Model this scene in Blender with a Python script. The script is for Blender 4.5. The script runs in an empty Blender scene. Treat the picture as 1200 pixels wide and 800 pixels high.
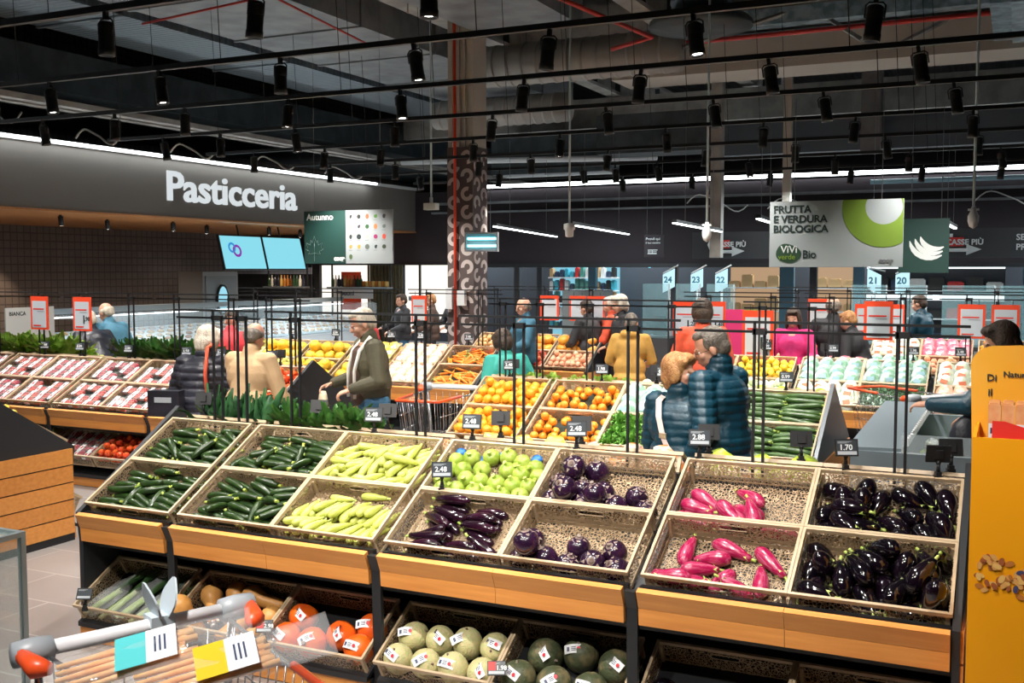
import bpy, math, random
from mathutils import Matrix, Vector, Euler, Quaternion
rnd = random.Random(7)
S = bpy.context.scene
COL = S.collection
PI = math.pi
# ---------------------------------------------------------------- camera, exposure, world
cam = bpy.data.objects.new('camera', bpy.data.cameras.new('camera'))
COL.objects.link(cam)
cam.data.lens = 36 * 1243.5 / 1200
cam.data.clip_end = 200
cam.location = (4.5501, -4.1298, 2.0123)
cam.rotation_euler = (PI / 2 - 0.068076, 0, 0.44574)
S.camera = cam
S.view_settings.view_transform = 'Standard'
S.view_settings.look = 'None'
S.view_settings.gamma = 1
S.view_settings.use_curve_mapping = False
S.view_settings.exposure = 0.08
W = bpy.data.worlds.new('hall_ambient')
S.world = W
W.use_nodes = True
W.node_tree.nodes['Background'].inputs[0].default_value = (0.55, 0.75, 0.85, 1)
W.node_tree.nodes['Background'].inputs[1].default_value = 0.135


def lamp(name, kind, loc, power, color=(1, 1, 1), size=0.1, rot=(0, 0, 0), spot=1.2, blend=0.6, sy=None):
    d = bpy.data.lights.new(name, kind)
    d.energy = power
    d.color = color
    if kind == 'AREA':
        d.size = size
        if sy:
            d.shape = 'RECTANGLE'; d.size_y = sy
    else:
        d.shadow_soft_size = size
    if kind == 'SPOT':
        d.spot_size = spot; d.spot_blend = blend
    o = bpy.data.objects.new(name, d)
    o.location = loc; o.rotation_euler = rot
    COL.objects.link(o)
    return o


# ---------------------------------------------------------------- materials
MATS = {}


def mat(name, col, rough=0.5, metal=0.0, emit=None, noise=None, bump=None, spec=None, trans=None, alpha=None, obj=True, coat=None):
    """noise=(scale,(r,g,b),lo,hi[,stretch]) mixes a second colour in by noise; bump=(scale,strength)"""
    if name in MATS:
        return MATS[name]
    m = bpy.data.materials.new(name)
    m.use_nodes = True
    nt = m.node_tree; N = nt.nodes; L = nt.links
    b = N['Principled BSDF']
    b.inputs['Base Color'].default_value = (*col, 1)
    b.inputs['Roughness'].default_value = rough
    b.inputs['Metallic'].default_value = metal
    if spec is not None:
        b.inputs['Specular IOR Level'].default_value = spec
    if coat:
        b.inputs['Coat Weight'].default_value = coat; b.inputs['Coat Roughness'].default_value = 0.08
    if emit:
        b.inputs['Emission Color'].default_value = (*emit[0], 1)
        b.inputs['Emission Strength'].default_value = emit[1]
    if trans is not None:
        b.inputs['Transmission Weight'].default_value = trans
        b.inputs['IOR'].default_value = 1.1
    if alpha is not None:
        b.inputs['Alpha'].default_value = alpha
    tc = N.new('ShaderNodeTexCoord') if (noise or bump) else None
    if noise:
        sc, c2, lo, hi = noise[:4]
        mp = N.new('ShaderNodeMapping')
        L.new(tc.outputs['Object'], mp.inputs[0])
        if len(noise) > 4:
            mp.inputs['Scale'].default_value = noise[4]
        t = N.new('ShaderNodeTexNoise'); t.inputs['Scale'].default_value = sc; t.inputs['Detail'].default_value = 4
        L.new(mp.outputs[0], t.inputs['Vector'])
        r = N.new('ShaderNodeMapRange'); r.inputs[1].default_value = lo; r.inputs[2].default_value = hi
        L.new(t.outputs[0], r.inputs[0])
        mx = N.new('ShaderNodeMix'); mx.data_type = 'RGBA'
        mx.inputs[6].default_value = (*col, 1); mx.inputs[7].default_value = (*c2, 1)
        L.new(r.outputs[0], mx.inputs[0]); L.new(mx.outputs[2], b.inputs['Base Color'])
    if bump:
        t2 = N.new('ShaderNodeTexNoise'); t2.inputs['Scale'].default_value = bump[0]
        L.new(tc.outputs['Object'], t2.inputs['Vector'])
        bp = N.new('ShaderNodeBump'); bp.inputs['Strength'].default_value = bump[1]; bp.inputs['Distance'].default_value = 0.01
        L.new(t2.outputs[0], bp.inputs['Height']); L.new(bp.outputs[0], b.inputs['Normal'])
    MATS[name] = m
    return m


def emis(name, col, k):
    return mat(name, (0, 0, 0), 0.6, emit=(col, k))


# ---------------------------------------------------------------- mesh builder
class MB:
    def __init__(s):
        s.v = []; s.f = []; s.m = []; s.s = []

    def add(s, vs, fs, mi=0, sm=False, M=None):
        k = len(s.v)
        s.v += [tuple(M @ Vector(p)) if M else tuple(p) for p in vs]
        for f in fs:
            s.f.append(tuple(i + k for i in f)); s.m.append(mi); s.s.append(sm)
        return s

    def box(s, a, b, mi=0, M=None):
        x0, y0, z0 = a; x1, y1, z1 = b
        vs = [(x0, y0, z0), (x1, y0, z0), (x1, y1, z0), (x0, y1, z0), (x0, y0, z1), (x1, y0, z1), (x1, y1, z1), (x0, y1, z1)]
        return s.add(vs, [(0, 3, 2, 1), (4, 5, 6, 7), (0, 1, 5, 4), (1, 2, 6, 5), (2, 3, 7, 6), (3, 0, 4, 7)], mi, False, M)

    def cb(s, c, d, mi=0, M=None):
        return s.box([c[i] - d[i] / 2 for i in range(3)], [c[i] + d[i] / 2 for i in range(3)], mi, M)

    def loft(s, rings, mi=0, sm=True, close=True, cap=True, M=None):
        n = len(rings[0]); vs = [p for r in rings for p in r]; fs = []
        for i in range(len(rings) - 1):
            for j in range(n if close else n - 1):
                a = i * n + j; b = i * n + (j + 1) % n
                fs.append((a, b, b + n, a + n))
        if cap:
            fs.append(tuple(reversed(range(n)))); fs.append(tuple((len(rings) - 1) * n + j for j in range(n)))
        return s.add(vs, fs, mi, sm, M)

    def tube(s, pts, r, n=6, mi=0, sm=True, M=None, cap=True):
        pts = [Vector(p) for p in pts]; rings = []; up = None
        for i, p in enumerate(pts):
            d = (pts[min(i + 1, len(pts) - 1)] - pts[max(i - 1, 0)]).normalized()
            if up is None:
                up = Vector((0, 0, 1)) if abs(d.z) < 0.9 else Vector((1, 0, 0))
            u = (up - d * up.dot(d))
            if u.length < 1e-5:
                u = d.orthogonal()
            u.normalize(); w = d.cross(u); up = u
            rr = r[i] if isinstance(r, (list, tuple)) else r
            rings.append([p + (u * math.cos(2 * PI * k / n) + w * math.sin(2 * PI * k / n)) * rr for k in range(n)])
        return s.loft(rings, mi, sm, True, cap, M)

    def lathe(s, prof, n=16, mi=0, sm=True, M=None, cap=True, lob=None):
        """prof [(r,z)] round the z axis; lob=(count,depth)"""
        rings = []
        for r, z in prof:
            q = []
            for k in range(n):
                a = 2 * PI * k / n
                rr = r * (1 - (lob[1] * (0.5 + 0.5 * math.cos(a * lob[0])) if lob else 0))
                q.append((rr * math.cos(a), rr * math.sin(a), z))
            rings.append(q)
        return s.loft(rings, mi, sm, True, cap, M)

    def prism(s, poly, x0, x1, mi=0, M=None):
        """poly [(y,z)] extruded along x"""
        n = len(poly)
        vs = [(x0, y, z) for y, z in poly] + [(x1, y, z) for y, z in poly]
        fs = [(i, (i + 1) % n, (i + 1) % n + n, i + n) for i in range(n)] + [tuple(reversed(range(n))), tuple(range(n, 2 * n))]
        return s.add(vs, fs, mi, False, M)

    def mesh(s, name, mats):
        me = bpy.data.meshes.new(name)
        me.from_pydata(s.v, [], s.f)
        for m in (mats if isinstance(mats, (list, tuple)) else [mats]):
            me.materials.append(m)
        me.polygons.foreach_set('material_index', s.m)
        me.polygons.foreach_set('use_smooth', s.s)
        me.update()
        return me

    def build(s, name, mats, parent=None, loc=None, rot=None):
        return ob(name, s.mesh(name, mats), parent, loc, rot)


def fix(me):
    import bmesh
    b = bmesh.new(); b.from_mesh(me); bmesh.ops.recalc_face_normals(b, faces=b.faces); b.to_mesh(me); b.free()
    return me


def ob(name, data, parent=None, loc=None, rot=None):
    o = bpy.data.objects.new(name, data)
    COL.objects.link(o)
    if parent is not None:
        o.parent = parent
    if loc is not None:
        o.location = loc
    if rot is not None:
        o.rotation_euler = rot
    return o


def tag(o, label=None, cat=None, group=None, kind=None):
    if label: o['label'] = label
    if cat: o['category'] = cat
    if group: o['group'] = group
    if kind: o['kind'] = kind
    return o


def empty(name, loc=(0, 0, 0), rot=(0, 0, 0), label=None, cat=None, group=None):
    return tag(ob(name, None, None, loc, rot), label, cat, group)


def struct(o):
    o['kind'] = 'structure'
    return o


def dup(src, M=None, label=None, group=None, cat=None):
    """copy a thing with its parts and sub-parts, sharing mesh data"""
    r = src.copy(); COL.objects.link(r)
    if M is not None: r.matrix_world = M
    if label: r['label'] = label
    if group: r['group'] = group
    if cat: r['category'] = cat
    st = [(src, r)]
    while st:
        a, b = st.pop()
        for ch in KIDS.get(a.name, ()):
            c = ch.copy(); COL.objects.link(c); c.parent = b
            st.append((ch, c))
    return r


KIDS = {}


def proto(root):
    """remember the children of a prototype so that copies are quick"""
    st = [root]
    while st:
        a = st.pop()
        k = [o for o in bpy.data.objects if o.parent == a]
        if k:
            KIDS[a.name] = k; st += k
    return root


_TXT = {}


def text_mesh(body, size, m, extrude=0.001, bold=0.0, align='LEFT', shear=0):
    key = (body, size, m.name, extrude, bold, align)
    if key in _TXT:
        return _TXT[key]
    cu = bpy.data.curves.new('lettering', 'FONT')
    cu.body = body; cu.size = size; cu.extrude = extrude; cu.offset = bold; cu.align_x = align; cu.shear = shear
    cu.resolution_u = 3
    t = bpy.data.objects.new('lettering', cu); COL.objects.link(t)
    bpy.context.view_layer.update()
    me = bpy.data.meshes.new_from_object(t.evaluated_get(bpy.context.evaluated_depsgraph_get()))
    bpy.data.objects.remove(t); me.materials.clear(); me.materials.append(m); me.name = 'lettering'
    _TXT[key] = me
    return me


TILT = 0.5112
DEP = 0.39
CH = 0.13
XU = [0.0, 0.655, 1.91, 3.165]      # unit starts


def crate_M(x, y0, z0, row, back=False, tilt=TILT):
    """matrix of a crate whose front left rim corner is at x, y0 (front rim), z0; row counts up the slope"""
    v = row * DEP
    R = Matrix.Rotation(tilt, 4, 'X')
    if not back:
        return Matrix.Translation((x, y0 + v * math.cos(tilt), z0 + v * math.sin(tilt))) @ R
    return Matrix.Translation((x + 0.6, y0 - v * math.cos(tilt), z0 + v * math.sin(tilt))) @ Matrix.Rotation(PI, 4, 'Z') @ R

# ---------------------------------------------------------------- the light over the produce (the lamps of the ceiling tracks)
for x, y in ((.2, -1.3), (1.4, -1.3), (2.6, -1.3), (3.8, -1.3), (.8, -2.6), (2.2, -2.6), (3.6, -2.6)):
    lamp('track_and_fill_spot', 'SPOT', (x, y, 3.3), 165 if y > -2 else 200, (1, .94, .86), .05, (.42 if y > -2 else .75, 0, 0), 1.25, .7)
for y, xs in ((.3, (-1.08, .99, 3.0)), (1.75, (-3.2, -1.07, 1.05, 2.86)), (3.2, (-5, -3.0, -1.03, 1.15, 2.97)), (4.75, (-5.9, -3.9, -2.14, .11, 2.18, 4.05)),
              (6.35, (-6.9, -4.9, -2.91, -.93, 1.27, 3.12)), (8.0, (-5, -2.96, -.99, 1.25, 3.2)), (9.7, (-4.8, -2.25, .1, 2.42, 4.3)), (11.4, (-3.6, .1, 2.39, 4.3))):
    for i, x in enumerate(xs):
        lamp('track_and_fill_spot', 'SPOT', (x, y - .02, 3.18), 230, (1, .95, .88), .05, (.30 if i % 2 else .12, 0, 0), 1.9, .8)
# bakery department, mall and far hall
for y in (2, 6, 10, 14):
    lamp('bakery_light', 'SPOT', (-9.2, y, 2.75), 170, (1, .85, .68), .1, (0, .35, 0), 2.2, .8)
for y in (8.5, 12.5):
    lamp('counter_fill', 'SPOT', (-7.6, y, 3.3), 800, (.85, .95, 1), .08, (0, -.3, 0), 1.9, .8)  # added fill to brighten the glass counter, no lamp of the department
lamp('tile_wall_light', 'SPOT', (-11.3, 9.2, 2.8), 130, (1, .78, .55), .05, (0, .5, 0), 1.1, .5)
lamp('track_and_fill_spot', 'SPOT', (2.6, -3.1, 3.2), 300, (1, .95, .9), .05, (.30, 0, 0), 1.1, .7)  # added fill brightening the foreground trolley; no fixture hangs here
for x in (-9, -4, 1, 6):
    lamp('mall_light', 'AREA', (x, 20.5, 3.4), 200, (.85, .95, 1), 2.0)
for x in (-3, 1.5, 6):
    lamp('checkout_light', 'AREA', (x, 14.2, 3.3), 130, (.85, .96, 1), .2, sy=2.5)

# ---------------------------------------------------------------- vegetables and fruit: one of each kind
def long_body(prof, L, bend=0.0, n=12, ov=1.0, lob=0, lobd=0):
    """prof [(t, r)] along x from -L/2 to L/2, bent sideways"""
    b = MB(); rings = []
    for t, r in prof:
        x = (t - 0.5) * L; y = bend * (1 - (2 * t - 1) ** 2)
        q = []
        for k in range(n):
            a = 2 * PI * k / n
            rr = max(r, 1e-4) * (1 + lobd * math.cos(lob * a) if lob else 1)
            q.append((x, y + rr * math.cos(a), rr * ov * math.sin(a)))
        rings.append(q)
    b.loft(rings)
    return b


def veg_mat(name, c1, c2, sc, lo, hi, rough, stretch=None, bump=None, coat=None):
    return mat(name, c1, rough, noise=(sc, c2, lo, hi) + ((stretch,) if stretch else ()), bump=bump, coat=coat)


M_zuc = veg_mat('zucchini_skin', (0.012, 0.030, 0.007), (0.035, 0.08, 0.012), 30, 0.45, 0.75, 0.3, (0.6, 3, 3))
M_zst = veg_mat('zucchini_stem', (0.22, 0.36, 0.05), (0.5, 0.55, 0.1), 40, 0.4, 0.6, 0.5)
M_lz = veg_mat('pale_zucchini_skin', (0.42, 0.47, 0.07), (0.58, 0.61, 0.17), 26, 0.35, 0.7, 0.38, (0.5, 4, 4))
M_lst = veg_mat('pale_stem', (0.40, 0.55, 0.08), (0.62, 0.7, 0.2), 40, 0.4, 0.6, 0.5)
M_rz = veg_mat('round_zucchini_skin', (0.21, 0.31, 0.025), (0.42, 0.49, 0.10), 34, 0.4, 0.8, 0.4, (1, 1, 0.35))
M_le = veg_mat('purple_black_skin', (0.012, 0.003, 0.009), (0.045, 0.006, 0.022), 6, 0.45, 0.8, 0.16, coat=0.5)
M_re = veg_mat('violet_skin', (0.014, 0.005, 0.018), (0.05, 0.012, 0.045), 8, 0.4, 0.8, 0.2, coat=0.4)
M_pk = veg_mat('pink_striped_skin', (0.34, 0.008, 0.065), (0.66, 0.20, 0.32), 22, 0.46, 0.9, 0.25, (0.35, 4.5, 4.5), coat=0.3)
M_bk = veg_mat('black_skin', (0.003, 0.002, 0.004), (0.008, 0.003, 0.008), 6, 0.4, 0.8, 0.1, coat=0.7)
M_cag = veg_mat('green_calyx', (0.30, 0.42, 0.06), (0.55, 0.60, 0.2), 40, 0.4, 0.7, 0.5)
M_cab = veg_mat('brown_calyx', (0.16, 0.11, 0.10), (0.34, 0.27, 0.2), 30, 0.4, 0.7, 0.55)
M_but = veg_mat('butternut_skin', (0.72, 0.36, 0.10), (0.62, 0.28, 0.07), 14, 0.4, 0.7, 0.42)
M_hok = veg_mat('hokkaido_skin', (0.80, 0.14, 0.01), (0.66, 0.08, 0.01), 10, 0.4, 0.7, 0.35)
M_mel = veg_mat('melon_skin', (0.62, 0.52, 0.28), (0.50, 0.52, 0.24), 60, 0.4, 0.6, 0.55, bump=(120, 0.5))
M_dml = veg_mat('dark_melon_skin', (0.06, 0.075, 0.035), (0.20, 0.16, 0.08), 18, 0.45, 0.7, 0.5, bump=(80, 0.4))
M_red = mat('sticker_red', (0.7, 0.02, 0.04), 0.5)
M_wht = mat('label_white', (0.80, 0.82, 0.84), 0.5)
M_navy = mat('label_navy', (0.03, 0.05, 0.12), 0.5)


def star(r, n, h, up, th=0.003, inner=0.45):
    """a curved star calyx round z"""
    b = MB(); vs = [(0, 0, h + th)]; m = 2 * n
    for k in range(m):
        a = 2 * PI * k / m; rr = r if k % 2 == 0 else r * inner
        vs.append((rr * math.cos(a), rr * math.sin(a), h - up * (rr / r) ** 2))
    fs = [(0, 1 + k, 1 + (k + 1) % m) for k in range(m)]
    vs.append((0, 0, h - 0.004)); e = len(vs) - 1
    fs += [(e, 1 + (k + 1) % m, 1 + k) for k in range(m)]
    b.add(vs, fs, 0, False)
    return b


RX = Matrix.Rotation(PI / 2, 4, 'Y')       # z axis to +x


def mk_long(name, part, L, prof, bend, ms, mst, cal, seed=0, ov=1.0, lob=0, lobd=0, n=12):
    o = ob(name, long_body(prof, L, bend, n, ov, lob, lobd).mesh(name, ms))
    s = MB()
    x1 = (prof[-1][0] - 0.5) * L
    if cal == 'stem':
        r = prof[-2][1]
        s.tube([(x1 - 0.004, 0, 0), (x1 + 0.008, 0.001, 0), (x1 + 0.020, 0.003, 0.002)], [r * 0.75, r * 0.48, r * 0.62], 6, sm=False)
    else:
        rr, h, st = cal
        c = star(rr, 5, 0, h, 0.004, 0.6)
        s.add(c.v, c.f, 0, True, Matrix.Translation((x1 + 0.001, 0, 0)) @ RX)
        s.tube([(x1 - 0.004, 0, 0), (x1 + st * 0.6, 0.002, 0), (x1 + st, 0.006, 0.003)], [0.008, 0.006, 0.0075], 7)
    s.build(part, mst, o)
    return proto(o)


PZ = [(0, .004), (.03, .013), (.1, .0185), (.3, .021), (.55, .0205), (.8, .0175), (.93, .0145), (1, .012)]
PL = [(0, .004), (.04, .013), (.12, .019), (.3, .021), (.55, .0185), (.8, .014), (.95, .011), (1, .010)]
PE = [(0, .004), (.04, .014), (.12, .022), (.28, .026), (.5, .025), (.75, .021), (.93, .017), (1, .012)]
PP = [(0, .005), (.05, .02), (.15, .031), (.3, .0355), (.48, .034), (.7, .026), (.9, .019), (1, .013)]
PB = [(0, .005), (.05, .021), (.15, .034), (.32, .0405), (.5, .039), (.72, .030), (.9, .022), (1, .015)]


def mk_round(name, part, r, h, ms, mst, n, lob, cal=None, stem=None, prof=None):
    b = MB(); pr = []
    for i in range(11):
        a = -PI / 2 + PI * i / 10
        pr.append((max(r * math.cos(a) ** 0.85 if math.cos(a) > 0 else 0, 0.002), h * math.sin(a) * (1 if abs(a) < 1.4 else 0.94)))
    b.lathe(prof or pr, n, lob=lob)
    o = ob(name, b.mesh(name, ms))
    top = (prof or pr)[-1][1]
    s = MB()
    if cal:
        c = star(cal[0], cal[1], top + 0.002, cal[2], 0.004, cal[3])
        s.add(c.v, c.f, 0, False)
    if stem:
        s.tube([(0, 0, top - 0.006), (0.001, 0.001, top + stem[1] * 0.6), (0.004, 0.002, top + stem[1])], [stem[0] * 1.2, stem[0] * 0.8, stem[0]], 6, sm=False)
    s.build(part, mst, o)
    return proto(o)


P = {}
P['zucchini'] = [mk_long('zucchini', 'stem', .155, PZ, .006, M_zuc, M_zst, 'stem', n=10),
                 mk_long('zucchini', 'stem', .175, PZ, -.010, M_zuc, M_zst, 'stem', n=10),
                 mk_long('zucchini', 'stem', .14, PZ, .002, M_zuc, M_zst, 'stem', n=10)]
P['pale_zucchini'] = [mk_long('pale_zucchini', 'stem', .125, PL, .004, M_lz, M_lst, 'stem', lob=6, lobd=.03, n=18),
                      mk_long('pale_zucchini', 'stem', .145, PL, -.008, M_lz, M_lst, 'stem', lob=6, lobd=.03, n=18)]
P['long_eggplant'] = [mk_long('long_eggplant', 'calyx', .20, PE, .008, M_le, M_cag, (.022, .03, .02)),
                      mk_long('long_eggplant', 'calyx', .18, PE, -.012, M_le, M_cag, (.022, .03, .02))]
P['pink_eggplant'] = [mk_long('pink_eggplant', 'calyx', .185, PP, .006, M_pk, M_cag, (.028, .03, .022), n=16),
                      mk_long('pink_eggplant', 'calyx', .165, PP, -.006, M_pk, M_cag, (.028, .03, .02), n=16)]
P['black_eggplant'] = [mk_long('black_eggplant', 'calyx', .155, PB, .004, M_bk, M_cag, (.034, .036, .022), n=16),
                       mk_long('black_eggplant', 'calyx', .17, PB, -.008, M_bk, M_cag, (.034, .036, .02), n=16)]
P['round_zucchini'] = [mk_round('round_zucchini', 'stem', .043, .037, M_rz, M_lst, 24, (8, .06), None, (.010, .018)),
                       mk_round('round_zucchini', 'stem', .039, .036, M_rz, M_lst, 24, (8, .06), None, (.009, .02))]
P['round_eggplant'] = [mk_round('round_eggplant', 'calyx', .061, .056, M_re, M_cab, 20, (5, .03), (.046, 5, .010, .5), (.010, .012)),
                       mk_round('round_eggplant', 'calyx', .056, .053, M_re, M_cab, 20, (5, .03), (.044, 6, .010, .5), (.010, .012))]
BPR = [(0, .01), (.04, .036), (.14, .055), (.26, .060), (.38, .050), (.5, .038), (.7, .036), (.92, .035), (1, .02)]
P['butternut_squash'] = [mk_long('butternut_squash', 'stem', .25, BPR, .006, M_but, M_cab, 'stem', n=16)]
HPR = [(.004, -.055), (.04, -.056), (.066, -.04), (.077, -.012), (.073, .018), (.055, .045), (.03, .065), (.012, .076)]
P['orange_pumpkin'] = [mk_round('orange_pumpkin', 'stem', .07, .06, M_hok, M_cab, 24, (8, .03), None, (.010, .02), HPR)]
P['pale_melon'] = [mk_round('pale_melon', 'stem', .070, .075, M_mel, M_cab, 20, None, None, (.006, .006))]
P['dark_melon'] = [mk_round('dark_melon', 'stem', .080, .078, M_dml, M_cab, 20, None, None, (.007, .006))]
for ks in P.values():
    for k_ in ks:
        k_.location = (0, 0, -50)

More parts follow.
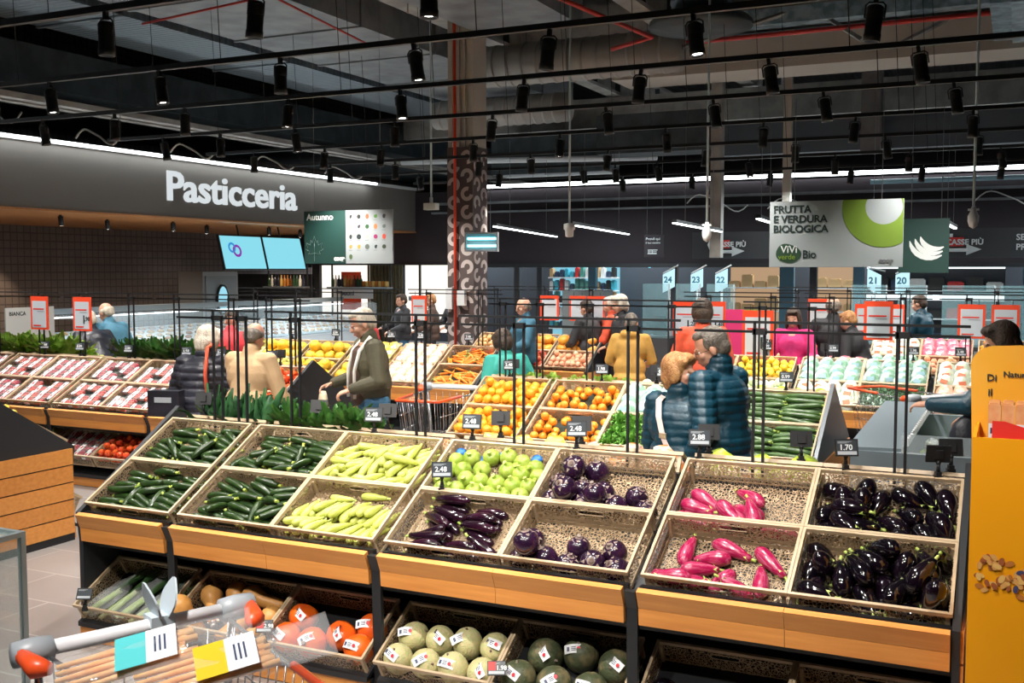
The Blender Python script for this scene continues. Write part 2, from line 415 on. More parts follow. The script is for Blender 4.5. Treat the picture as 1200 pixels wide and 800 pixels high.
# settled poses: kind, then per item variant,x,y,z in mm, quaternion in hundredths, crate coordinates
SET = {
 'z00': ('zucchini', '0,130,39,-79,0,-1,-3,100;0,116,70,-83,91,41,1,-1;2,145,113,-80,91,41,0,-2;1,117,204,-74,95,31,2,9;1,119,250,-80,100,0,1,0;2,132,285,-80,100,0,1,1;1,124,340,-74,95,31,-3,-8;0,287,42,-80,0,-1,0,100;0,285,77,-85,81,59,1,-1;0,293,130,-83,95,31,5,10;1,310,194,-85,95,-31,1,2;0,305,226,-83,95,31,0,-3;0,283,303,-80,9,1,-2,-100;0,305,356,-83,2,-2,31,95;2,462,36,-80,90,43,3,4;0,462,77,-85,80,60,4,2;0,460,116,-83,95,31,2,1;2,473,163,-81,59,81,-2,-5;0,465,234,-73,4,-4,-75,65;0,478,277,-85,58,81,-7,-7;0,471,341,-85,81,59,2,1;0,128,32,-45,1,-3,79,61;2,105,74,-40,51,86,5,1;0,137,151,-78,2,1,-100,-1;1,99,181,-38,95,31,4,10;0,96,217,-51,81,59,2,4;2,148,263,-50,81,59,5,-1;0,115,312,-52,59,81,-4,-2;2,294,32,-40,94,34,-1,-3;0,311,67,-39,96,-22,12,-9;2,319,111,-50,91,-34,23,-4;1,308,200,-46,89,-35,-5,27;0,268,243,-36,5,5,24,-97;2,345,273,-59,10,0,49,-87;1,273,350,-50,81,-59,-4,-5;0,474,27,-41,99,12,8,-2;1,499,75,-51,81,-58,10,1;1,493,123,-48,95,-31,9,-3;0,497,159,-48,1,9,58,81;0,482,198,-64,59,81,-4,-5;1,499,257,-50,88,-47,1,7;2,505,309,-65,69,70,10,-13;1,211,131,-53,48,-52,53,-46;0,389,135,-48,11,76,-64,-6'),
 'z10': ('zucchini', '1,122,44,-85,95,-31,4,-7;0,125,72,-79,99,0,4,-10;0,137,145,-83,88,47,-2,-7;0,111,199,-74,5,-3,59,-81;1,123,259,-85,94,-30,6,-13;2,137,289,-80,98,0,1,-18;2,150,345,-81,80,58,-7,-11;0,293,35,-74,59,-80,1,-2;0,314,68,-80,100,0,1,-8;0,268,157,-79,100,4,2,-7;0,283,197,-80,100,1,1,-10;1,294,238,-85,14,-7,-37,91;2,289,288,-79,98,1,3,-20;1,301,349,-79,100,0,3,-7;2,480,41,-80,100,0,1,1;0,488,80,-83,90,42,-1,-7;0,452,139,-83,14,3,31,94;1,468,200,-79,100,0,2,8;0,484,243,-83,9,5,-31,-95;1,475,296,-80,97,0,1,24;0,476,332,-80,98,0,1,21;2,136,31,-40,99,13,7,-3;1,150,76,-49,81,-58,11,-1;0,136,110,-64,87,47,1,-11;0,177,107,-24,63,37,60,33;0,90,221,-54,100,4,-6,0;1,121,279,-49,93,-33,7,-11;0,127,322,-55,79,59,-5,-15;0,286,28,-39,100,1,3,-2;0,310,71,-45,80,59,-4,-10;0,292,123,-73,5,7,0,100;0,290,145,-48,75,65,2,-9;1,266,228,-49,64,-77,-2,-1;1,324,303,-60,39,-90,16,11;2,322,356,-46,98,16,11,-1;0,472,32,-45,72,70,2,-3;0,564,105,-59,56,-43,22,-67;0,510,140,-47,45,4,-32,-83;0,473,153,-45,72,56,29,29;1,439,218,-43,72,-63,-3,-29;2,502,269,-50,93,32,11,16;0,465,306,-52,76,61,16,16;0,150,180,-42,98,17,-1,11;0,397,128,-53,5,75,-64,-15'),
 'z01': ('zucchini', '2,133,42,-80,100,0,1,-3;0,140,85,-85,78,62,0,-3;0,103,125,-83,95,31,0,-5;0,132,183,-83,92,37,-2,-9;0,129,226,-83,95,31,-2,-9;1,146,285,-73,95,31,7,3;0,131,316,-85,81,59,4,3;2,289,32,-81,95,31,0,-4;1,307,102,-85,94,-31,-4,16;0,297,144,-80,100,2,1,8;0,297,189,-83,94,33,1,-2;0,305,251,-80,9,-1,0,100;0,307,289,-76,95,-28,4,-15;0,313,350,-85,9,5,59,80;0,479,29,-82,96,29,1,-2;2,474,88,-80,98,0,1,-20;1,473,161,-85,95,-31,2,-1;0,455,203,-80,4,-1,0,100;2,462,240,-81,95,31,1,0;2,461,294,-78,16,-5,31,-94;2,461,340,-80,98,0,1,19;0,90,28,-43,97,22,0,-2;1,98,80,-47,85,-50,3,-13;0,108,117,-46,11,8,51,85;2,101,161,-52,82,55,1,-14;2,99,212,-46,77,64,0,1;1,147,303,-51,80,-59,3,9;2,120,355,-70,96,-27,-9,-2;1,378,43,-48,94,-34,1,-8;0,341,80,-50,93,25,24,-11;0,323,123,-54,94,33,6,9;2,292,170,-47,94,33,0,4;2,291,222,-50,79,59,-10,-12;2,357,241,-41,25,30,75,53;0,317,319,-55,78,60,-5,-13;0,479,55,-49,100,-2,-3,-9;2,510,109,-54,94,-15,23,19;2,477,144,-41,73,65,12,18;1,472,224,-45,93,-31,7,-15;2,478,259,-45,72,67,-12,-15;0,518,284,-54,78,55,8,-30;2,466,340,-41,95,30,4,5;1,177,151,-40,56,-73,38,-5;0,414,148,-21,84,23,2,49'),
 'z11': ('zucchini', '1,124,45,-79,100,0,1,0;0,98,79,-80,100,0,1,3;2,138,141,-81,95,31,-2,-9;2,152,180,-79,99,-7,1,-10;2,146,225,-80,97,25,-1,-6;0,143,265,-79,100,0,4,-4;1,108,364,-79,100,4,0,1;1,298,57,-81,99,-11,1,-3;0,302,87,-83,88,48,-1,-5;0,294,131,-85,82,57,-3,-7;2,299,173,-80,89,45,-4,-11;1,303,266,-85,94,-31,5,-12;2,306,303,-78,13,-5,-31,94;1,307,361,-85,86,-51,0,1;0,475,39,-85,82,57,5,5;0,474,90,-83,95,31,1,0;0,485,132,-83,95,31,1,-1;1,478,193,-80,100,0,1,-4;2,485,237,-80,9,1,0,-100;0,469,270,-83,95,31,5,9;0,478,351,-83,95,31,1,-1;0,139,28,-43,96,28,6,-3;2,125,74,-43,92,37,6,-8;2,125,114,-54,77,64,-1,-9;1,43,114,-56,6,-72,-62,30;2,144,179,-38,92,23,17,26;0,162,247,-52,80,59,4,-7;0,114,310,-83,90,44,1,-1;2,299,32,-43,87,50,0,-1;0,361,86,-47,5,12,-88,-46;2,276,109,-42,88,46,8,3;0,292,147,-44,99,15,4,-3;2,300,192,-44,2,8,89,44;0,323,235,-52,32,94,-5,-10;0,320,327,-56,75,65,11,-6;0,488,36,-45,5,1,-58,-81;0,458,64,-52,94,32,0,8;0,459,108,-25,33,56,-75,-10;0,496,198,-46,6,3,48,87;2,481,235,-39,99,12,-1,-5;0,493,271,-44,97,20,6,-10;0,464,313,-79,81,59,0,7;2,194,140,-26,39,67,56,30;2,391,179,-49,71,-12,-46,52'),
 'l0': ('pale_zucchini', '0,79,82,-71,88,-1,7,47;1,73,216,-76,62,-38,-33,61;1,131,94,-73,85,-27,-9,44;0,141,218,-71,85,7,9,52;1,183,95,-76,74,-44,-23,45;1,180,226,-72,83,-13,-4,54;1,223,84,-76,66,-48,-31,48;0,267,214,-74,67,42,37,49;0,311,80,-71,86,8,9,49;0,310,220,-74,65,45,39,47;1,361,89,-72,87,-12,-2,47;0,377,205,-74,64,33,37,58;0,439,74,-67,69,-36,-21,59;0,434,205,-71,84,-3,6,54;0,477,75,-74,64,33,37,58;1,470,208,-75,73,-34,-22,56;0,543,81,-73,63,24,32,66;1,513,210,-76,66,-40,-31,57;0,64,114,-48,83,-42,-1,37;0,36,190,-64,68,-2,17,71;0,117,109,-47,87,3,22,44;0,164,227,-42,80,21,30,47;0,166,101,-41,83,16,25,47;1,224,233,-63,79,-16,2,60;0,200,70,-38,78,32,28,46;1,279,206,-40,69,-41,-18,57;0,276,96,-61,82,31,32,35;1,339,197,-59,58,-49,-33,56;1,333,84,-46,47,-72,-31,40;1,375,229,-43,52,-54,-31,58;1,400,79,-58,66,-54,-30,43;1,414,227,-47,41,-57,-33,63;0,509,74,-54,62,32,50,51;0,457,232,-44,39,62,67,13;0,569,98,-52,64,38,56,36;0,557,202,-67,34,-69,-51,38;0,209,320,-71,13,99,6,-3;1,382,360,-76,86,-50,0,5'),
 'l1': ('pale_zucchini', '0,67,103,-66,94,9,7,31;0,39,175,-69,66,35,36,55;1,70,321,-70,85,-40,-12,34;1,100,95,-64,92,8,6,37;0,115,198,-69,53,70,41,25;1,96,247,-64,73,-45,-19,47;1,182,88,-67,71,-11,-5,69;1,174,215,-69,84,-30,-12,44;1,202,320,-66,94,-1,3,34;0,267,73,-60,99,0,12,0;0,297,198,-69,75,53,27,30;1,273,287,-71,73,-43,-25,47;1,361,79,-58,72,52,29,36;1,350,202,-67,89,-8,0,45;0,326,307,-69,69,36,34,53;0,405,71,-69,70,49,34,40;1,404,195,-66,90,-4,2,43;0,400,313,-66,91,8,8,40;1,487,76,-59,79,37,30,39;1,465,188,-59,67,39,35,52;1,447,316,-67,90,-12,-1,42;1,552,82,-60,76,32,24,51;0,521,191,-62,75,-38,-15,52;1,514,319,-71,81,-45,-16,34;1,52,81,-31,73,-42,-24,49;0,75,171,-29,58,82,1,-1;0,56,245,-49,88,3,26,39;0,144,72,-62,69,44,25,51;1,191,158,-37,35,79,49,-7;1,176,79,-32,71,-49,-31,41;0,213,28,-35,34,15,-90,25;0,234,155,-54,65,41,25,59;0,241,297,-56,73,48,39,29;1,321,82,-47,71,-44,-7,55;1,299,157,-39,53,-51,-53,43;1,295,285,-36,57,-60,-36,43;0,106,34,-30,18,-40,54,72;0,341,209,-36,70,24,45,49;0,350,309,-42,55,59,57,14;1,444,73,-52,62,-62,-18,43;0,404,186,-30,82,39,28,31;1,406,304,-36,81,-37,-9,44;0,129,86,-10,31,25,91,-10;1,431,149,-38,44,-70,-46,31;0,466,285,-30,73,-1,5,68;1,540,126,-50,43,-62,-38,53;0,566,228,-54,45,58,65,21;0,532,276,-64,54,70,41,20;1,160,342,-54,93,27,19,14;0,385,221,-21,82,38,43,7;1,460,198,-12,81,-53,11,25'),
 'rz': ('round_zucchini', '1,85,50,-47,36,14,-34,86;0,55,123,-43,73,37,-22,53;1,61,201,-47,51,23,-5,-83;1,65,274,-47,30,24,-65,66;0,164,55,-46,84,19,-10,-50;0,185,134,-45,56,28,-21,75;0,140,198,-43,51,1,69,-52;0,140,302,-46,97,22,1,6;0,263,56,-49,97,0,0,24;1,265,136,-47,28,12,-38,-87;0,238,216,-44,78,31,22,-50;0,246,318,-46,55,18,-13,80;1,344,51,-46,43,-39,-4,81;0,353,131,-49,42,0,0,-91;0,373,233,-49,20,0,0,-98;0,337,334,-49,54,0,0,-84;1,420,51,-50,8,0,1,-100;0,444,129,-49,40,0,0,91;0,456,211,-49,41,0,0,91;0,432,290,-43,85,48,-20,-1;0,512,53,-46,68,17,14,-70;1,524,132,-49,16,0,-2,99;1,550,203,-47,84,54,0,1;1,511,269,-47,19,21,33,-90'),
 'le': ('long_eggplant', '0,190,49,-77,9,4,-13,-99;1,183,83,-80,12,0,23,-97;0,194,189,-81,24,8,38,89;1,214,221,-82,19,-10,-37,90;0,191,296,-77,3,-1,13,99;1,192,331,-80,0,2,25,-97;0,389,44,-80,2,3,-33,-94;1,376,92,-84,10,-7,61,-79;0,403,176,-81,18,5,38,91;0,402,241,-77,6,-3,13,99;1,400,276,-79,4,-4,-16,99;1,405,332,-83,2,-3,-49,87;1,195,32,-33,5,3,52,-85;0,188,95,-22,4,5,24,-97;0,164,144,-48,7,19,30,-93;0,171,221,-44,21,14,78,57;0,221,266,-34,12,2,6,99;0,195,355,-32,6,-2,61,79;1,373,55,-40,1,-8,-43,90;0,480,79,-55,6,-24,-82,-52;0,400,201,-43,8,5,79,60;1,388,259,-45,0,10,60,-79'),
 're0': ('round_eggplant', '0,76,183,-68,87,42,24,10;1,66,68,-73,96,13,-9,25;0,178,85,-68,80,-18,-54,16;1,289,67,-74,83,-7,-2,-55;0,516,72,-72,99,-4,0,-17;1,305,176,-72,42,-69,-58,-15;0,399,94,-69,28,34,85,28;1,475,180,-72,7,15,-95,-28;0,114,72,31,95,30,2,-7'),
 're1': ('round_eggplant', '0,73,73,-70,75,13,-2,65;1,222,67,-72,83,34,22,39;0,384,72,-68,32,-69,-61,-22;1,532,68,-76,1,-97,-25,-1;0,71,191,-69,90,23,-1,37;1,185,172,-73,87,19,-12,44;0,298,154,-69,73,53,-18,40;1,102,301,-72,26,86,32,31;0,217,310,-74,84,0,0,54;1,465,155,-72,79,-44,-25,35;0,150,72,17,90,11,3,42;1,301,67,3,79,-22,-34,46;0,139,232,12,89,-13,36,24'),
 'pk0': ('pink_eggplant', '0,99,59,-90,89,-41,18,-12;1,118,40,-33,4,-1,-6,-100;0,127,262,-95,72,5,9,69;1,201,158,-92,27,94,22,-6;0,296,93,-98,38,22,-29,-85;1,239,234,-100,6,5,67,-74;0,479,257,-100,42,84,-28,-23;1,378,57,-76,22,16,-35,89;0,461,136,-99,33,55,69,34;1,219,63,-67,75,53,-39,-4;0,306,298,-100,76,64,-3,-15'),
 'pk1': ('pink_eggplant', '0,103,46,-83,93,-33,10,-9;1,95,153,-93,99,10,2,-11;0,126,200,-98,91,30,0,-27;1,201,69,-97,20,-10,-28,93;0,284,107,-86,27,-32,-71,56;1,328,155,-99,18,-14,-44,87;0,315,249,-96,11,32,94,4;1,360,89,-45,56,8,-14,81;0,494,40,-95,99,9,4,-5;1,265,76,-38,83,-43,23,-27'),
 'bk0': ('black_eggplant', '1,65,93,-84,14,51,-72,-46;0,49,210,-93,51,37,-30,-71;0,82,315,-91,92,24,5,-31;1,182,52,-96,71,-70,7,-1;0,224,202,-89,11,11,-3,-99;1,239,280,-91,29,-1,12,-95;1,285,90,-84,35,80,-36,-32;1,343,158,-97,52,-54,55,-37;1,383,310,-86,86,31,0,-40;0,460,48,-88,93,34,-6,-10;0,442,155,-87,41,-17,61,-65;1,501,281,-91,93,-5,14,-33;0,546,100,-26,77,19,32,-52;1,543,141,-94,60,-10,29,-74;1,549,318,-49,43,-50,-20,-73;0,184,155,-41,18,62,64,42;1,106,200,-41,57,-52,49,40;0,101,47,-20,95,-28,3,-11;1,243,183,-4,46,12,23,85;0,282,258,-28,17,15,52,82;1,320,314,-7,25,-19,20,93;1,492,247,-22,53,-16,-35,76;0,392,118,-39,80,23,12,54;1,412,242,-51,65,0,60,-46;0,527,47,27,55,-13,83,-1;1,477,160,19,64,-60,-45,16'),
 'bk1': ('black_eggplant', '1,75,88,-91,89,-14,6,44;0,62,191,-89,77,-15,4,62;1,97,345,-94,95,-29,8,7;0,269,47,-91,95,29,0,-12;0,211,133,-91,38,92,0,-3;0,265,274,-87,55,-17,45,-68;1,408,58,-84,95,-23,20,-6;1,334,157,-97,14,-24,-74,62;1,387,331,-89,97,12,10,-17;0,475,100,-91,92,16,7,-34;1,522,178,-89,89,14,7,-43;1,556,289,-94,73,-15,26,-61;1,159,78,-36,89,-32,14,-31;0,129,247,-70,43,-63,65,2;0,195,319,-69,33,37,-6,-87;1,160,173,-35,59,-80,4,-10;0,202,228,-55,66,-9,67,-33;0,395,220,-85,37,-18,4,91;1,538,106,-53,62,-57,54,-7;1,546,238,-34,67,-46,50,-32;0,461,312,-46,83,34,1,-44'),
 'bn': ('butternut_squash', '0,111,219,-78,89,14,1,-44;0,233,250,-77,81,-4,12,-57;0,344,130,-77,48,2,12,-87;0,483,145,-78,51,11,-5,-85;0,402,300,-66,63,-77,7,10;0,95,73,-4,40,73,25,-50'),
 'hk': ('orange_pumpkin', '0,95,83,-52,81,43,-20,34;0,246,83,-54,83,36,-10,41;0,514,89,-52,39,19,57,-70;0,375,153,-58,12,94,-2,-31;0,510,226,-57,26,-82,-31,40;0,106,223,-58,30,86,-39,-10'),
 'me': ('pale_melon', '0,83,82,-54,87,5,-2,49;0,228,83,-54,73,41,27,48;0,374,83,-51,86,-16,-6,48;0,517,88,-55,86,47,15,13;0,94,222,-56,35,39,38,76;0,239,223,-54,99,3,-2,-16;0,378,234,-52,24,-4,19,95;0,518,237,-54,75,31,30,-50'),
 'dm': ('dark_melon', '0,97,93,-48,87,-18,6,46;0,267,94,-48,13,49,68,53;0,437,93,-48,29,-17,-17,93;0,174,234,-47,61,55,24,51;0,328,278,-53,98,0,0,20;0,508,236,-46,93,35,1,-8'),
 'bk2': ('black_eggplant', '0,73,88,-89,75,-15,3,65;1,163,88,-88,89,6,9,45;0,94,203,-92,91,39,11,-4;1,501,52,-97,13,-1,72,-68'),
 'fr': ('fruit', '0,95,50,10,97,-19,-1,-12;0,86,161,1,88,-37,26,-14;0,92,293,9,87,45,20,-5;0,182,50,11,98,4,-16,-13;0,162,162,1,77,-53,13,33;0,172,243,-3,90,22,37,-1;0,256,50,14,99,-1,-1,-14;0,241,158,-1,79,-27,16,-53;0,271,249,0,93,13,30,18;0,332,68,10,80,-58,-6,-13;0,341,140,-12,88,1,42,23;0,360,302,2,17,-83,-32,42;0,404,51,14,81,-41,-25,-33;0,437,147,7,90,-41,1,-16;0,414,218,5,98,17,-5,1;0,481,51,14,82,-55,-16,-3;0,511,154,13,73,58,25,-27;0,509,227,0,92,28,27,-1;0,49,49,-52,92,8,7,38;0,49,124,-51,37,-11,12,91;0,50,201,-52,57,23,-9,79;0,50,276,-51,85,-33,9,40;0,90,340,-52,98,-3,-16,10;0,139,51,-51,76,-1,40,51;0,123,125,-54,92,0,0,39;0,125,200,-51,77,19,-23,-56;0,128,276,-52,38,-24,3,89;0,166,340,-53,25,66,-6,71;0,221,49,-53,92,2,1,-38;0,198,121,-52,15,18,16,96;0,201,196,-54,89,0,0,45;0,222,268,-53,100,-3,-2,-4;0,243,339,-54,96,0,0,-27;0,295,49,-52,77,-17,17,-59;0,282,123,-54,99,0,0,17;0,287,197,-54,99,0,0,-11;0,324,262,-52,9,-19,-16,96;0,319,337,-52,74,-40,-38,40;0,370,50,-54,38,0,0,-92;0,399,119,-52,6,5,24,-97;0,369,198,-53,24,-8,-75,61;0,399,266,-52,36,-22,-2,-91;0,394,340,-54,61,0,0,-79;0,444,50,-51,91,-13,-13,-38;0,475,117,-51,12,-28,31,-90;0,457,191,-52,40,15,19,88;0,474,265,-52,34,22,-7,91;0,469,340,-51,97,-16,-14,12;0,519,50,-51,21,-34,22,89;0,549,117,-40,10,-14,-12,98;0,549,190,-51,12,37,16,91;0,550,266,-52,59,23,-5,77;0,550,340,-54,58,0,0,81'),
 'fs': ('fruit', '0,51,53,-72,77,-51,-37,-12;0,69,175,-72,23,-50,83,7;0,51,248,-72,28,-4,-56,78;0,152,50,-71,14,40,5,-90;0,103,107,-71,12,-64,-66,38;0,151,167,-72,88,-32,35,-5;0,273,55,-74,79,0,0,62;0,246,126,-72,9,54,-9,-83;0,221,198,-72,2,19,-82,55;0,348,49,-72,14,-24,0,-96;0,330,132,-74,85,0,0,-53;0,358,276,-72,7,-74,53,-40;0,455,51,-72,84,39,-38,1;0,406,179,-73,61,-62,-23,44;0,483,207,-73,1,48,-46,-75;0,532,50,-73,21,75,5,-62;0,496,117,-71,95,30,10,5;0,550,171,-71,37,-72,-59,-4;0,101,51,-17,83,-6,20,51;0,212,51,-28,53,54,-13,-65;0,402,102,-72,24,-67,70,0'),
 'cs': ('cs', '0,137,24,-78,83,56,-1,5;0,113,48,-78,97,-19,-6,13;0,140,105,-78,19,-98,7,-6;0,156,136,-63,78,57,-24,-10;0,142,207,-78,98,-19,-6,8;0,121,247,-78,97,20,0,13;0,121,296,-62,92,31,-8,20;0,120,327,-77,94,33,-5,-7;0,285,49,-78,98,19,-4,-6;0,318,82,-51,95,16,-5,28;0,302,121,-78,90,21,-13,-35;0,252,155,-66,12,-80,-59,-6;0,290,219,-78,90,24,-13,-34;0,304,250,-78,81,55,-14,-16;0,298,296,-78,98,-19,-4,-1;0,288,331,-77,98,-12,-4,17;0,456,51,-78,98,20,-1,7;0,473,81,-78,83,-55,-9,6;0,469,129,-78,96,-19,-6,17;0,477,162,-67,96,21,-8,16;0,471,196,-78,55,83,1,4;0,473,242,-78,82,55,5,11;0,398,290,-69,53,41,49,56;0,475,310,-78,81,55,7,18;0,160,41,-58,97,-19,-7,11;0,64,110,-57,41,30,45,74;0,90,116,-63,43,20,50,72;0,126,173,-72,28,-95,15,-3;0,116,222,-70,97,-19,-12,11;0,130,193,-59,7,-99,10,-4;0,132,275,-68,97,20,-8,14;0,83,235,-56,68,65,-33,-8;0,298,24,-62,97,19,-13,7;0,291,103,-56,79,-55,-22,15;0,303,24,-36,11,10,83,-54;0,287,131,-57,91,17,-5,37;0,236,149,-45,14,80,-59,-5;0,239,193,-69,1,59,-81,-7;0,308,272,-69,95,27,-1,-15;0,285,362,-62,93,-35,-13,-5;0,451,24,-78,98,20,-3,4;0,481,109,-78,97,-19,-7,13;0,456,74,-57,78,-57,6,-26;0,441,56,-57,4,26,94,-23;0,418,135,-63,94,-11,-10,-32;0,501,223,-78,98,-19,-6,7;0,323,221,-60,21,26,48,81;0,442,306,-54,62,-75,19,-10'),
}

# ---------------------------------------------------------------- shared materials
def perf_mat(name, c, c2, scale=64):
    m = bpy.data.materials.new(name); m.use_nodes = True
    nt = m.node_tree; N = nt.nodes; L = nt.links; b = N['Principled BSDF']; out = N['Material Output']
    b.inputs['Roughness'].default_value = 0.45
    tc = N.new('ShaderNodeTexCoord')
    v = N.new('ShaderNodeTexVoronoi'); v.feature = 'DISTANCE_TO_EDGE'; v.inputs['Scale'].default_value = scale
    v.inputs['Randomness'].default_value = 0.75
    L.new(tc.outputs['Object'], v.inputs['Vector'])
    gt = N.new('ShaderNodeMath'); gt.operation = 'GREATER_THAN'; gt.inputs[1].default_value = 0.05
    L.new(v.outputs['Distance'], gt.inputs[0])
    n = N.new('ShaderNodeTexNoise'); n.inputs['Scale'].default_value = 6; L.new(tc.outputs['Object'], n.inputs['Vector'])
    mx = N.new('ShaderNodeMix'); mx.data_type = 'RGBA'; mx.inputs[6].default_value = (*c, 1); mx.inputs[7].default_value = (*c2, 1)
    L.new(n.outputs[0], mx.inputs[0]); L.new(mx.outputs[2], b.inputs['Base Color'])
    tr = N.new('ShaderNodeBsdfTransparent'); ms = N.new('ShaderNodeMixShader')
    L.new(gt.outputs[0], ms.inputs[0]); L.new(b.outputs[0], ms.inputs[1]); L.new(tr.outputs[0], ms.inputs[2])
    L.new(ms.outputs[0], out.inputs['Surface'])
    return m


M_perf = perf_mat('perforated_plastic', (0.54, 0.40, 0.25), (0.42, 0.29, 0.17))
M_rim = mat('crate_plastic', (0.52, 0.40, 0.26), 0.42, noise=(8, (0.44, 0.32, 0.20), 0.4, 0.7))
M_black = mat('black_steel', (0.012, 0.013, 0.015), 0.45)
M_bmat = mat('black_panel', (0.018, 0.020, 0.024), 0.6)
M_grey = mat('grey_steel', (0.16, 0.18, 0.20), 0.4, 0.3)


def wood(name, c, c2):
    return mat(name, c, 0.42, noise=(5, c2, 0.3, 0.75, (0.5, 6, 9)), bump=(90, 0.06))


M_wood = wood('spruce_board', (0.74, 0.32, 0.075), (0.62, 0.235, 0.05))
M_wood2 = wood('spruce_board_grain', (0.70, 0.29, 0.065), (0.56, 0.205, 0.042))


# ---------------------------------------------------------------- crate
def crate_proto():
    b = MB(); w, d, h = 0.6, DEP, CH; t = 0.004; z = -0.018
    e = 0.014
    # floor
    b.box((e, e, -h), (w - e, d - e, -h + t))
    # side walls
    b.box((e, e, -h), (e + t, d - e, z)); b.box((w - e - t, e, -h), (w - e, d - e, z))
    # front and back walls with a hand hole
    hx0, hx1, hz0, hz1 = w / 2 - .06, w / 2 + .06, -.052, -.03
    for y in (e, d - e - t):
        b.box((e, y, -h), (w - e, y + t, hz0)); b.box((e, y, hz1), (w - e, y + t, z))
        b.box((e, y, hz0), (hx0, y + t, hz1)); b.box((hx1, y, hz0), (w - e, y + t, hz1))
    o = ob('crate', fix(b.mesh('crate', M_perf)))
    r = MB(); q = 0.013
    g = 0.001
    for a, c in (((g, g, z), (w - g, q, 0)), ((g, d - q, z), (w - g, d - g, 0)), ((g, q, z), (q, d - q, 0)), ((w - q, q, z), (w - g, d - q, 0))):
        r.box(a, c)
    # solid bottom band and corner posts
    for a, c in (((e - .002, e - .002, -h), (w - e + .002, e, -h + .02)), ((e - .002, d - e, -h), (w - e + .002, d - e + .002, -h + .02)),
                 ((e - .002, e, -h), (e, d - e, -h + .02)), ((w - e, e, -h), (w - e + .002, d - e, -h + .02))):
        r.box(a, c)
    for x in (e - .003, w - e - .012):
        for y in (e - .003, d - e - .012):
            r.box((x, y, -h), (x + .015, y + .015, z))
    for y in (e - .004, d - e - .003):      # hand hole collar
        pts = []
        for k in range(17):
            a = 2 * PI * k / 16
            pts.append((w / 2 + .062 * max(-1, min(1, 1.25 * math.cos(a))), y + .0035, -.041 + .013 * max(-1, min(1, 1.2 * math.sin(a)))))
        r.tube(pts, .003, 4, sm=False)
    fix(r.mesh('rim', M_rim))
    r.build('rim', M_rim, o)
    o.location = (0, 0, -50)
    return proto(o)


CRATE = crate_proto()
b = MB(); b.box((.02, .02, -.092), (.58, .37, -.088))
M_ins = mat('dark_liner', (0.02, 0.03, 0.02), 0.8)
INSERT = b.mesh('insert', M_ins)
INSERT_P = b.mesh('insert', M_perf)
b = MB(); b.box((.02, .02, -.121), (.58, .37, -.119))
M_white_l = mat('white_liner', (0.7, 0.72, 0.72), 0.6)


def place_crate(M, label, group, insert=None):
    c = dup(CRATE, M, label, group, 'crate')
    if insert:
        i = ob('liner', INSERT if insert is True else insert, c)
    return c


def fill(key, M, label, group, cat, kind=None, scale=None, pick=None, drop=0.0, flip=False):
    k0, data = SET[key]
    ks = P[kind or k0]
    n = 0
    for i, s in enumerate(data.split(';')):
        if pick and not pick(i):
            continue
        a = [float(v) for v in s.split(',')]
        x = a[1] / 1000; q = Quaternion((a[4], a[5], a[6], a[7])).normalized()
        if k0 == 'round_eggplant':
            q = Euler((math.sin(i * 2.3) * .35 + .15, math.cos(i * 3.1) * .4, i)).to_quaternion()
        if flip:
            x = 0.6 - x; q = Quaternion((0, 0, 1), PI) @ q
        L = Matrix.Translation((x, a[2] / 1000, a[3] / 1000 - drop)) @ q.to_matrix().to_4x4()
        if key == 'rz': L = L @ Matrix.Scale(1.12, 4)
        if scale:
            L = L @ Matrix.Scale(scale, 4)
        dup(ks[int(a[0]) % len(ks)], M @ L, label, group, cat); n += 1
    return n


# ---------------------------------------------------------------- display stands (one bank unit, both slopes)
SP = 0.745


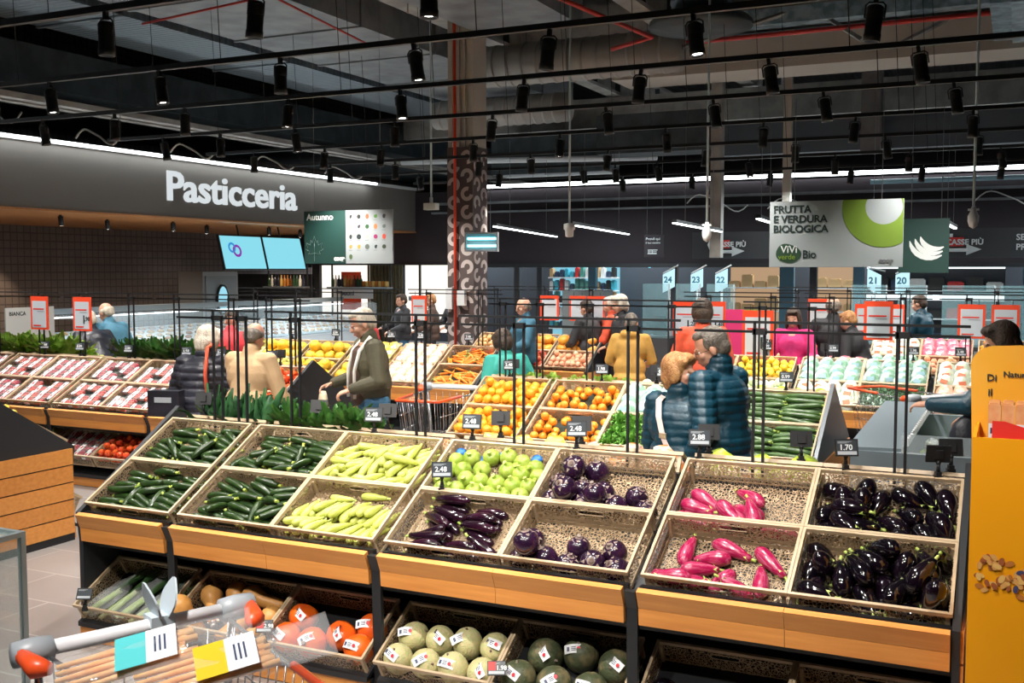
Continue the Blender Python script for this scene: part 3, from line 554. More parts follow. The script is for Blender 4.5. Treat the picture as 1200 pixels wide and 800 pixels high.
def stand(x, w, y0, label, ends='', back=True, lower=True, seam=True, group='black and wood display stands', gap=.055, endm=None, slats=True):
    """ends: 'l','r' put an end panel on that side"""
    t = empty('display_stand', (x, y0, 0), label=label, cat='display stand', group=group)
    ct, st = math.cos(TILT), math.sin(TILT)
    # sloped decks and spine, local coordinates from x, y0
    b = MB()
    top = lambda y: 0.60 + math.tan(TILT) * y
    for s in ((1, -1) if back else (1,)):
        def Y(v): return v if s == 1 else 2 * SP - v
        b.prism([(Y(.06), .59), (Y(.70), .59 + .64 * math.tan(TILT)), (Y(.70), .57 + .64 * math.tan(TILT)), (Y(.06), .565)], 0, w)
        b.prism([(Y(.0), .52), (Y(.03), .52), (Y(.03), .70), (Y(.0), .70)], -.002, w + .002)
        b.prism([(Y(-.06), .11), (Y(.36), .335), (Y(.36), .315), (Y(-.06), .085)], 0, w)      # lower shelf
        b.prism([(Y(.46), .0), (Y(.48), .0), (Y(.48), .79), (Y(.46), .79)], 0, w)             # inner back
        b.prism([(Y(-.02), .0), (Y(.0), .0), (Y(.0), .09), (Y(-.02), .09)], 0, w)
    b.prism([(SP - .02, .0), (SP + .02, .0), (SP + .02, 1.04), (SP - .02, 1.04)], 0, w)
    b.build('body', M_black, t)
    for s in ((1, -1) if back else (1,)):
        f = MB(); g = .004
        def pr_(poly, x0, x1, mi):
            f.prism([(p if s == 1 else 2 * SP - p, z) for p, z in poly], x0, x1, mi)
        xs_ = [g, w / 2, w - g] if seam and w > .7 else [g, w - g]
        for i in range(len(xs_) - 1):
            pr_([(-.068, .695), (-.038, .705), (-.008, .622), (-.034, .618)], xs_[i] + .001, xs_[i + 1] - .001, 0)
            pr_([(-.034, .6165), (-.008, .6165), (-.002, .545), (-.028, .545)], xs_[i] + .001, xs_[i + 1] - .001, 1)
        fix(f.build('fascia_board', [M_wood, M_wood2], t).data)
        if lower:
            f = MB()
            pr_([(-.05, .10), (-.03, .10), (-.03, .005), (-.05, .005)], g, w - g, 0)
            fix(f.build('plinth', [M_wood2], t).data)
    if gap:
        b = MB()
        for s in ((1, -1) if back else (1,)):
            yy = (lambda v: v) if s == 1 else (lambda v: 2 * SP - v)
            b.prism([(yy(-.058), .69), (yy(-.02), .69), (yy(.0), .60), (yy(.03), .0), (yy(.0), .0), (yy(-.02), .61)], w + .004, w + gap - .004)
            b.prism([(yy(.0), .62), (yy(.66), .99), (yy(.66), .93), (yy(.0), .56)], w + .004, w + gap - .004)
        fix(b.build('bracket', M_black, t).data)
    for e in ends:
        xa = -.03 if e == 'l' else w
        p = MB()
        pk = 1.19
        f0, f1 = -.03, 2 * SP + .03
        if not back: f1 = SP + .03
        poly = [(f0 + .02, 0), (f0 + .02, .54), (f0, .70), (SP, pk), (f1, .70), (f1 - .02, .54), (f1 - .02, 0)]
        if not back: poly = [(f0 + .02, 0), (f0 + .02, .54), (f0, .70), (SP, pk), (SP + .03, pk), (SP + .03, 0)]
        p.prism(poly, xa, xa + .028)
        fix(p.build('side_panel', endm or M_bmat, t).data)
        if slats:
            q = MB(); x2 = xa - .012 if e == 'l' else xa + .028
            for k in range(5):
                q.box((x2, f0 + .03, .06 + k * .128), (x2 + .012, f1 - .03, .06 + k * .128 + .118), k % 2)
            q.build('slat_cladding', [M_wood, M_wood2], t)
    return t


# ---------------------------------------------------------------- price tags
M_lcd = mat('grey_display', (0.035, 0.045, 0.055), 0.3)
M_lcdw = mat('pale_display_band', (0.42, 0.46, 0.50), 0.4)
M_lcdr = mat('red_display_field', (0.65, 0.02, 0.02), 0.4)
M_dig = mat('display_digits', (0.75, 0.78, 0.80), 0.5)
M_off = mat('dull_back', (0.025, 0.026, 0.03), 0.55)
_tagm = {}


def tag_parts():
    b = MB()
    b.box((-.018, -.012, -.028), (.018, .012, -.004)); b.box((-.011, -.016, -.008), (.011, .016, .012))
    b.cb((0, 0, .016), (.014, .012, .03))
    c = b.mesh('clip', M_black)
    s = MB(); s.tube([(0, 0, .012), (0, .004, .03), (0, 0, .055)], [.009, .007, .008], 8)
    s.lathe([(.002, -.011), (.009, -.008), (.011, 0), (.009, .008), (.002, .011)], 10, M=Matrix.Translation((0, .0, .05)))
    st = s.mesh('stalk', M_black)
    h = MB(); W2, H2 = .05, .038
    h.box((-W2, -.006, -H2), (W2, .006, H2))
    h.box((-.018, .006, -.02), (.018, .016, .02))
    hs = h.mesh('screen', M_black)
    f = MB(); f.box((-W2 + .005, -.0072, -H2 + .005), (W2 - .005, -.006, H2 - .005), 0)
    f.box((-W2 + .008, -.0078, -H2 + .007), (W2 - .008, -.0072, -H2 + .022), 1)
    for i in range(3):
        f.box((-W2 + .009, -.0078, H2 - .012 - .0035 * i), (W2 - .03 - .01 * i, -.0074, H2 - .0105 - .0035 * i), 1)
    fs = f.mesh('display', [M_lcd, M_lcdw])
    f.box((-W2 + .005, -.0079, -.012), (-.004, -.0073, H2 - .005), 2)
    fr = f.mesh('display', [M_lcd, M_lcdw, M_lcdr])
    return c, st, hs, fs, fr


TAGP = tag_parts()


def price_tag(x, y, z, label, text=None, yaw=0.44, tip=-.25, face=True, red=False, k=1.0, group='electronic price tags on the crates', small=False):
    """x,y,z: the clip on the rim; yaw 0 looks to -y"""
    t = empty('price_tag', (x, y, z), (0, 0, yaw), label, 'price tag', group)
    t.scale = (k, k, k)
    c, st, hs, fs, fr = TAGP
    if not small:
        ob('clip', c, t)
    ob('stalk', st, t)
    s = ob('screen', hs, t, (0, -.006, .088), (tip, 0, 0))
    if face:
        ob('display', fr if red else fs, s)
        if text:
            ob('lettering', text_mesh(text, .034, M_dig, .0004, .0006), s, (-.034 if not red else -.002, -.0079, -.010), (PI / 2, 0, 0))
    return t


# ---------------------------------------------------------------- hanging rod frames over the spines
def rod_frame(x0, x1, y, posts, label, z0=1.05, zt=1.77, off=0.0):
    t = empty('rod_frame', (x0, y, z0), label=label, cat='rack', group='black rod frames above the stands')
    for dz, dy in ((0, -.012), (-.045, .014)):
        b = MB(); b.box((off, dy - .006, zt - z0 + dz - .006), (x1 - x0 + off, dy + .006, zt - z0 + dz + .006)); b.build('rail', M_black, t)
    for p in posts:
        for dx, dy, h in ((-.02, -.012, zt), (.02, .014, zt - .045)):
            b = MB(); b.box((p - x0 + dx - .006, dy - .006, 0), (p - x0 + dx + .006, dy + .006, h - z0)); b.build('post', M_black, t)
        b = MB(); b.box((p - x0 - .03, -.018, zt - z0 - .058), (p - x0 + .03, .02, zt - z0 - .03)); b.build('bracket', M_black, t)
    return t

# ---------------------------------------------------------------- front bank
lab = ['leftmost unit of the front vegetable stand, one crate wide', 'front stand unit under the zucchini crates, second from the left',
       'front stand unit under the long and round dark eggplants', 'rightmost front stand unit beside the yellow cardboard display']
for i, x in enumerate(XU):
    stand(x, .6 if i == 0 else 1.2, 0, lab[i], ends={0: 'l', 3: 'r'}.get(i, ''), gap=0 if i == 3 else .055)
CX = [0.0, .655, 1.255, 1.91, 2.51, 3.165, 3.765]
top = [
    ('z00', 'zucchini', 'dark green zucchini heaped in the front left corner crate', 'dark green zucchini'),
    ('z10', 'zucchini', 'dark green zucchini in the second front crate from the left', 'dark green zucchini'),
    ('l0', 'zucchini', 'pale green zucchini in the front crate, ends facing the aisle', 'pale green zucchini'),
    ('le', 'eggplant', 'long glossy dark purple eggplant with bright green calyx', 'long purple eggplants'),
    ('re0', 'eggplant', 'round violet eggplant in the half-empty front crate', 'round violet eggplants'),
    ('pk0', 'eggplant', 'pink striped eggplant in the front crate', 'pink striped eggplants'),
    ('bk0', 'eggplant', 'oval glossy black eggplant in the front right crate', 'oval black eggplants')]
topb = [
    ('z01', 'zucchini', 'dark green zucchini in the upper left corner crate', 'dark green zucchini'),
    ('z11', 'zucchini', 'dark green zucchini in the second upper crate from the left', 'dark green zucchini'),
    ('l1', 'zucchini', 'pale green zucchini in the upper crate, heaped in all directions', 'pale green zucchini'),
    ('rz', 'zucchini', 'round ribbed light green zucchini', 'round green zucchini'),
    ('re1', 'eggplant', 'round violet eggplant in the upper crate', 'round violet eggplants'),
    ('pk1', 'eggplant', 'pink striped eggplant in the upper crate, calyx to calyx', 'pink striped eggplants'),
    ('bk1', 'eggplant', 'oval glossy black eggplant in the upper right crate', 'oval black eggplants')]
what = ['dark zucchini', 'dark zucchini', 'pale zucchini', 'long dark eggplants', 'round violet eggplants', 'pink eggplants', 'black eggplants']
whatb = ['dark zucchini', 'dark zucchini', 'pale zucchini', 'round green zucchini', 'round violet eggplants', 'pink eggplants', 'black eggplants']
sfx = ['at the left corner', 'next to the left corner crate', '', '', '', '', '']
CRT = {}
for i, x in enumerate(CX):
    for row, (tp, wh) in enumerate(((top, what), (topb, whatb))):
        M = crate_M(x, 0, .75, row)
        lb = ('perforated beige crate of %s, %s row %s' % (wh[i], ('front', 'upper')[row], sfx[i])).strip()
        CRT[(i, row)] = M
        key, cat, l, g = tp[i]
        place_crate(M, lb, 'beige crates on the front stand', insert=INSERT_P if key[0] in 'zl' or key == 'rz' else None)
        fill(key, M, l, g, cat)
# blue cushioned paper under the round zucchini
M_blue = mat('blue_paper', (0.02, 0.16, 0.55), 0.5)
b = MB(); b.box((.02, .27, -.087), (.18, .37, -.084))
for k in (0, 1, 4, 7):
    b.lathe([(.002, -.02), (.028, -.012), (.03, 0), (.02, .012), (.002, .015)], 10, M=Matrix.Translation((.05 + k * .062, .355 - .006 * (k % 2), -.055)))
t = b.build('blue_tray_liner', M_blue); t.matrix_world = CRT[(3, 1)]
tag(t, 'blue cupped paper liner under the round green zucchini', 'liner')
# lower crates
low = [('', ''), ('bn', 'butternut'), ('hk', 'orange pumpkins'), ('me', 'pale melons'), ('dm', 'dark melons'), ('bk2', 'dark eggplants'), ('', '')]
lw = ['bagged leeks', 'butternut squash', 'orange pumpkins', 'pale melons', 'dark green melons', 'a few dark eggplants', 'nothing']
LC = {}
for i, x in enumerate(CX):
    M = crate_M(x, -.10, .21, 0); LC[i] = M
    place_crate(M, 'beige crate on the bottom shelf holding ' + lw[i], 'beige crates on the bottom shelf')
fill('bn', LC[1], 'tan butternut squash on the bottom shelf', 'butternut squash', 'squash')
fill('hk', LC[2], 'orange pumpkin with a white paper label on the bottom shelf', 'orange pumpkins', 'pumpkin')
fill('me', LC[3], 'pale netted melon on the bottom shelf', 'pale melons', 'melon')
fill('dm', LC[4], 'dark green melon on the bottom shelf', 'dark melons', 'melon')
fill('bk2', LC[5], 'dark eggplant in a nearly empty bottom crate', 'eggplants on the bottom shelf', 'eggplant')


def sticker(M, x, y, z, rz, tilt, label, w=.085, h=.04, group='paper labels on the melons and pumpkins'):
    """slightly curled paper strip"""
    b = MB(); n = 6; vs = []
    for k in range(n + 1):
        u = (k / n - .5); zz = -.018 * (2 * u) ** 2
        vs += [(u * w, -h / 2, zz), (u * w, h / 2, zz)]
    vs2 = [(a, c, d - .0006) for a, c, d in vs]; m = len(vs)
    fs = [(2 * k, 2 * k + 1, 2 * k + 3, 2 * k + 2) for k in range(n)] + [(m + 2 * k, m + 2 * k + 2, m + 2 * k + 3, m + 2 * k + 1) for k in range(n)]
    b.add(vs + vs2, fs, 0, True)
    o = b.mesh('paper_label', M_wht)
    t = ob('paper_label', o)
    t.matrix_world = M @ Matrix.Translation((x, y, z)) @ Matrix.Rotation(rz, 4, 'Z') @ Matrix.Rotation(tilt, 4, 'X')
    tag(t, label, 'label', group)
    p = MB()
    p.lathe([(.009, .0008), (.009, .0018)], 8, 0, False, Matrix.Translation((w * .28, 0, -.004)))
    p.box((-w * .34, -.010, -.0075), (-w * .16, .008, -.0035), 1)
    for k in range(3):
        p.box((-w * .1, -.009 + k * .007, .0002), (w * .14, -.006 + k * .007, .0012), 1)
    p.build('printed_mark', [M_red, M_navy], t)
    return t


def top_of(key, i):
    a = [float(v) for v in SET[key][1].split(';')[i].split(',')]
    return a[1] / 1000, a[2] / 1000, a[3] / 1000


for key, li, r, nm in (('hk', 2, .078, 'orange pumpkin'), ('me', 3, .079, 'pale melon'), ('dm', 4, .083, 'dark melon')):
    for i in range(len(SET[key][1].split(';'))):
        x, y, z = top_of(key, i)
        q = .018
        sticker(LC[li], x + (.012 if i % 2 else -.012), y - .4 * r, z + r * .92, (i * 1.3 + .5) % 2.2 - 1.0, .45, 'white paper label with red print lying on ' + ('an ' if nm[0] == 'o' else 'a ') + nm)
# bagged leeks
M_leek = veg_mat('leek_green', (0.10, 0.22, 0.06), (0.03, 0.08, 0.03), 8, 0.3, 0.7, 0.4)
M_leekw = veg_mat('leek_white', (0.6, 0.66, 0.42), (0.35, 0.5, 0.15), 8, 0.3, 0.7, 0.4)
M_film = mat('clear_film', (0.9, 0.95, 0.95), 0.12, alpha=0.16, spec=0.9)


def leek():
    b = MB(); b.tube([(0, -.17, 0), (0, -.08, .004), (0, .02, .004)], [.013, .014, .016], 8)
    o = b.build('leek', M_leekw)
    s = MB()
    for k in range(7):
        a = (k - 3) * .07; l = .19 + .015 * (k % 3)
        n = 5; vs = []
        for j in range(n + 1):
            u = j / n; wd = .016 * (1 - u * .7)
            vs += [(math.sin(a) * u * l - wd, .01 + u * l, .006 + .012 * math.sin(u * 3) + .004 * (k % 3)), (math.sin(a) * u * l + wd, .01 + u * l, .012 + .01 * math.sin(u * 3) + .004 * (k % 3))]
        s.add(vs, [(2 * j, 2 * j + 1, 2 * j + 3, 2 * j + 2) for j in range(n)], 0, True)
    s.build('leaves', M_leek, o)
    return proto(o)


LEEK = leek()
r = random.Random(4)
for i in range(9):
    dup(LEEK, LC[0] @ Matrix.Translation((.08 + .055 * i, .19 + r.uniform(-.01, .01), -.10 + .03 * (i % 2))) @ Matrix.Rotation(r.uniform(-.5, -.2), 4, 'Z'), 'leek with dark green leaves in the bottom left crate', 'leeks', 'leek')
LEEK.location = (0, 0, -50)
for i in range(3):
    b = MB(); R_ = []
    for j in range(9):
        u = j / 8; wd = .075 * (.35 + .65 * math.sin(PI * min(1, u * 1.2 + .1)) ** .5) if u < .95 else .02
        R_.append([(wd * math.cos(2 * PI * k / 10) * (1 + .06 * r.uniform(-1, 1)), -.17 + .36 * u, .028 * math.sin(2 * PI * k / 10) * (1 + .2 * r.uniform(-1, 1)) + .01) for k in range(10)])
    b.loft(R_, 0, False)
    t = b.build('plastic_bag', M_film); t.matrix_world = LC[0] @ Matrix.Translation((.12 + .18 * i, .18, -.075)) @ Matrix.Rotation(-.35, 4, 'Z')
    tag(t, 'clear plastic bag round leeks, ' + ['leftmost in the bottom left crate', 'middle one in the bottom left crate', 'rightmost in the bottom left crate'][i], 'bag', 'leek bags')

# price tags on the front stand
ct, st_ = math.cos(TILT), math.sin(TILT)
YB, ZB = 2 * DEP * ct, .75 + 2 * DEP * st_
YM, ZM = DEP * ct, .75 + DEP * st_
for x, y, z, tx, yaw, lbx in ((1.42, YB, ZB, '2.48', .3, 'price tag reading 2.48 above the upper pale zucchini crate'),
                              (2.02, YB, ZB, '2.48', .2, 'price tag reading 2.48 at the upper left of the round zucchini crate'),
                              (2.03, YM, ZM, '2.48', .5, 'price tag reading 2.48 between the round zucchini and long eggplants'),
                              (2.60, YB, ZB, '2.48', .42, 'price tag above the upper round eggplant crate, facing forward'),
                              (3.22, YB, ZB, '2.88', .3, 'price tag reading 2.88 in front of the embracing couple'),
                              (3.88, YB, ZB, '1.70', .45, 'price tag reading 1.70 above the upper black eggplant crate'),
                              ):
    price_tag(x, y + .01, z + .008, lbx, tx, yaw)
price_tag(4.26, YB + .01, ZB + .008, 'price tag turned away at the right end of the front stand', None, PI + .3, face=False)
for x, y, lbx in ((1.40, .86, 'price tag behind the 2.48 tag at the man\'s jeans, turned away'), (3.22, .86, 'price tag turned away behind the one reading 2.88'), (4.30, .88, 'price tag turned away at the far right, black back toward us'),
                  (.10, .84, 'black price tag back at the upper left corner crate'), (2.1, .86, 'price tag back beside the oranges'), (2.56, .86, 'price tag back behind the round eggplants'), (3.66, .84, 'price tag back by the cucumber bag'), (.95, .84, 'price tag back among the dark leeks')):
    price_tag(x, y, ZB + .008, lbx, None, PI + .35, .25, face=False)
for i, tx, red in ((0, None, 0), (1, '1.48', 0), (2, '2.98', 1), (4, '1.98', 1)):
    p = LC[i] @ Vector((.10 if i == 0 else .04, 0, 0))
    price_tag(p.x, p.y, p.z + .006, 'price tag clipped to the bottom crate of ' + lw[i], tx, .45, -.55, red=bool(red), k=.8)
# rod frames
for (a, c, ps) in ((-.02, .60, (.30, .48)), (.66, 1.86, (.86, 1.68)), (1.92, 3.11, (2.26, 2.87)), (3.17, 4.37, (3.48, 4.10))):
    rod_frame(a, c, .745, ps, 'black rod frame above the front stand, ' + {-.02: 'shortest, at the left end', .66: 'second from the left', 1.92: 'left of the couple', 3.17: 'rightmost, crossing the couple'}[a])

# ---------------------------------------------------------------- the hall
def tile_mat(name, c, c2, grout, sx, sy, gw, rough, axes='XY', off=.5):
    m = bpy.data.materials.new(name); m.use_nodes = True
    nt = m.node_tree; N = nt.nodes; L = nt.links; b = N['Principled BSDF']
    b.inputs['Roughness'].default_value = rough
    tc = N.new('ShaderNodeTexCoord'); sp = N.new('ShaderNodeSeparateXYZ'); cb_ = N.new('ShaderNodeCombineXYZ')
    L.new(tc.outputs['Object'], sp.inputs[0]); L.new(sp.outputs[axes[0]], cb_.inputs[0]); L.new(sp.outputs[axes[1]], cb_.inputs[1])
    br = N.new('ShaderNodeTexBrick'); br.offset = off
    br.inputs['Color1'].default_value = (*c, 1); br.inputs['Color2'].default_value = (*c2, 1); br.inputs['Mortar'].default_value = (*grout, 1)
    br.inputs['Scale'].default_value = 1; br.inputs['Brick Width'].default_value = sx; br.inputs['Row Height'].default_value = sy
    br.inputs['Mortar Size'].default_value = gw; br.inputs['Mortar Smooth'].default_value = .1
    L.new(cb_.outputs[0], br.inputs['Vector'])
    n = N.new('ShaderNodeTexNoise'); n.inputs['Scale'].default_value = 2.2; n.inputs['Detail'].default_value = 5; L.new(tc.outputs['Object'], n.inputs['Vector'])
    mr = N.new('ShaderNodeMapRange'); mr.inputs[3].default_value = .8; mr.inputs[4].default_value = 1.2; L.new(n.outputs[0], mr.inputs[0])
    mu = N.new('ShaderNodeMix'); mu.data_type = 'RGBA'; mu.blend_type = 'MULTIPLY'; mu.inputs[0].default_value = 1
    L.new(br.outputs[0], mu.inputs[6]); L.new(mr.outputs[0], mu.inputs[7]); L.new(mu.outputs[2], b.inputs['Base Color'])
    return m


def corr_mat(name, c, scale, rough=.45, metal=.6, axis='Y', depth=.02):
    """ribbed sheet metal"""
    m = bpy.data.materials.new(name); m.use_nodes = True
    nt = m.node_tree; N = nt.nodes; L = nt.links; b = N['Principled BSDF']
    b.inputs['Base Color'].default_value = (*c, 1); b.inputs['Roughness'].default_value = rough; b.inputs['Metallic'].default_value = metal
    tc = N.new('ShaderNodeTexCoord'); w = N.new('ShaderNodeTexWave'); w.bands_direction = axis; w.inputs['Scale'].default_value = scale
    w.inputs['Distortion'].default_value = .3
    L.new(tc.outputs['Object'], w.inputs[0]); bp = N.new('ShaderNodeBump'); bp.inputs['Distance'].default_value = depth; bp.inputs['Strength'].default_value = .8
    L.new(w.outputs[1], bp.inputs['Height']); L.new(bp.outputs[0], b.inputs['Normal'])
    return m


def box_ob(name, a, c, m, parent=None):
    o = [(a[i] + c[i]) / 2 for i in range(3)]
    b_ = MB(); b_.box([a[i] - o[i] for i in range(3)], [c[i] - o[i] for i in range(3)])
    return b_.build(name, m, parent, o)


M_floor = tile_mat('floor_tile', (0.30, 0.28, 0.27), (0.23, 0.205, 0.20), (0.42, 0.40, 0.38), .9, .45, .007, .28)
M_conc = mat('painted_deck', (0.17, 0.17, 0.17), .8, noise=(3, (.11, .11, .112), .4, .7))
M_duct = mat('galvanised_duct', (0.27, 0.29, 0.30), .5, .3, noise=(2.5, (.17, .185, .20), .35, .65))
M_ductd = mat('dark_duct', (0.045, 0.06, 0.066), .6, noise=(3, (.025, .035, .04), .4, .6))
M_wallg = mat('warm_grey_plaster', (0.155, 0.142, 0.125), .8)
M_dkwall = mat('aubergine_wall', (0.022, 0.015, 0.019), .8)
M_beam = mat('painted_beam', (0.36, 0.35, 0.32), .7, noise=(3, (.26, .25, .23), .4, .6))
M_cream = mat('cream_panel', (0.50, 0.45, 0.38), .7)
M_soff = wood('soffit_wood', (0.52, 0.22, 0.07), (0.40, 0.16, 0.05))
M_led = emis('led_strip', (0.90, 0.97, 1.0), 9)
M_led2 = emis('lamp_face', (1, .97, .92), 14)
M_redp = mat('red_pipe_paint', (0.50, 0.03, 0.02), .5)
M_white = mat('white_paint', (0.72, 0.74, 0.75), .5)
struct(box_ob('floor', (-14, -6.5, -.1), (9, 27, 0), M_floor))
struct(box_ob('ceiling', (-14, -6.5, 7.2), (9, 27, 7.4), corr_mat('roof_sheet', (0.20, 0.20, .20), 2.2, .6, .2, 'X')))
struct(box_ob('wall_left', (-12.7, -6.5, 0), (-12.5, 27, 7.2), tile_mat('brown_wall_tile', (0.15, 0.118, 0.104), (0.175, 0.14, 0.125), (0.08, 0.064, 0.057), .15, .15, .012, .3, 'YZ', 0)))
struct(box_ob('wall_right', (8.8, -6.5, 0), (9, 27, 7.2), M_dkwall))
struct(box_ob('wall_rear', (-14, -6.7, 0), (9, -6.5, 7.2), M_dkwall))
struct(box_ob('wall_back', (-14, 26.8, 0), (9, 27, 7.2), M_dkwall))
# bakery fascia over the left department
struct(box_ob('wall_fascia', (-8.25, -6.5, 2.87), (-8.0, 17.0, 3.80), M_wallg))
struct(box_ob('trim_1', (-8.3, -6.5, 3.80), (-7.96, 17.0, 3.86), M_white))
struct(box_ob('trim_2', (-12.5, -6.5, 2.84), (-7.98, 17.0, 2.868), M_soff))
t = box_ob('led_strip_light', (-7.958, -6.0, 3.815), (-7.935, 15.3, 3.85), M_led); tag(t, 'long white light strip along the top of the grey bakery fascia', 'light strip')
lamp('fascia_light', 'AREA', (-7.9, 5, 3.83), 60, (.9, .97, 1), .06, (PI / 2 * 0 + 0, math.radians(0), 0), sy=20)
# header over the mall opening
struct(box_ob('wall_header', (-14, 17.0, 2.13), (9, 17.3, 3.75), M_dkwall))
struct(box_ob('trim_3', (-14, 16.95, 2.05), (9, 17.35, 2.13), M_black))
t = box_ob('led_strip_light', (-6.4, 16.9, 3.79), (8.6, 16.96, 3.86), M_led); tag(t, 'long white light strip across the far dark wall', 'light strip')
struct(box_ob('trim_4', (-7.5, 16.9, 3.45), (8.6, 17.0, 3.5), M_duct))
struct(box_ob('trim_5', (-7.5, 16.85, 3.25), (8.6, 16.95, 3.29), M_duct))
# upper dark mass above the fascia
struct(box_ob('trim_6', (-8.2, 12, 5.6), (8.8, 12.3, 6.2), M_beam))

# lettering on the fascia
M_let = emis('illuminated_letters', (0.86, 0.92, 0.95), .75)
me = text_mesh('Pasticceria', .72, M_let, .015, .014)
xs_ = [v.co.x for v in me.vertices]; wd = max(xs_) - min(xs_)
o = ob('wall_lettering', me); k = 3.42 / wd
o.matrix_world = Matrix.Translation((-7.975, 9.07, 3.14)) @ Matrix.Rotation(PI / 2, 4, 'Z') @ Matrix.Rotation(PI / 2, 4, 'X') @ Matrix.Diagonal((k, .93, 1, 1))
tag(o, 'white illuminated word Pasticceria on the grey fascia', 'lettering')

# ---------------------------------------------------------------- column
cx, cy = -2.58, 9.32
M_deco = mat('brown_wallpaper', (0.085, 0.062, 0.058), .7)
M_decol = mat('pale_ring_print', (0.48, 0.42, 0.40), .7)
t = empty('column', (cx, cy, 0), label='steel column with brown ring-print cladding below and bare pale steel above', cat='column')
box_ob('cladding', (-.21, -.21, 0), (.21, .21, 3.72), M_deco, t)
b = MB()
for a, c in (((-.20, -.20, 3.72), (-.13, .20, 7.2)), ((.13, -.20, 3.72), (.20, .20, 7.2)), ((-.13, -.17, 3.72), (.13, .17, 7.2)), ((-.06, -.20, 3.72), (-.02, -.17, 7.2)), ((.03, -.2, 3.72), (.07, -.17, 7.2))):
    b.box(a, c)
b.build('steel_profile', M_cream, t)
b = MB(); r = random.Random(5)


def ringm(b, c, R0, R1, th, a0, a1, M, mi=0):
    n = 14; vs = []; fs = []
    for i in range(n + 1):
        a = a0 + (a1 - a0) * i / n
        for R_ in (R0, R1):
            for y in (0, th):
                vs.append((c[0] + R_ * math.cos(a), -y, c[1] + R_ * math.sin(a)))
    for i in range(n):
        k = 4 * i
        fs += [(k + 1, k + 3, k + 7, k + 5), (k + 2, k, k + 4, k + 6), (k, k + 1, k + 5, k + 4), (k + 3, k + 2, k + 6, k + 7)]
    b.add(vs, fs, mi, False, M)


for face in range(2):
    for col_ in (-.108, .104):
        for kz in range(14):
            z = .14 + kz * .255 + (.12 if col_ > 0 else 0)
            M_ = (Matrix.Translation((0, -.2105, 0)) if face == 0 else Matrix.Rotation(PI / 2, 4, 'Z') @ Matrix.Translation((0, -.2105, 0)))
            a0 = r.choice([-PI * .5, PI * .4, -PI * .2, 0])
            ringm(b, (col_, z), .045, .100, .001, a0, a0 + PI * 1.55, M_)
b.build('ring_print', M_decol, t)
b = MB(); b.tube([(-.06, -.26, .9), (-.06, -.26, 7.2)], .022, 8); b.build('red_pipe', mat('bright_red_pipe', (.75, .06, .02), .4), t)
b = MB(); b.box((-.20, -.29, 1.45), (-.10, -.215, 1.75)); b.box((-.02, -.29, 1.5), (.10, -.215, 1.72)); b.build('control_box', M_white, t)

# ---------------------------------------------------------------- ceiling services
def service(name, b, m, label, cat, group=None, fx=True):
    o = b.build(name, m)
    if fx: fix(o.data)
    return tag(o, label, cat, group)


# large rectangular ducts running away from the camera (left) with ribbed underside
b = MB(); b.box((-7.2, -3, 5.2), (-5.75, 24, 5.75)); b.box((-7.25, 3, 5.18), (-5.7, 3.06, 5.78)); b.box((-7.25, 6, 5.18), (-5.7, 6.06, 5.78)); b.box((-7.25, 9.4, 5.18), (-5.7, 9.46, 5.78))
service('ventilation_duct', b, corr_mat('ribbed_duct', (.20, .24, .27), 3.2, .4, .7, 'Y'), 'long flat ribbed metal duct high on the left', 'duct')
b = MB(); b.box((-5.6, -3, 5.25), (-3.5, 15.5, 6.5))
for y in range(-2, 15, 2): b.box((-5.63, y, 5.23), (-3.47, y + .05, 6.53))
service('ventilation_duct', b, M_duct, 'big square-sided grey duct next to the ribbed one', 'duct')
b = MB(); b.box((-12, -3, 4.6), (-8.2, 24, 5.2))
service('ventilation_duct', b, M_ductd, 'dark duct high above the bakery fascia', 'duct')
# cable trays
for i, x in enumerate((-8.0, -7.7)):
    b = MB(); b.box((x, -2, 4.28), (x + .16, 24, 4.36))
    service('cable_tray', b, M_beam, ['pale cable tray above the fascia, outer one', 'pale cable tray above the fascia, inner one'][i], 'cable tray')
# lattice beams
for i, (x, z) in enumerate(((-3.0, 5.55), (-.3, 5.6))):
    t = empty('lattice_beam', (x, 0, z), label=['steel beam running past the top of the column', 'steel beam running away at the middle of the ceiling'][i], cat='beam', group='roof beams')
    b = MB(); b.box((-.14, -4, .5), (.14, 26, .56)); b.box((-.14, -4, -.03), (.14, 26, .03)); b.box((-.02, -4, 0), (.02, 26, .5)); b.build('flanges', M_beam, t)
    for k in range(22):
        y = -3 + k * 1.3
        box_ob('stiffener', (-.12, y, .03), (.12, y + .03, .5), M_ductd, t)
# cross beams and pale slabs
for i, (y, z0, z1, x0, x1) in enumerate(((13.0, 6.0, 6.6, -8, 8.8), (16.5, 4.9, 5.5, -8, 8.8), (8.5, 6.3, 6.9, -8, 8.8))):
    b = MB(); b.box((x0, y, z0), (x1, y + .3, z1))
    service('cross_beam', b, M_beam, ['deep pale cross beam high beyond the column', 'farthest pale cross beam above the light strip', 'high cross beam closest to the camera'][i], 'beam', 'roof beams')
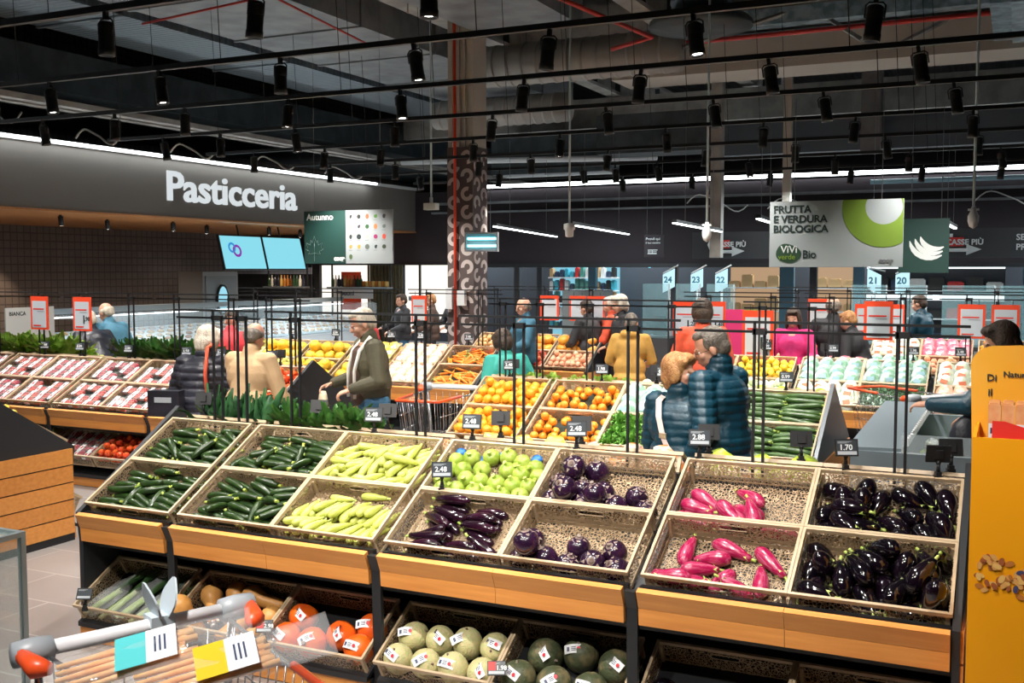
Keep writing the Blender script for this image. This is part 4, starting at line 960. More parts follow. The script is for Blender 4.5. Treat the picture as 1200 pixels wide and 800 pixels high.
# right side: insulated silver duct, big blue-silver box
M_foil = mat('foil_insulation', (0.50, 0.66, 0.74), .3, .35, noise=(6, (.22, .35, .42), .4, .6), bump=(7, 1.0))
b = MB(); pts = [(-1.5, 13.6, 6.05), (8.5, 12.8, 6.05)]
b.box((-.6, 11.6, 5.55), (8.5, 11.9, 5.78)); service('foil_duct', b, M_foil, 'silver foil-wrapped duct crossing the ceiling at upper right', 'duct')
b = MB(); b.box((4.15, 9.2, 5.0), (8.6, 11.4, 5.5)); b.box((4.4, 7.0, 4.5), (8.6, 9.0, 4.8)); service('foil_duct', b, M_foil, 'wide silver foil-wrapped duct at the right edge', 'duct')
b = MB(); b.box((-1.4, 12.0, 5.0), (8.6, 12.9, 5.5)); service('ventilation_duct', b, M_cream, 'broad pale duct under the foil-wrapped one', 'duct')
b = MB(); b.box((-.6, 14.5, 4.0), (8.6, 15.3, 4.6)); service('ventilation_duct', b, mat('blue_grey_duct', (.10, .12, .14), .5, .2), 'blue-grey duct above the far light strip', 'duct')
# round spiral ducts
def spiral(pts, R, label, m=M_duct):
    b = MB(); b.tube(pts, R, 20)
    p0, p1 = Vector(pts[0]), Vector(pts[-1])
    for j in range(1, 14):
        c = p0.lerp(p1, j / 14) if len(pts) == 2 else None
        if c: b.tube([c, c + (p1 - p0).normalized() * .05], R + .012, 20)
    return service('spiral_duct', b, m, label, 'duct', 'round ducts')


M_sp = mat('pale_spiral_duct', (.36, .34, .31), .5, .2)
spiral([(-3.1, 10.4, 5.05), (.2, 10.4, 5.05)], .30, 'thick pale round duct right of the column', M_sp)
spiral([(-2.8, 13.6, 4.9), (-5.5, 13.6, 4.9)], .26, 'pale round duct left of the column', M_sp)
spiral([(1.1, 8.2, 4.95), (1.1, 8.2, 6.9)], .34, 'vertical grey round duct at the top middle', mat('blue_spiral', (.22, .27, .30), .4, .6))
b = MB(); b.lathe([(.02, 4.93), (.55, 4.93), (.60, 4.88), (.60, 4.82), (.3, 4.78), (.02, 4.78)], 24, M=Matrix.Translation((1.1, 8.2, 0)))
service('air_diffuser', b, M_ductd, 'round dark air diffuser under the vertical duct', 'diffuser')
# columns beyond
for i, (x, y, w_) in enumerate(((2.15, 14.0, .30), (.95, 13.8, .13), (4.6, 15.5, .14), (-.05, 13.0, .18))):
    b = MB(); b.box((x, y, 2.2 if i else 3.9), (x + w_, y + w_, 7.2))
    service('steel_post', b, [M_conc, M_cream, M_white, M_beam][i], ['dark wide post high behind the organic produce sign', 'thin pale post left of the wide one', 'white slim post behind the banana sign', 'beige post right of the column'][i], 'post')
# pipes
def pipe(pts, R, m, label, group='pipes under the roof'):
    b = MB(); b.tube(pts, R, 8); return service('pipe', b, m, label, 'pipe', group)


M_pipec = mat('cyan_pipe', (.25, .42, .5), .4)  # one flat pale cyan base colour
pipe([(-2.0, 11.2, 5.3), (8.5, 11.0, 5.3)], .035, M_redp, 'dark red pipe below the foil-wrapped duct')
pipe([(-4.4, 5.0, 4.75), (-2.5, 5.2, 4.95)], .014, M_redp, 'short red sprinkler branch at top left')
pipe([(-3.0, 4.6, 5.1), (-3.0, 7.5, 4.85)], .014, M_redp, 'red pipe slanting at the top near the column')
pipe([(-.1, 5.6, 4.9), (.9, 7.0, 4.5), (.3, 7.4, 4.5)], .026, M_redp, 'bright red bent pipe at the top middle')
pipe([(2.0, 16.6, 3.62), (8.5, 16.6, 3.62)], .045, M_pipec, 'pale blue pipe below the far light strip')
pipe([(-7.5, 15.6, 4.3), (-1.8, 15.6, 4.15)], .06, M_white, 'white pipe behind the column base of the roof')
for i, z in enumerate((4.15, 4.3, 4.45)):
    pipe([(-1, 16.2 - i * .8, z), (8.6, 16.2 - i * .8, z)], .04, M_duct, ['lowest', 'middle', 'topmost'][i] + ' of three grey pipes above the far light strip')
r = random.Random(11)
for i in range(10):
    x = -6.8 + i * 1.45; y = r.choice([5, 7.5, 10, 12.5]); 
    pipe([(x, y, 5.2), (x, y, 7.15)], .012, M_beam, 'thin vertical rod hanging from the roof deck', 'hanger rods under the roof')
# steel purlins of the roof
for i in range(9):
    y = -3 + i * 3
    b = MB(); b.box((-13.5, y, 6.9), (8.8, y + .12, 7.18)); service('roof_purlin', b, M_ductd, 'dark roof purlin under the deck', 'beam', 'roof purlins')
# braces and joists in the bays
for i, (p, q, lb) in enumerate((((.2, 10.5, 5.1), (2.4, 12.6, 6.2), 'left'), ((2.6, 10.6, 5.0), (1.2, 13.2, 6.3), 'middle'), ((3.0, 11.5, 5.1), (4.6, 13.0, 6.2), 'right'), ((-2.0, 6.5, 5.4), (-.4, 8.2, 6.4), 'nearest'))):
    b = MB(); b.tube([p, q], .035, 4, sm=False); service('diagonal_brace', b, M_beam, 'pale diagonal steel brace under the roof, the %s one' % lb, 'brace')
for i in range(7):
    y = 7.2 + i * 1.35
    b = MB(); b.box((-2.8, y, 6.35), (8.7, y + .16, 6.52)); service('roof_joist', b, M_cream if i % 2 else M_beam, 'pale steel joist crossing above the lighting tracks', 'beam', 'roof joists')
b = MB(); b.box((-2.4, 3.2, 5.3), (-.9, 9.5, 5.9)); service('ventilation_duct', b, M_duct, 'wide grey duct at the top between the two lattice beams', 'duct')
b = MB(); b.box((1.9, 3.5, 5.7), (3.6, 10.5, 6.4)); service('ventilation_duct', b, M_duct, 'wide grey duct at the top right of the vertical duct', 'duct')
b = MB(); b.box((-5.4, 15.7, 3.95), (-2.9, 16.5, 4.7)); service('ventilation_duct', b, M_ductd, 'teal-grey duct left of the column above the light strip', 'duct')
b = MB(); b.box((-2.0, 12.9, 3.95), (-.1, 13.6, 4.6)); service('ventilation_duct', b, M_ductd, 'teal-grey duct right of the column above the light strip', 'duct')
# loose white cables
M_cab = mat('white_cable', (.62, .62, .6), .5)
for i, (x, y, z, s_) in enumerate(((-5.2, 4.75, 3.5, .55), (-5.3, 6.35, 3.5, .6), (-5.3, 8.0, 3.5, .6), (-5.3, 9.7, 3.5, .6), (.2, 16.2, 3.15, 1.2), (-1.4, 16.3, 3.3, 1), (3.8, 16.2, 3.2, 1), (-8.0 + .2, 5.2, 4.0, 1))):
    pts = [(x + s_ * (j / 14) * 1.2, y, z + s_ * (.16 * math.sin(j * .42) + .03 * math.sin(j * .9))) for j in range(15)]
    b = MB(); b.tube(pts, .012, 5); service('loose_cable', b, M_cab, 'white cable looped in the ceiling, ' + ['above the first bakery letters', 'above the middle of the fascia', 'behind the fascia strip', 'left of the column', 'hanging above the small dark sign', 'above the small dark sign to the left', 'behind the organic produce sign', 'at the left edge above the fascia'][i], 'cable')

# ---------------------------------------------------------------- light tracks and spots
TZ = 3.45
tracks = {.3: [-2.1, -1.08, -.06, .99, 2.0, 3.0], 1.75: [-4.2, -3.2, -2.17, -1.07, .01, 1.05, 1.99, 2.86, 3.84], 3.2: [-5, -3.93, -3.0, -2.16, -1.03, .06, 1.15, 2.07, 2.97, 3.92],
          4.75: [-5.9, -4.9, -3.9, -3.1, -2.14, -.95, .11, 1.22, 2.18, 3.08, 4.05], 6.35: [-6.9, -5.9, -4.9, -3.96, -2.91, -2.12, -.93, .11, 1.27, 2.26, 3.12, 4.13],
          8.0: [-6.2, -5, -4, -2.96, -1.7, -.99, .04, 1.25, 2.26, 3.2, 4.12], 9.7: [-6, -4.8, -3.6, -2.25, -.98, -.49, .10, 1.33, 2.42, 3.31, 4.3], 11.4: [-5, -3.6, -1, .1, 1.27, 2.39, 3.32, 4.3]}


def mk_spot():
    t = empty('track_spotlight', (0, 0, -50), label='black cylindrical track spotlight', cat='spotlight', group='black track spotlights')
    b = MB(); b.box((-.012, -.012, -.05), (.012, .012, 0)); b.tube([(-.05, 0, -.125), (-.05, 0, -.06), (-.035, 0, -.045), (.035, 0, -.045), (.05, 0, -.06), (.05, 0, -.125)], .005, 5)
    b.build('yoke', M_black, t)
    b = MB(); b.lathe([(.03, -.06), (.042, -.07), (.042, -.205), (.045, -.21), (.045, -.245), (.038, -.245), (.036, -.23), (.01, -.23)], 16, cap=False)
    for j in range(5): b.lathe([(.044, -.075 - j * .012), (.046, -.078 - j * .012), (.044, -.081 - j * .012)], 16, cap=False)
    s = b.build('lamp_head', M_black, t)
    b = MB(); b.lathe([(.001, -.2315), (.034, -.2315)], 14, cap=False, sm=False); b.build('lens', M_led2, s)
    return proto(t)


SPOT = mk_spot()
r = random.Random(3)
names = ['nearest', 'second nearest', 'third', 'fourth', 'fifth', 'sixth', 'seventh', 'farthest']
LIT = []
for i, (y, xs_) in enumerate(tracks.items()):
    b = MB(); b.box((-4.7 if y > 3 else -5.6, y - .018, TZ - .018), (8.7, y + .018, TZ + .018))
    for x in range(-5, 9, 2):
        b.tube([(x + .5, y, TZ), (x + .3, y, 7.15)], .004, 4)
    service('light_track', b, M_black, 'black lighting track across the hall, %s to the camera' % names[i], 'lighting track', 'lighting tracks', False)
    for x in [q for q in xs_ if q > -4.65]:
        M_ = Matrix.Translation((x, y, TZ - .012)) @ Euler((r.choice([0, 0, .12, -.1, .25]) if r.random() < .5 else 0, r.choice([0, .1, -.15]), 0)).to_matrix().to_4x4()
        dup(SPOT, M_, 'black cylindrical spotlight on the lighting track %s to the camera' % names[i], 'spotlights on the %s track' % names[i])
        LIT.append((x, y))

# ---------------------------------------------------------------- more produce kinds for the stands behind
def small_round(name, r, h, c, c2, sc=8, rough=.4, stem=True, lob=None):
    b = MB(); b.lathe([(r * .15, -h), (r * .62, -h * .8), (r * .95, -h * .35), (r, .0), (r * .93, h * .42), (r * .6, h * .82), (r * .15, h * .93)], 10, lob=lob)
    o = ob(name, b.mesh(name, veg_mat(name + '_skin', c, c2, sc, .4, .7, rough)), None, (0, 0, -50))
    if stem:
        s = MB(); s.tube([(0, 0, h * .9), (0, 0, h * 1.02)], .004, 4); s.build('stem', M_cag, o)
    P[name] = [proto(o)]


small_round('orange', .037, .036, (.86, .34, .02), (.92, .48, .03), 8)
small_round('mandarin', .030, .026, (.90, .27, .015), (.85, .36, .03), 8)
small_round('tomato', .030, .026, (.75, .06, .02), (.82, .18, .03), 5, .2)
small_round('lemon', .032, .030, (.88, .60, .03), (.90, .70, .10), 8)
small_round('apple', .037, .034, (.60, .05, .05), (.72, .38, .10), 5, .3)
small_round('onion', .036, .032, (.62, .34, .12), (.72, .48, .24), 9)
small_round('potato', .038, .028, (.66, .50, .26), (.56, .40, .20), 9, .6, False)
small_round('peach', .036, .034, (.82, .36, .20), (.85, .55, .38), 5, .6)
small_round('yellow_melon', .075, .070, (.84, .50, .02), (.86, .60, .08), 7, .4)
small_round('pumpkin', .085, .060, (.86, .36, .03), (.80, .28, .02), 7, .4, True, (9, .08))
small_round('fennel', .042, .046, (.72, .76, .58), (.55, .68, .35), 9)
small_round('pear', .033, .040, (.66, .62, .16), (.55, .56, .14), 9)
P['carrot'] = [mk_long('carrot', 'stem', .17, [(0, .003), (.1, .007), (.5, .012), (.95, .016), (1, .01)], .002, veg_mat('carrot_skin', (.88, .27, .02), (.80, .20, .02), 12, .4, .7, .45), M_cag, 'stem', n=7)]
P['cucumber'] = [mk_long('cucumber', 'stem', .30, [(0, .004), (.04, .016), (.2, .022), (.8, .021), (.96, .016), (1, .008)], .012, veg_mat('cucumber_skin', (.035, .085, .02), (.10, .20, .05), 26, .4, .7, .35, (.4, 3, 3)), M_cag, 'stem', n=8)]
for k_ in ('carrot', 'cucumber'): P[k_][0].location = (0, 0, -50)


def mk_punnet(name, c, c2, film=.5):
    """clear box of small fruit with a white printed label across"""
    b = MB(); b.box((-.065, -.045, -.03), (.065, .045, -.028)); b.box((-.068, -.048, .012), (.068, .048, .016))
    for a, c_ in (((-.068, -.048, -.03), (-.066, .048, .014)), ((.066, -.048, -.03), (.068, .048, .014)), ((-.068, -.048, -.03), (.068, -.046, .014)), ((-.068, .046, -.03), (.068, .048, .014))):
        b.box(a, c_)
    o = ob(name, b.mesh(name, M_pf), None, (0, 0, -50))
    f = MB()
    for i in range(5):
        for j in range(3):
            f.lathe([(.003, -.014), (.011, -.006), (.014, .003), (.010, .011), (.002, .013)], 6, M=Matrix.Translation((-.05 + .025 * i, -.03 + .03 * j, -.014 + .004 * ((i + j) % 2))))
            f.lathe([(.003, -.012), (.013, .0), (.002, .012)], 6, M=Matrix.Translation((-.048 + .024 * i, -.03 + .029 * j, .001)))
    f.build('berries', veg_mat(name + '_fruit', c, c2, 12, .4, .6, .3), o)
    b = MB(); b.box((-.04, -.049, .0165), (.005, .049, .0175)); b.box((-.04, -.0495, -.004), (.005, -.0485, .0165)); b.build('paper_label', M_wht, o)
    b = MB(); b.box((-.03, -.02, .0178), (-.01, .01, .0184)); b.build('printed_mark', M_lcdr, o)
    P[name] = [proto(o)]


M_pf = mat('punnet_film', (0.9, 0.95, 0.95), 0.15, alpha=0.07, spec=0.9)
mk_punnet('strawberry_punnet', (.85, .03, .02), (.88, .12, .05))
mk_punnet('raspberry_punnet', (.72, .02, .07), (.78, .08, .12))


def mk_leafy(name, c, c2, R, n, seed, h=.10, wd=.022, ll=.09, up=.5):
    r = random.Random(seed); b = MB()
    for i in range(n):
        a = r.uniform(0, 2 * PI); t = r.random() ** .6; el = (1 - t) * .9 + .15 + up * r.random() * .4
        d = Vector((math.cos(a) * math.cos(el), math.sin(a) * math.cos(el), math.sin(el)))
        s = Vector((-math.sin(a), math.cos(a), 0)); u = s.cross(d) * -1
        p0 = d * R * .25; m = 4; vs = []
        L_ = ll * r.uniform(.7, 1.2) + R * .5
        for j in range(m + 1):
            q = j / m; w_ = wd * math.sin(PI * (q * .85 + .1)) ** .8 * r.uniform(.85, 1.15)
            c_ = p0 + d * L_ * q + Vector((0, 0, -.05 * q * q * (1 - math.sin(el)))) + u * .01 * math.sin(q * 9 + i)
            vs += [c_ - s * w_ + u * .006, c_ - u * .004, c_ + s * w_ + u * .006]
        fs = []
        for j in range(m):
            k = 3 * j; fs += [(k, k + 1, k + 4, k + 3), (k + 1, k + 2, k + 5, k + 4)]
        b.add(vs, fs, 0, True)
    o = ob(name, b.mesh(name, veg_mat(name + '_leaf', c, c2, 14, .35, .7, .45)), None, (0, 0, -50))
    s = MB(); s.tube([(0, 0, -.05), (0, 0, R * .3)], [.016, .022], 8); s.build('stalk', M_leekw, o)
    P[name] = [proto(o)]


mk_leafy('lettuce', (.22, .42, .05), (.42, .58, .10), .07, 70, 1, .1, .03, .06)
mk_leafy('basil_bunch', (.10, .30, .04), (.22, .46, .07), .06, 90, 2, .1, .013, .06, .9)
mk_leafy('chard_bunch', (.12, .26, .02), (.32, .48, .08), .08, 70, 3, .1, .03, .15, 1.6)
mk_leafy('spinach_bunch', (.02, .085, .015), (.07, .19, .03), .08, 80, 4, .1, .028, .15, 1.6)
mk_leafy('leek_plant', (.02, .085, .03), (.05, .16, .05), .04, 18, 5, .1, .030, .22, 3.2)
mk_leafy('broccoli', (.12, .26, .13), (.22, .38, .20), .06, 90, 6, .1, .012, .035, .6)


def mk_bag(name, c, c2, fill_c, w=.09, d=.06, h=.16, alpha=None):
    r = random.Random(len(name)); b = MB(); R_ = []
    for j in range(9):
        u = j / 8; s = .35 + .65 * math.sin(PI * min(.92, u * .85 + .12))
        R_.append([(w * s * math.cos(2 * PI * k / 12) * (1 + .08 * r.uniform(-1, 1)), d * s * math.sin(2 * PI * k / 12) * (1 + .2 * r.uniform(-1, 1)), -h / 2 + h * u) for k in range(12)])
    b.loft(R_, 0, True)
    mm = mat(name + '_film', c, .25, noise=(12, c2, .42, .58), bump=(40, .8), alpha=alpha)
    o = ob(name, b.mesh(name, mm), None, (0, 0, -50))
    b = MB(); b.box((-w * .4, -d * 1.03, -h * .12), (w * .35, -d * .93, h * .14)); b.build('printed_label', mat(name + '_label', fill_c, .5), o)
    P[name] = [proto(o)]


mk_bag('salad_bag', (.55, .66, .64), (.22, .42, .28), (.30, .50, .58))
mk_bag('green_bag', (.48, .68, .04), (.62, .78, .10), (.75, .8, .75))
mk_bag('orange_bag', (.80, .22, .05), (.75, .70, .62), (.70, .75, .05))
mk_bag('peach_bag', (.80, .42, .28), (.85, .66, .52), (.82, .80, .76))
mk_bag('white_bag', (.70, .76, .74), (.60, .68, .50), (.72, .20, .10))
mk_bag('yellow_bag', (.86, .55, .06), (.82, .70, .20), (.82, .80, .76))
mk_bag('pink_bag', (.75, .12, .20), (.80, .35, .40), (.82, .80, .76))


def grid_fill(kind, M, label, group, cat, nx, ny, z=-.07, tilt=0, jit=.008, seed=0, sc=1.0, skip=0, rz=(-.2, .2), layers=1, dz=.05):
    r = random.Random(seed * 7 + nx)
    for l in range(layers):
        for i in range(nx):
            for j in range(ny):
                if r.random() < skip: continue
                x = .02 + .56 * (i + .5) / nx + r.uniform(-jit, jit); y = .02 + .35 * (j + .5) / ny + r.uniform(-jit, jit)
                L_ = Matrix.Translation((x, y, z + l * dz)) @ Euler((tilt + r.uniform(-.12, .12), r.uniform(-.12, .12), r.uniform(*rz))).to_matrix().to_4x4() @ Matrix.Scale(sc * r.uniform(.94, 1.06), 4)
                dup(r.choice(P[kind]), M @ L_, label, group, cat)


def contents(M, kind, place, seed):
    """fills one crate; place says where in words"""
    nm = kind.replace('_', ' ')
    lab = '%s in the crate %s' % (nm, place)
    grp = '%ss in the crate %s' % (nm, place)
    cat = nm.split()[-1] if nm.split()[-1] in ('bag', 'punnet', 'bunch', 'melon') else nm
    if kind in ('orange', 'lemon', 'apple', 'peach', 'potato', 'onion', 'pear', 'fennel'):
        fill('fr', M, lab, grp, cat, kind, scale=1.04, drop=-.005, flip=seed % 2)
    elif kind in ('mandarin', 'tomato'):
        fill('fr', M, lab, grp, cat, kind, scale=1.12, drop=-.005 if kind == 'tomato' else .012, flip=seed % 2, pick=(lambda i: i % 4 != 3) if kind == 'mandarin' else None)
    elif kind == 'carrot': fill('cs', M, lab, grp, cat, 'carrot', flip=seed % 2)
    elif kind in ('yellow_melon', 'pumpkin'):
        grid_fill(kind, M, lab, grp, cat, 4, 2, -.045, 0, .015, seed, 1, 0, (0, 3)); grid_fill(kind, M, lab, grp, cat, 3, 1, .04, 0, .015, seed, 1, .2, (0, 3))
    elif 'punnet' in kind: grid_fill(kind, M, lab, grp, cat, 4, 4, -.045, 0, .004, seed, 1, .08, (-.06, .06))
    elif 'bag' in kind: grid_fill(kind, M, lab, grp, cat, 4, 3, -.04, -.9, .012, seed, .95, 0, (-.5, .5))
    elif kind in ('lettuce', 'broccoli'): grid_fill(kind, M, lab, grp, cat, 5, 3, -.04, 0, .02, seed, .9, 0, (0, 6))
    elif kind in ('basil_bunch', 'chard_bunch', 'spinach_bunch', 'leek_plant'): grid_fill(kind, M, lab, grp, cat, 4, 3, -.05 if 'front' in place or kind[0] == 'b' else -.01, 0, .02, seed, 1 if 'front' in place or kind[0] == 'b' else 1.2, 0, (0, 6))
    elif kind == 'cucumber': grid_fill(kind, M, lab, grp, cat, 2, 6, -.06, 0, .012, seed, .95, 0, (-.15, .15), 2, .035)


PUN = '%.2f'
tagn = 0


def island(name, xs, y0, front, mid, backr=None, ends='', endm=None, tags=True, low=None, groups=2):
    """xs: crate starts; front, mid: contents of the lower and upper row facing the camera; backr: upper row on the far slope"""
    n = len(xs); i = 0; j = 0
    words = ['leftmost', 'second', 'third', 'fourth', 'fifth', 'sixth', 'rightmost']
    def w(k): return words[k] if k < n - 1 else 'rightmost'
    while i < n:
        m = 2 if i + 1 < n and xs[i + 1] - xs[i] < .62 else 1
        last = i + m >= n
        stand(xs[i], .6 * m, y0, 'stand unit of the %s, %s unit' % (name, w(j) if not last else 'rightmost'),
              ends=('l' if i == 0 and 'l' in ends else '') + ('r' if last and 'r' in ends else ''), gap=0 if last else xs[i + m] - xs[i] - .6 * m, group='stands of the ' + name, endm=endm)
        i += m; j += 1
    for k, x in enumerate(xs):
        for row, lst in ((0, front), (1, mid)):
            if lst[k] is None: continue
            M = crate_M(x, y0, .75, row)
            pl = '%s of the %s row, %s' % (w(k), ('lower', 'upper')[row], name)
            place_crate(M, 'beige crate with %ss, %s' % (lst[k].replace('_', ' '), pl), 'crates of the ' + name, True)
            contents(M, lst[k], pl, k + row * 3 + int(y0))
        if backr and backr[k]:
            M = crate_M(x, y0 + 2 * SP, .75, 1, True)
            pl = '%s beyond the ridge of the %s' % (w(k), name)
            place_crate(M, 'beige crate with %ss, %s' % (backr[k].replace('_', ' '), pl), 'crates of the ' + name, True)
            contents(M, backr[k], pl, k + 5)
        if low and low[k]:
            M = crate_M(x, y0 - .12, .30, 0)
            pl = '%s on the bottom shelf, %s' % (w(k), name)
            place_crate(M, 'beige crate with %ss, %s' % (low[k].replace('_', ' '), pl), 'crates of the ' + name, True)
            contents(M, low[k], pl, k + 9)
        if tags:
            zt = .75 + 2 * DEP * st_ + .008; r = random.Random(k * 3 + int(y0))
            price_tag(x + .3 + r.uniform(-.15, .15), y0 + 2 * DEP * ct + .012, zt, 'price tag over the %s crate, %s' % (w(k), name), r.choice(['1.98', '2.48', '0.99', '3.48']), .35 + r.uniform(-.2, .2), group='price tags of the ' + name)
            if k % 2 == 0:
                price_tag(x + .2, y0 + 2 * SP - 2 * DEP * ct, zt, 'back of a price tag by the %s crate, %s' % (w(k), name), None, PI + .3, .2, False, group='price tags of the ' + name)


# far slope of the front stand
for k, (x, kd) in enumerate(((0.0, 'leek_plant'), (.655, 'spinach_bunch'), (1.255, 'salad_bag'), (1.91, 'yellow_bag'), (2.51, 'orange_bag'), (3.165, 'green_bag'), (3.765, 'white_bag'))):
    M = crate_M(x, 2 * SP, .75, 1, True)
    pl = 'beyond the ridge of the front stand, %s' % ['leftmost', 'second', 'third', 'fourth', 'fifth', 'sixth', 'rightmost'][k]
    place_crate(M, 'beige crate with %ss %s' % (kd.replace('_', ' '), pl), 'crates beyond the ridge of the front stand')
    if kd in ('leek_plant', 'spinach_bunch'): contents(M, kd, pl, k)
    elif kd != 'salad_bag' and kd != 'white_bag':
        grid_fill(kd, M, '%s in the crate %s' % (kd.replace('_', ' '), pl), kd.replace('_', ' ') + 's beyond the front stand', 'bag', 3, 2, -.02, -.75, .02, k, .95, 0, (-.6, .6))

SP_ = 'strawberry_punnet'; RP = 'raspberry_punnet'
L2x = [-1.2 - .03 - .6, -1.83 - .6 - .0, -3.085, -3.685, -4.34, -4.94, -5.6]; L2x = sorted([-1.83, -2.43, -3.085, -3.685, -4.34, -4.94, -5.6])
island('berry stand on the left', L2x, 3.0, [SP_, RP, SP_, SP_, SP_, 'tomato', 'tomato'], [RP, SP_, RP, RP, SP_, SP_, 'tomato'],
       ['chard_bunch', 'chard_bunch', 'pear', 'spinach_bunch', 'spinach_bunch', 'lettuce', 'yellow_melon'], 'r', low=[None, None, 'pear', RP, 'tomato', None, None])
island('citrus stand in the middle', [.57, 1.21, 1.81, 2.74], 3.0, ['orange', 'mandarin', 'basil_bunch', 'cucumber'], ['orange', 'mandarin', 'salad_bag', 'cucumber'],
       ['lettuce', 'lettuce', 'fennel', 'green_bag'], 'r', endm=M_grey)
island('melon and carrot stand', [-4.6, -4.0, -3.345, -2.69, -2.04, -1.40], 6.05, ['yellow_melon', 'pear', 'yellow_melon', 'yellow_melon', 'peach_bag', 'carrot'], ['pear', 'yellow_melon', 'yellow_melon', 'yellow_bag', 'peach_bag', 'carrot'],
       [None, None, None, None, None, None], 'r')
island('salad stand at the right', [1.35, 1.95, 2.605, 3.205, 3.86, 4.46], 6.05, ['potato', 'fennel', 'white_bag', 'broccoli', 'peach_bag', 'white_bag'], ['fennel', 'lemon', 'salad_bag', 'salad_bag', 'white_bag', 'lettuce'],
       [None, None, 'pink_bag', None, 'orange', None], 'l')
island('pumpkin stand farther back', [-2.25, -1.65, -1.02], 8.45, ['tomato', 'apple', 'peach'], ['onion', 'pumpkin', 'pumpkin'], None, 'r', tags=False)
island('fruit stand farthest right', [1.6, 2.2, 2.855, 3.455, 4.11], 9.6, ['peach', 'lemon', 'salad_bag', 'peach', 'peach'], ['orange', 'lemon', 'white_bag', 'pink_bag', 'orange'], None, 'l', tags=False)
# rod frames over the stands behind
k = 0
for y, spans, nm in ((3.745, ((-5.6, -4.4), (-4.34, -3.14), (-3.08, -1.88), (-1.83, -1.25), (.57, 1.17), (1.21, 2.41), (2.7, 3.34)), 'second row'),
                     (6.795, ((-4.6, -3.4), (-3.3, -2.1), (-2.04, -.8), (1.35, 2.55), (2.6, 3.8), (3.86, 5.06)), 'third row'),
                     (9.3, ((-2.25, -1.65), (-1.6, -.42)), 'fourth row'), (10.345, ((1.6, 2.8), (2.86, 4.7)), 'last row at the right')):
    for j, (a, c) in enumerate(spans):
        rod_frame(a, c, y, (a + (c - a) * .22, a + (c - a) * .78), 'black rod frame of the %s of stands, %s' % (nm, ['leftmost', 'second', 'third', 'fourth', 'fifth', 'sixth', 'rightmost'][j]))
# left near stand with slatted end
stand(-2.98, 1.2, 0, 'near left stand with a black gable and slatted wooden end', 'r', gap=0)
for k, x in enumerate((-2.98, -2.38)):
    M = crate_M(x, 2 * SP, .75, 0, True)
    place_crate(M, 'beige crate on the far slope of the near left stand, ' + ['outer', 'inner'][k], 'crates of the near left stand')
    M = crate_M(x, 2 * SP, .75, 1, True)
    place_crate(M, 'upper beige crate on the far slope of the near left stand, ' + ['outer', 'inner'][k], 'crates of the near left stand')
    contents(M, 'lemon', 'beyond the gable of the near left stand, ' + ['outer', 'inner'][k], k)
    M = crate_M(x, 2 * SP + .12, .30, 0, True)
    place_crate(M, 'low beige crate jutting out of the near left stand, ' + ['outer', 'inner'][k], 'crates of the near left stand')

# ---------------------------------------------------------------- signs
M_dg = mat('dark_green_panel', (0.008, 0.045, 0.038), .6)
M_lgp = mat('pale_grey_panel', (0.36, 0.40, 0.42), .6)
M_lime = mat('lime_print', (0.17, 0.28, 0.03), .6)
M_ink = mat('dark_ink', (0.012, 0.03, 0.03), .6)
M_pw = mat('print_white', (0.72, 0.76, 0.76), .6)


def hang(t, xs_, z0, z1):
    for x in xs_:
        b = MB(); b.tube([(x, .0, z0), (x, .0, z1)], .003, 4); b.build('hanging_wire', M_duct, t)


def txt(body, size, m, parent, x, y, z, bold=.0, align='LEFT', wide=1.0):
    o = ob('lettering', text_mesh(body, size, m, .0008, bold, align), parent, (x, y, z), (PI / 2, 0, 0))
    o.scale = (wide, 1, 1)
    return o


def disc(b, x, z, r, y, mi=0, n=16, th=.001, sx=1.0):
    vs = [(x + sx * r * math.cos(2 * PI * k / n), y, z + r * math.sin(2 * PI * k / n)) for k in range(n)] + [(x + sx * r * math.cos(2 * PI * k / n), y - th, z + r * math.sin(2 * PI * k / n)) for k in range(n)]
    b.add(vs, [(k, (k + 1) % n, n + (k + 1) % n, n + k) for k in range(n)] + [tuple(range(n, 2 * n))], mi)


# autumn board over the melon stand
t = empty('hanging_sign', (-3.55, 6.8, 2.08), label='hanging board, dark green half reading Autunno and pale half with produce pictures', cat='sign')
t.scale = (1.02, 1, 1)
box_ob('green_panel', (0, -.01, 0), (.61, .01, .65), M_dg, t)
box_ob('picture_panel', (.61, -.01, 0), (1.27, .01, .65), M_lgp, t)
txt('Autunno', .11, M_pw, t, .04, -.012, .54, .002)
txt('coop', .075, M_pw, t, .44, -.012, .04, .007)
b = MB()
lf = [(0, 0), (0, .10), (-.09, .085), (-.07, .12), (-.13, .15), (-.10, .17), (-.12, .23), (-.06, .20), (-.05, .26), (-.03, .23), (0, .31), (.03, .23), (.05, .26), (.06, .20), (.12, .23), (.10, .17), (.13, .15), (.07, .12), (.09, .085), (0, .10)]
b.tube([(.15 + x, -.0125, .03 + z) for x, z in lf], .0022, 4, sm=False); b.tube([(.15, -.0125, .13), (.15, -.0125, .28)], .002, 4)
b.build('leaf_outline', mat('leaf_line', (.20, .28, .27), .6), t)
ic = [(.02, .02, .02), (.02, .02, .02), (.65, .12, .05), (.10, .28, .04), (.05, .05, .06), (.25, .24, .22), (.03, .02, .03), (.03, .10, .03), (.70, .18, .05), (.15, .2, .18), (.03, .04, .03),
      (.02, .03, .03), (.35, .38, .33), (.30, .02, .12), (.60, .08, .05), (.45, .28, .05), (.42, .30, .04), (.12, .14, .12), (.03, .05, .05), (.05, .07, .04), (.08, .13, .05)]
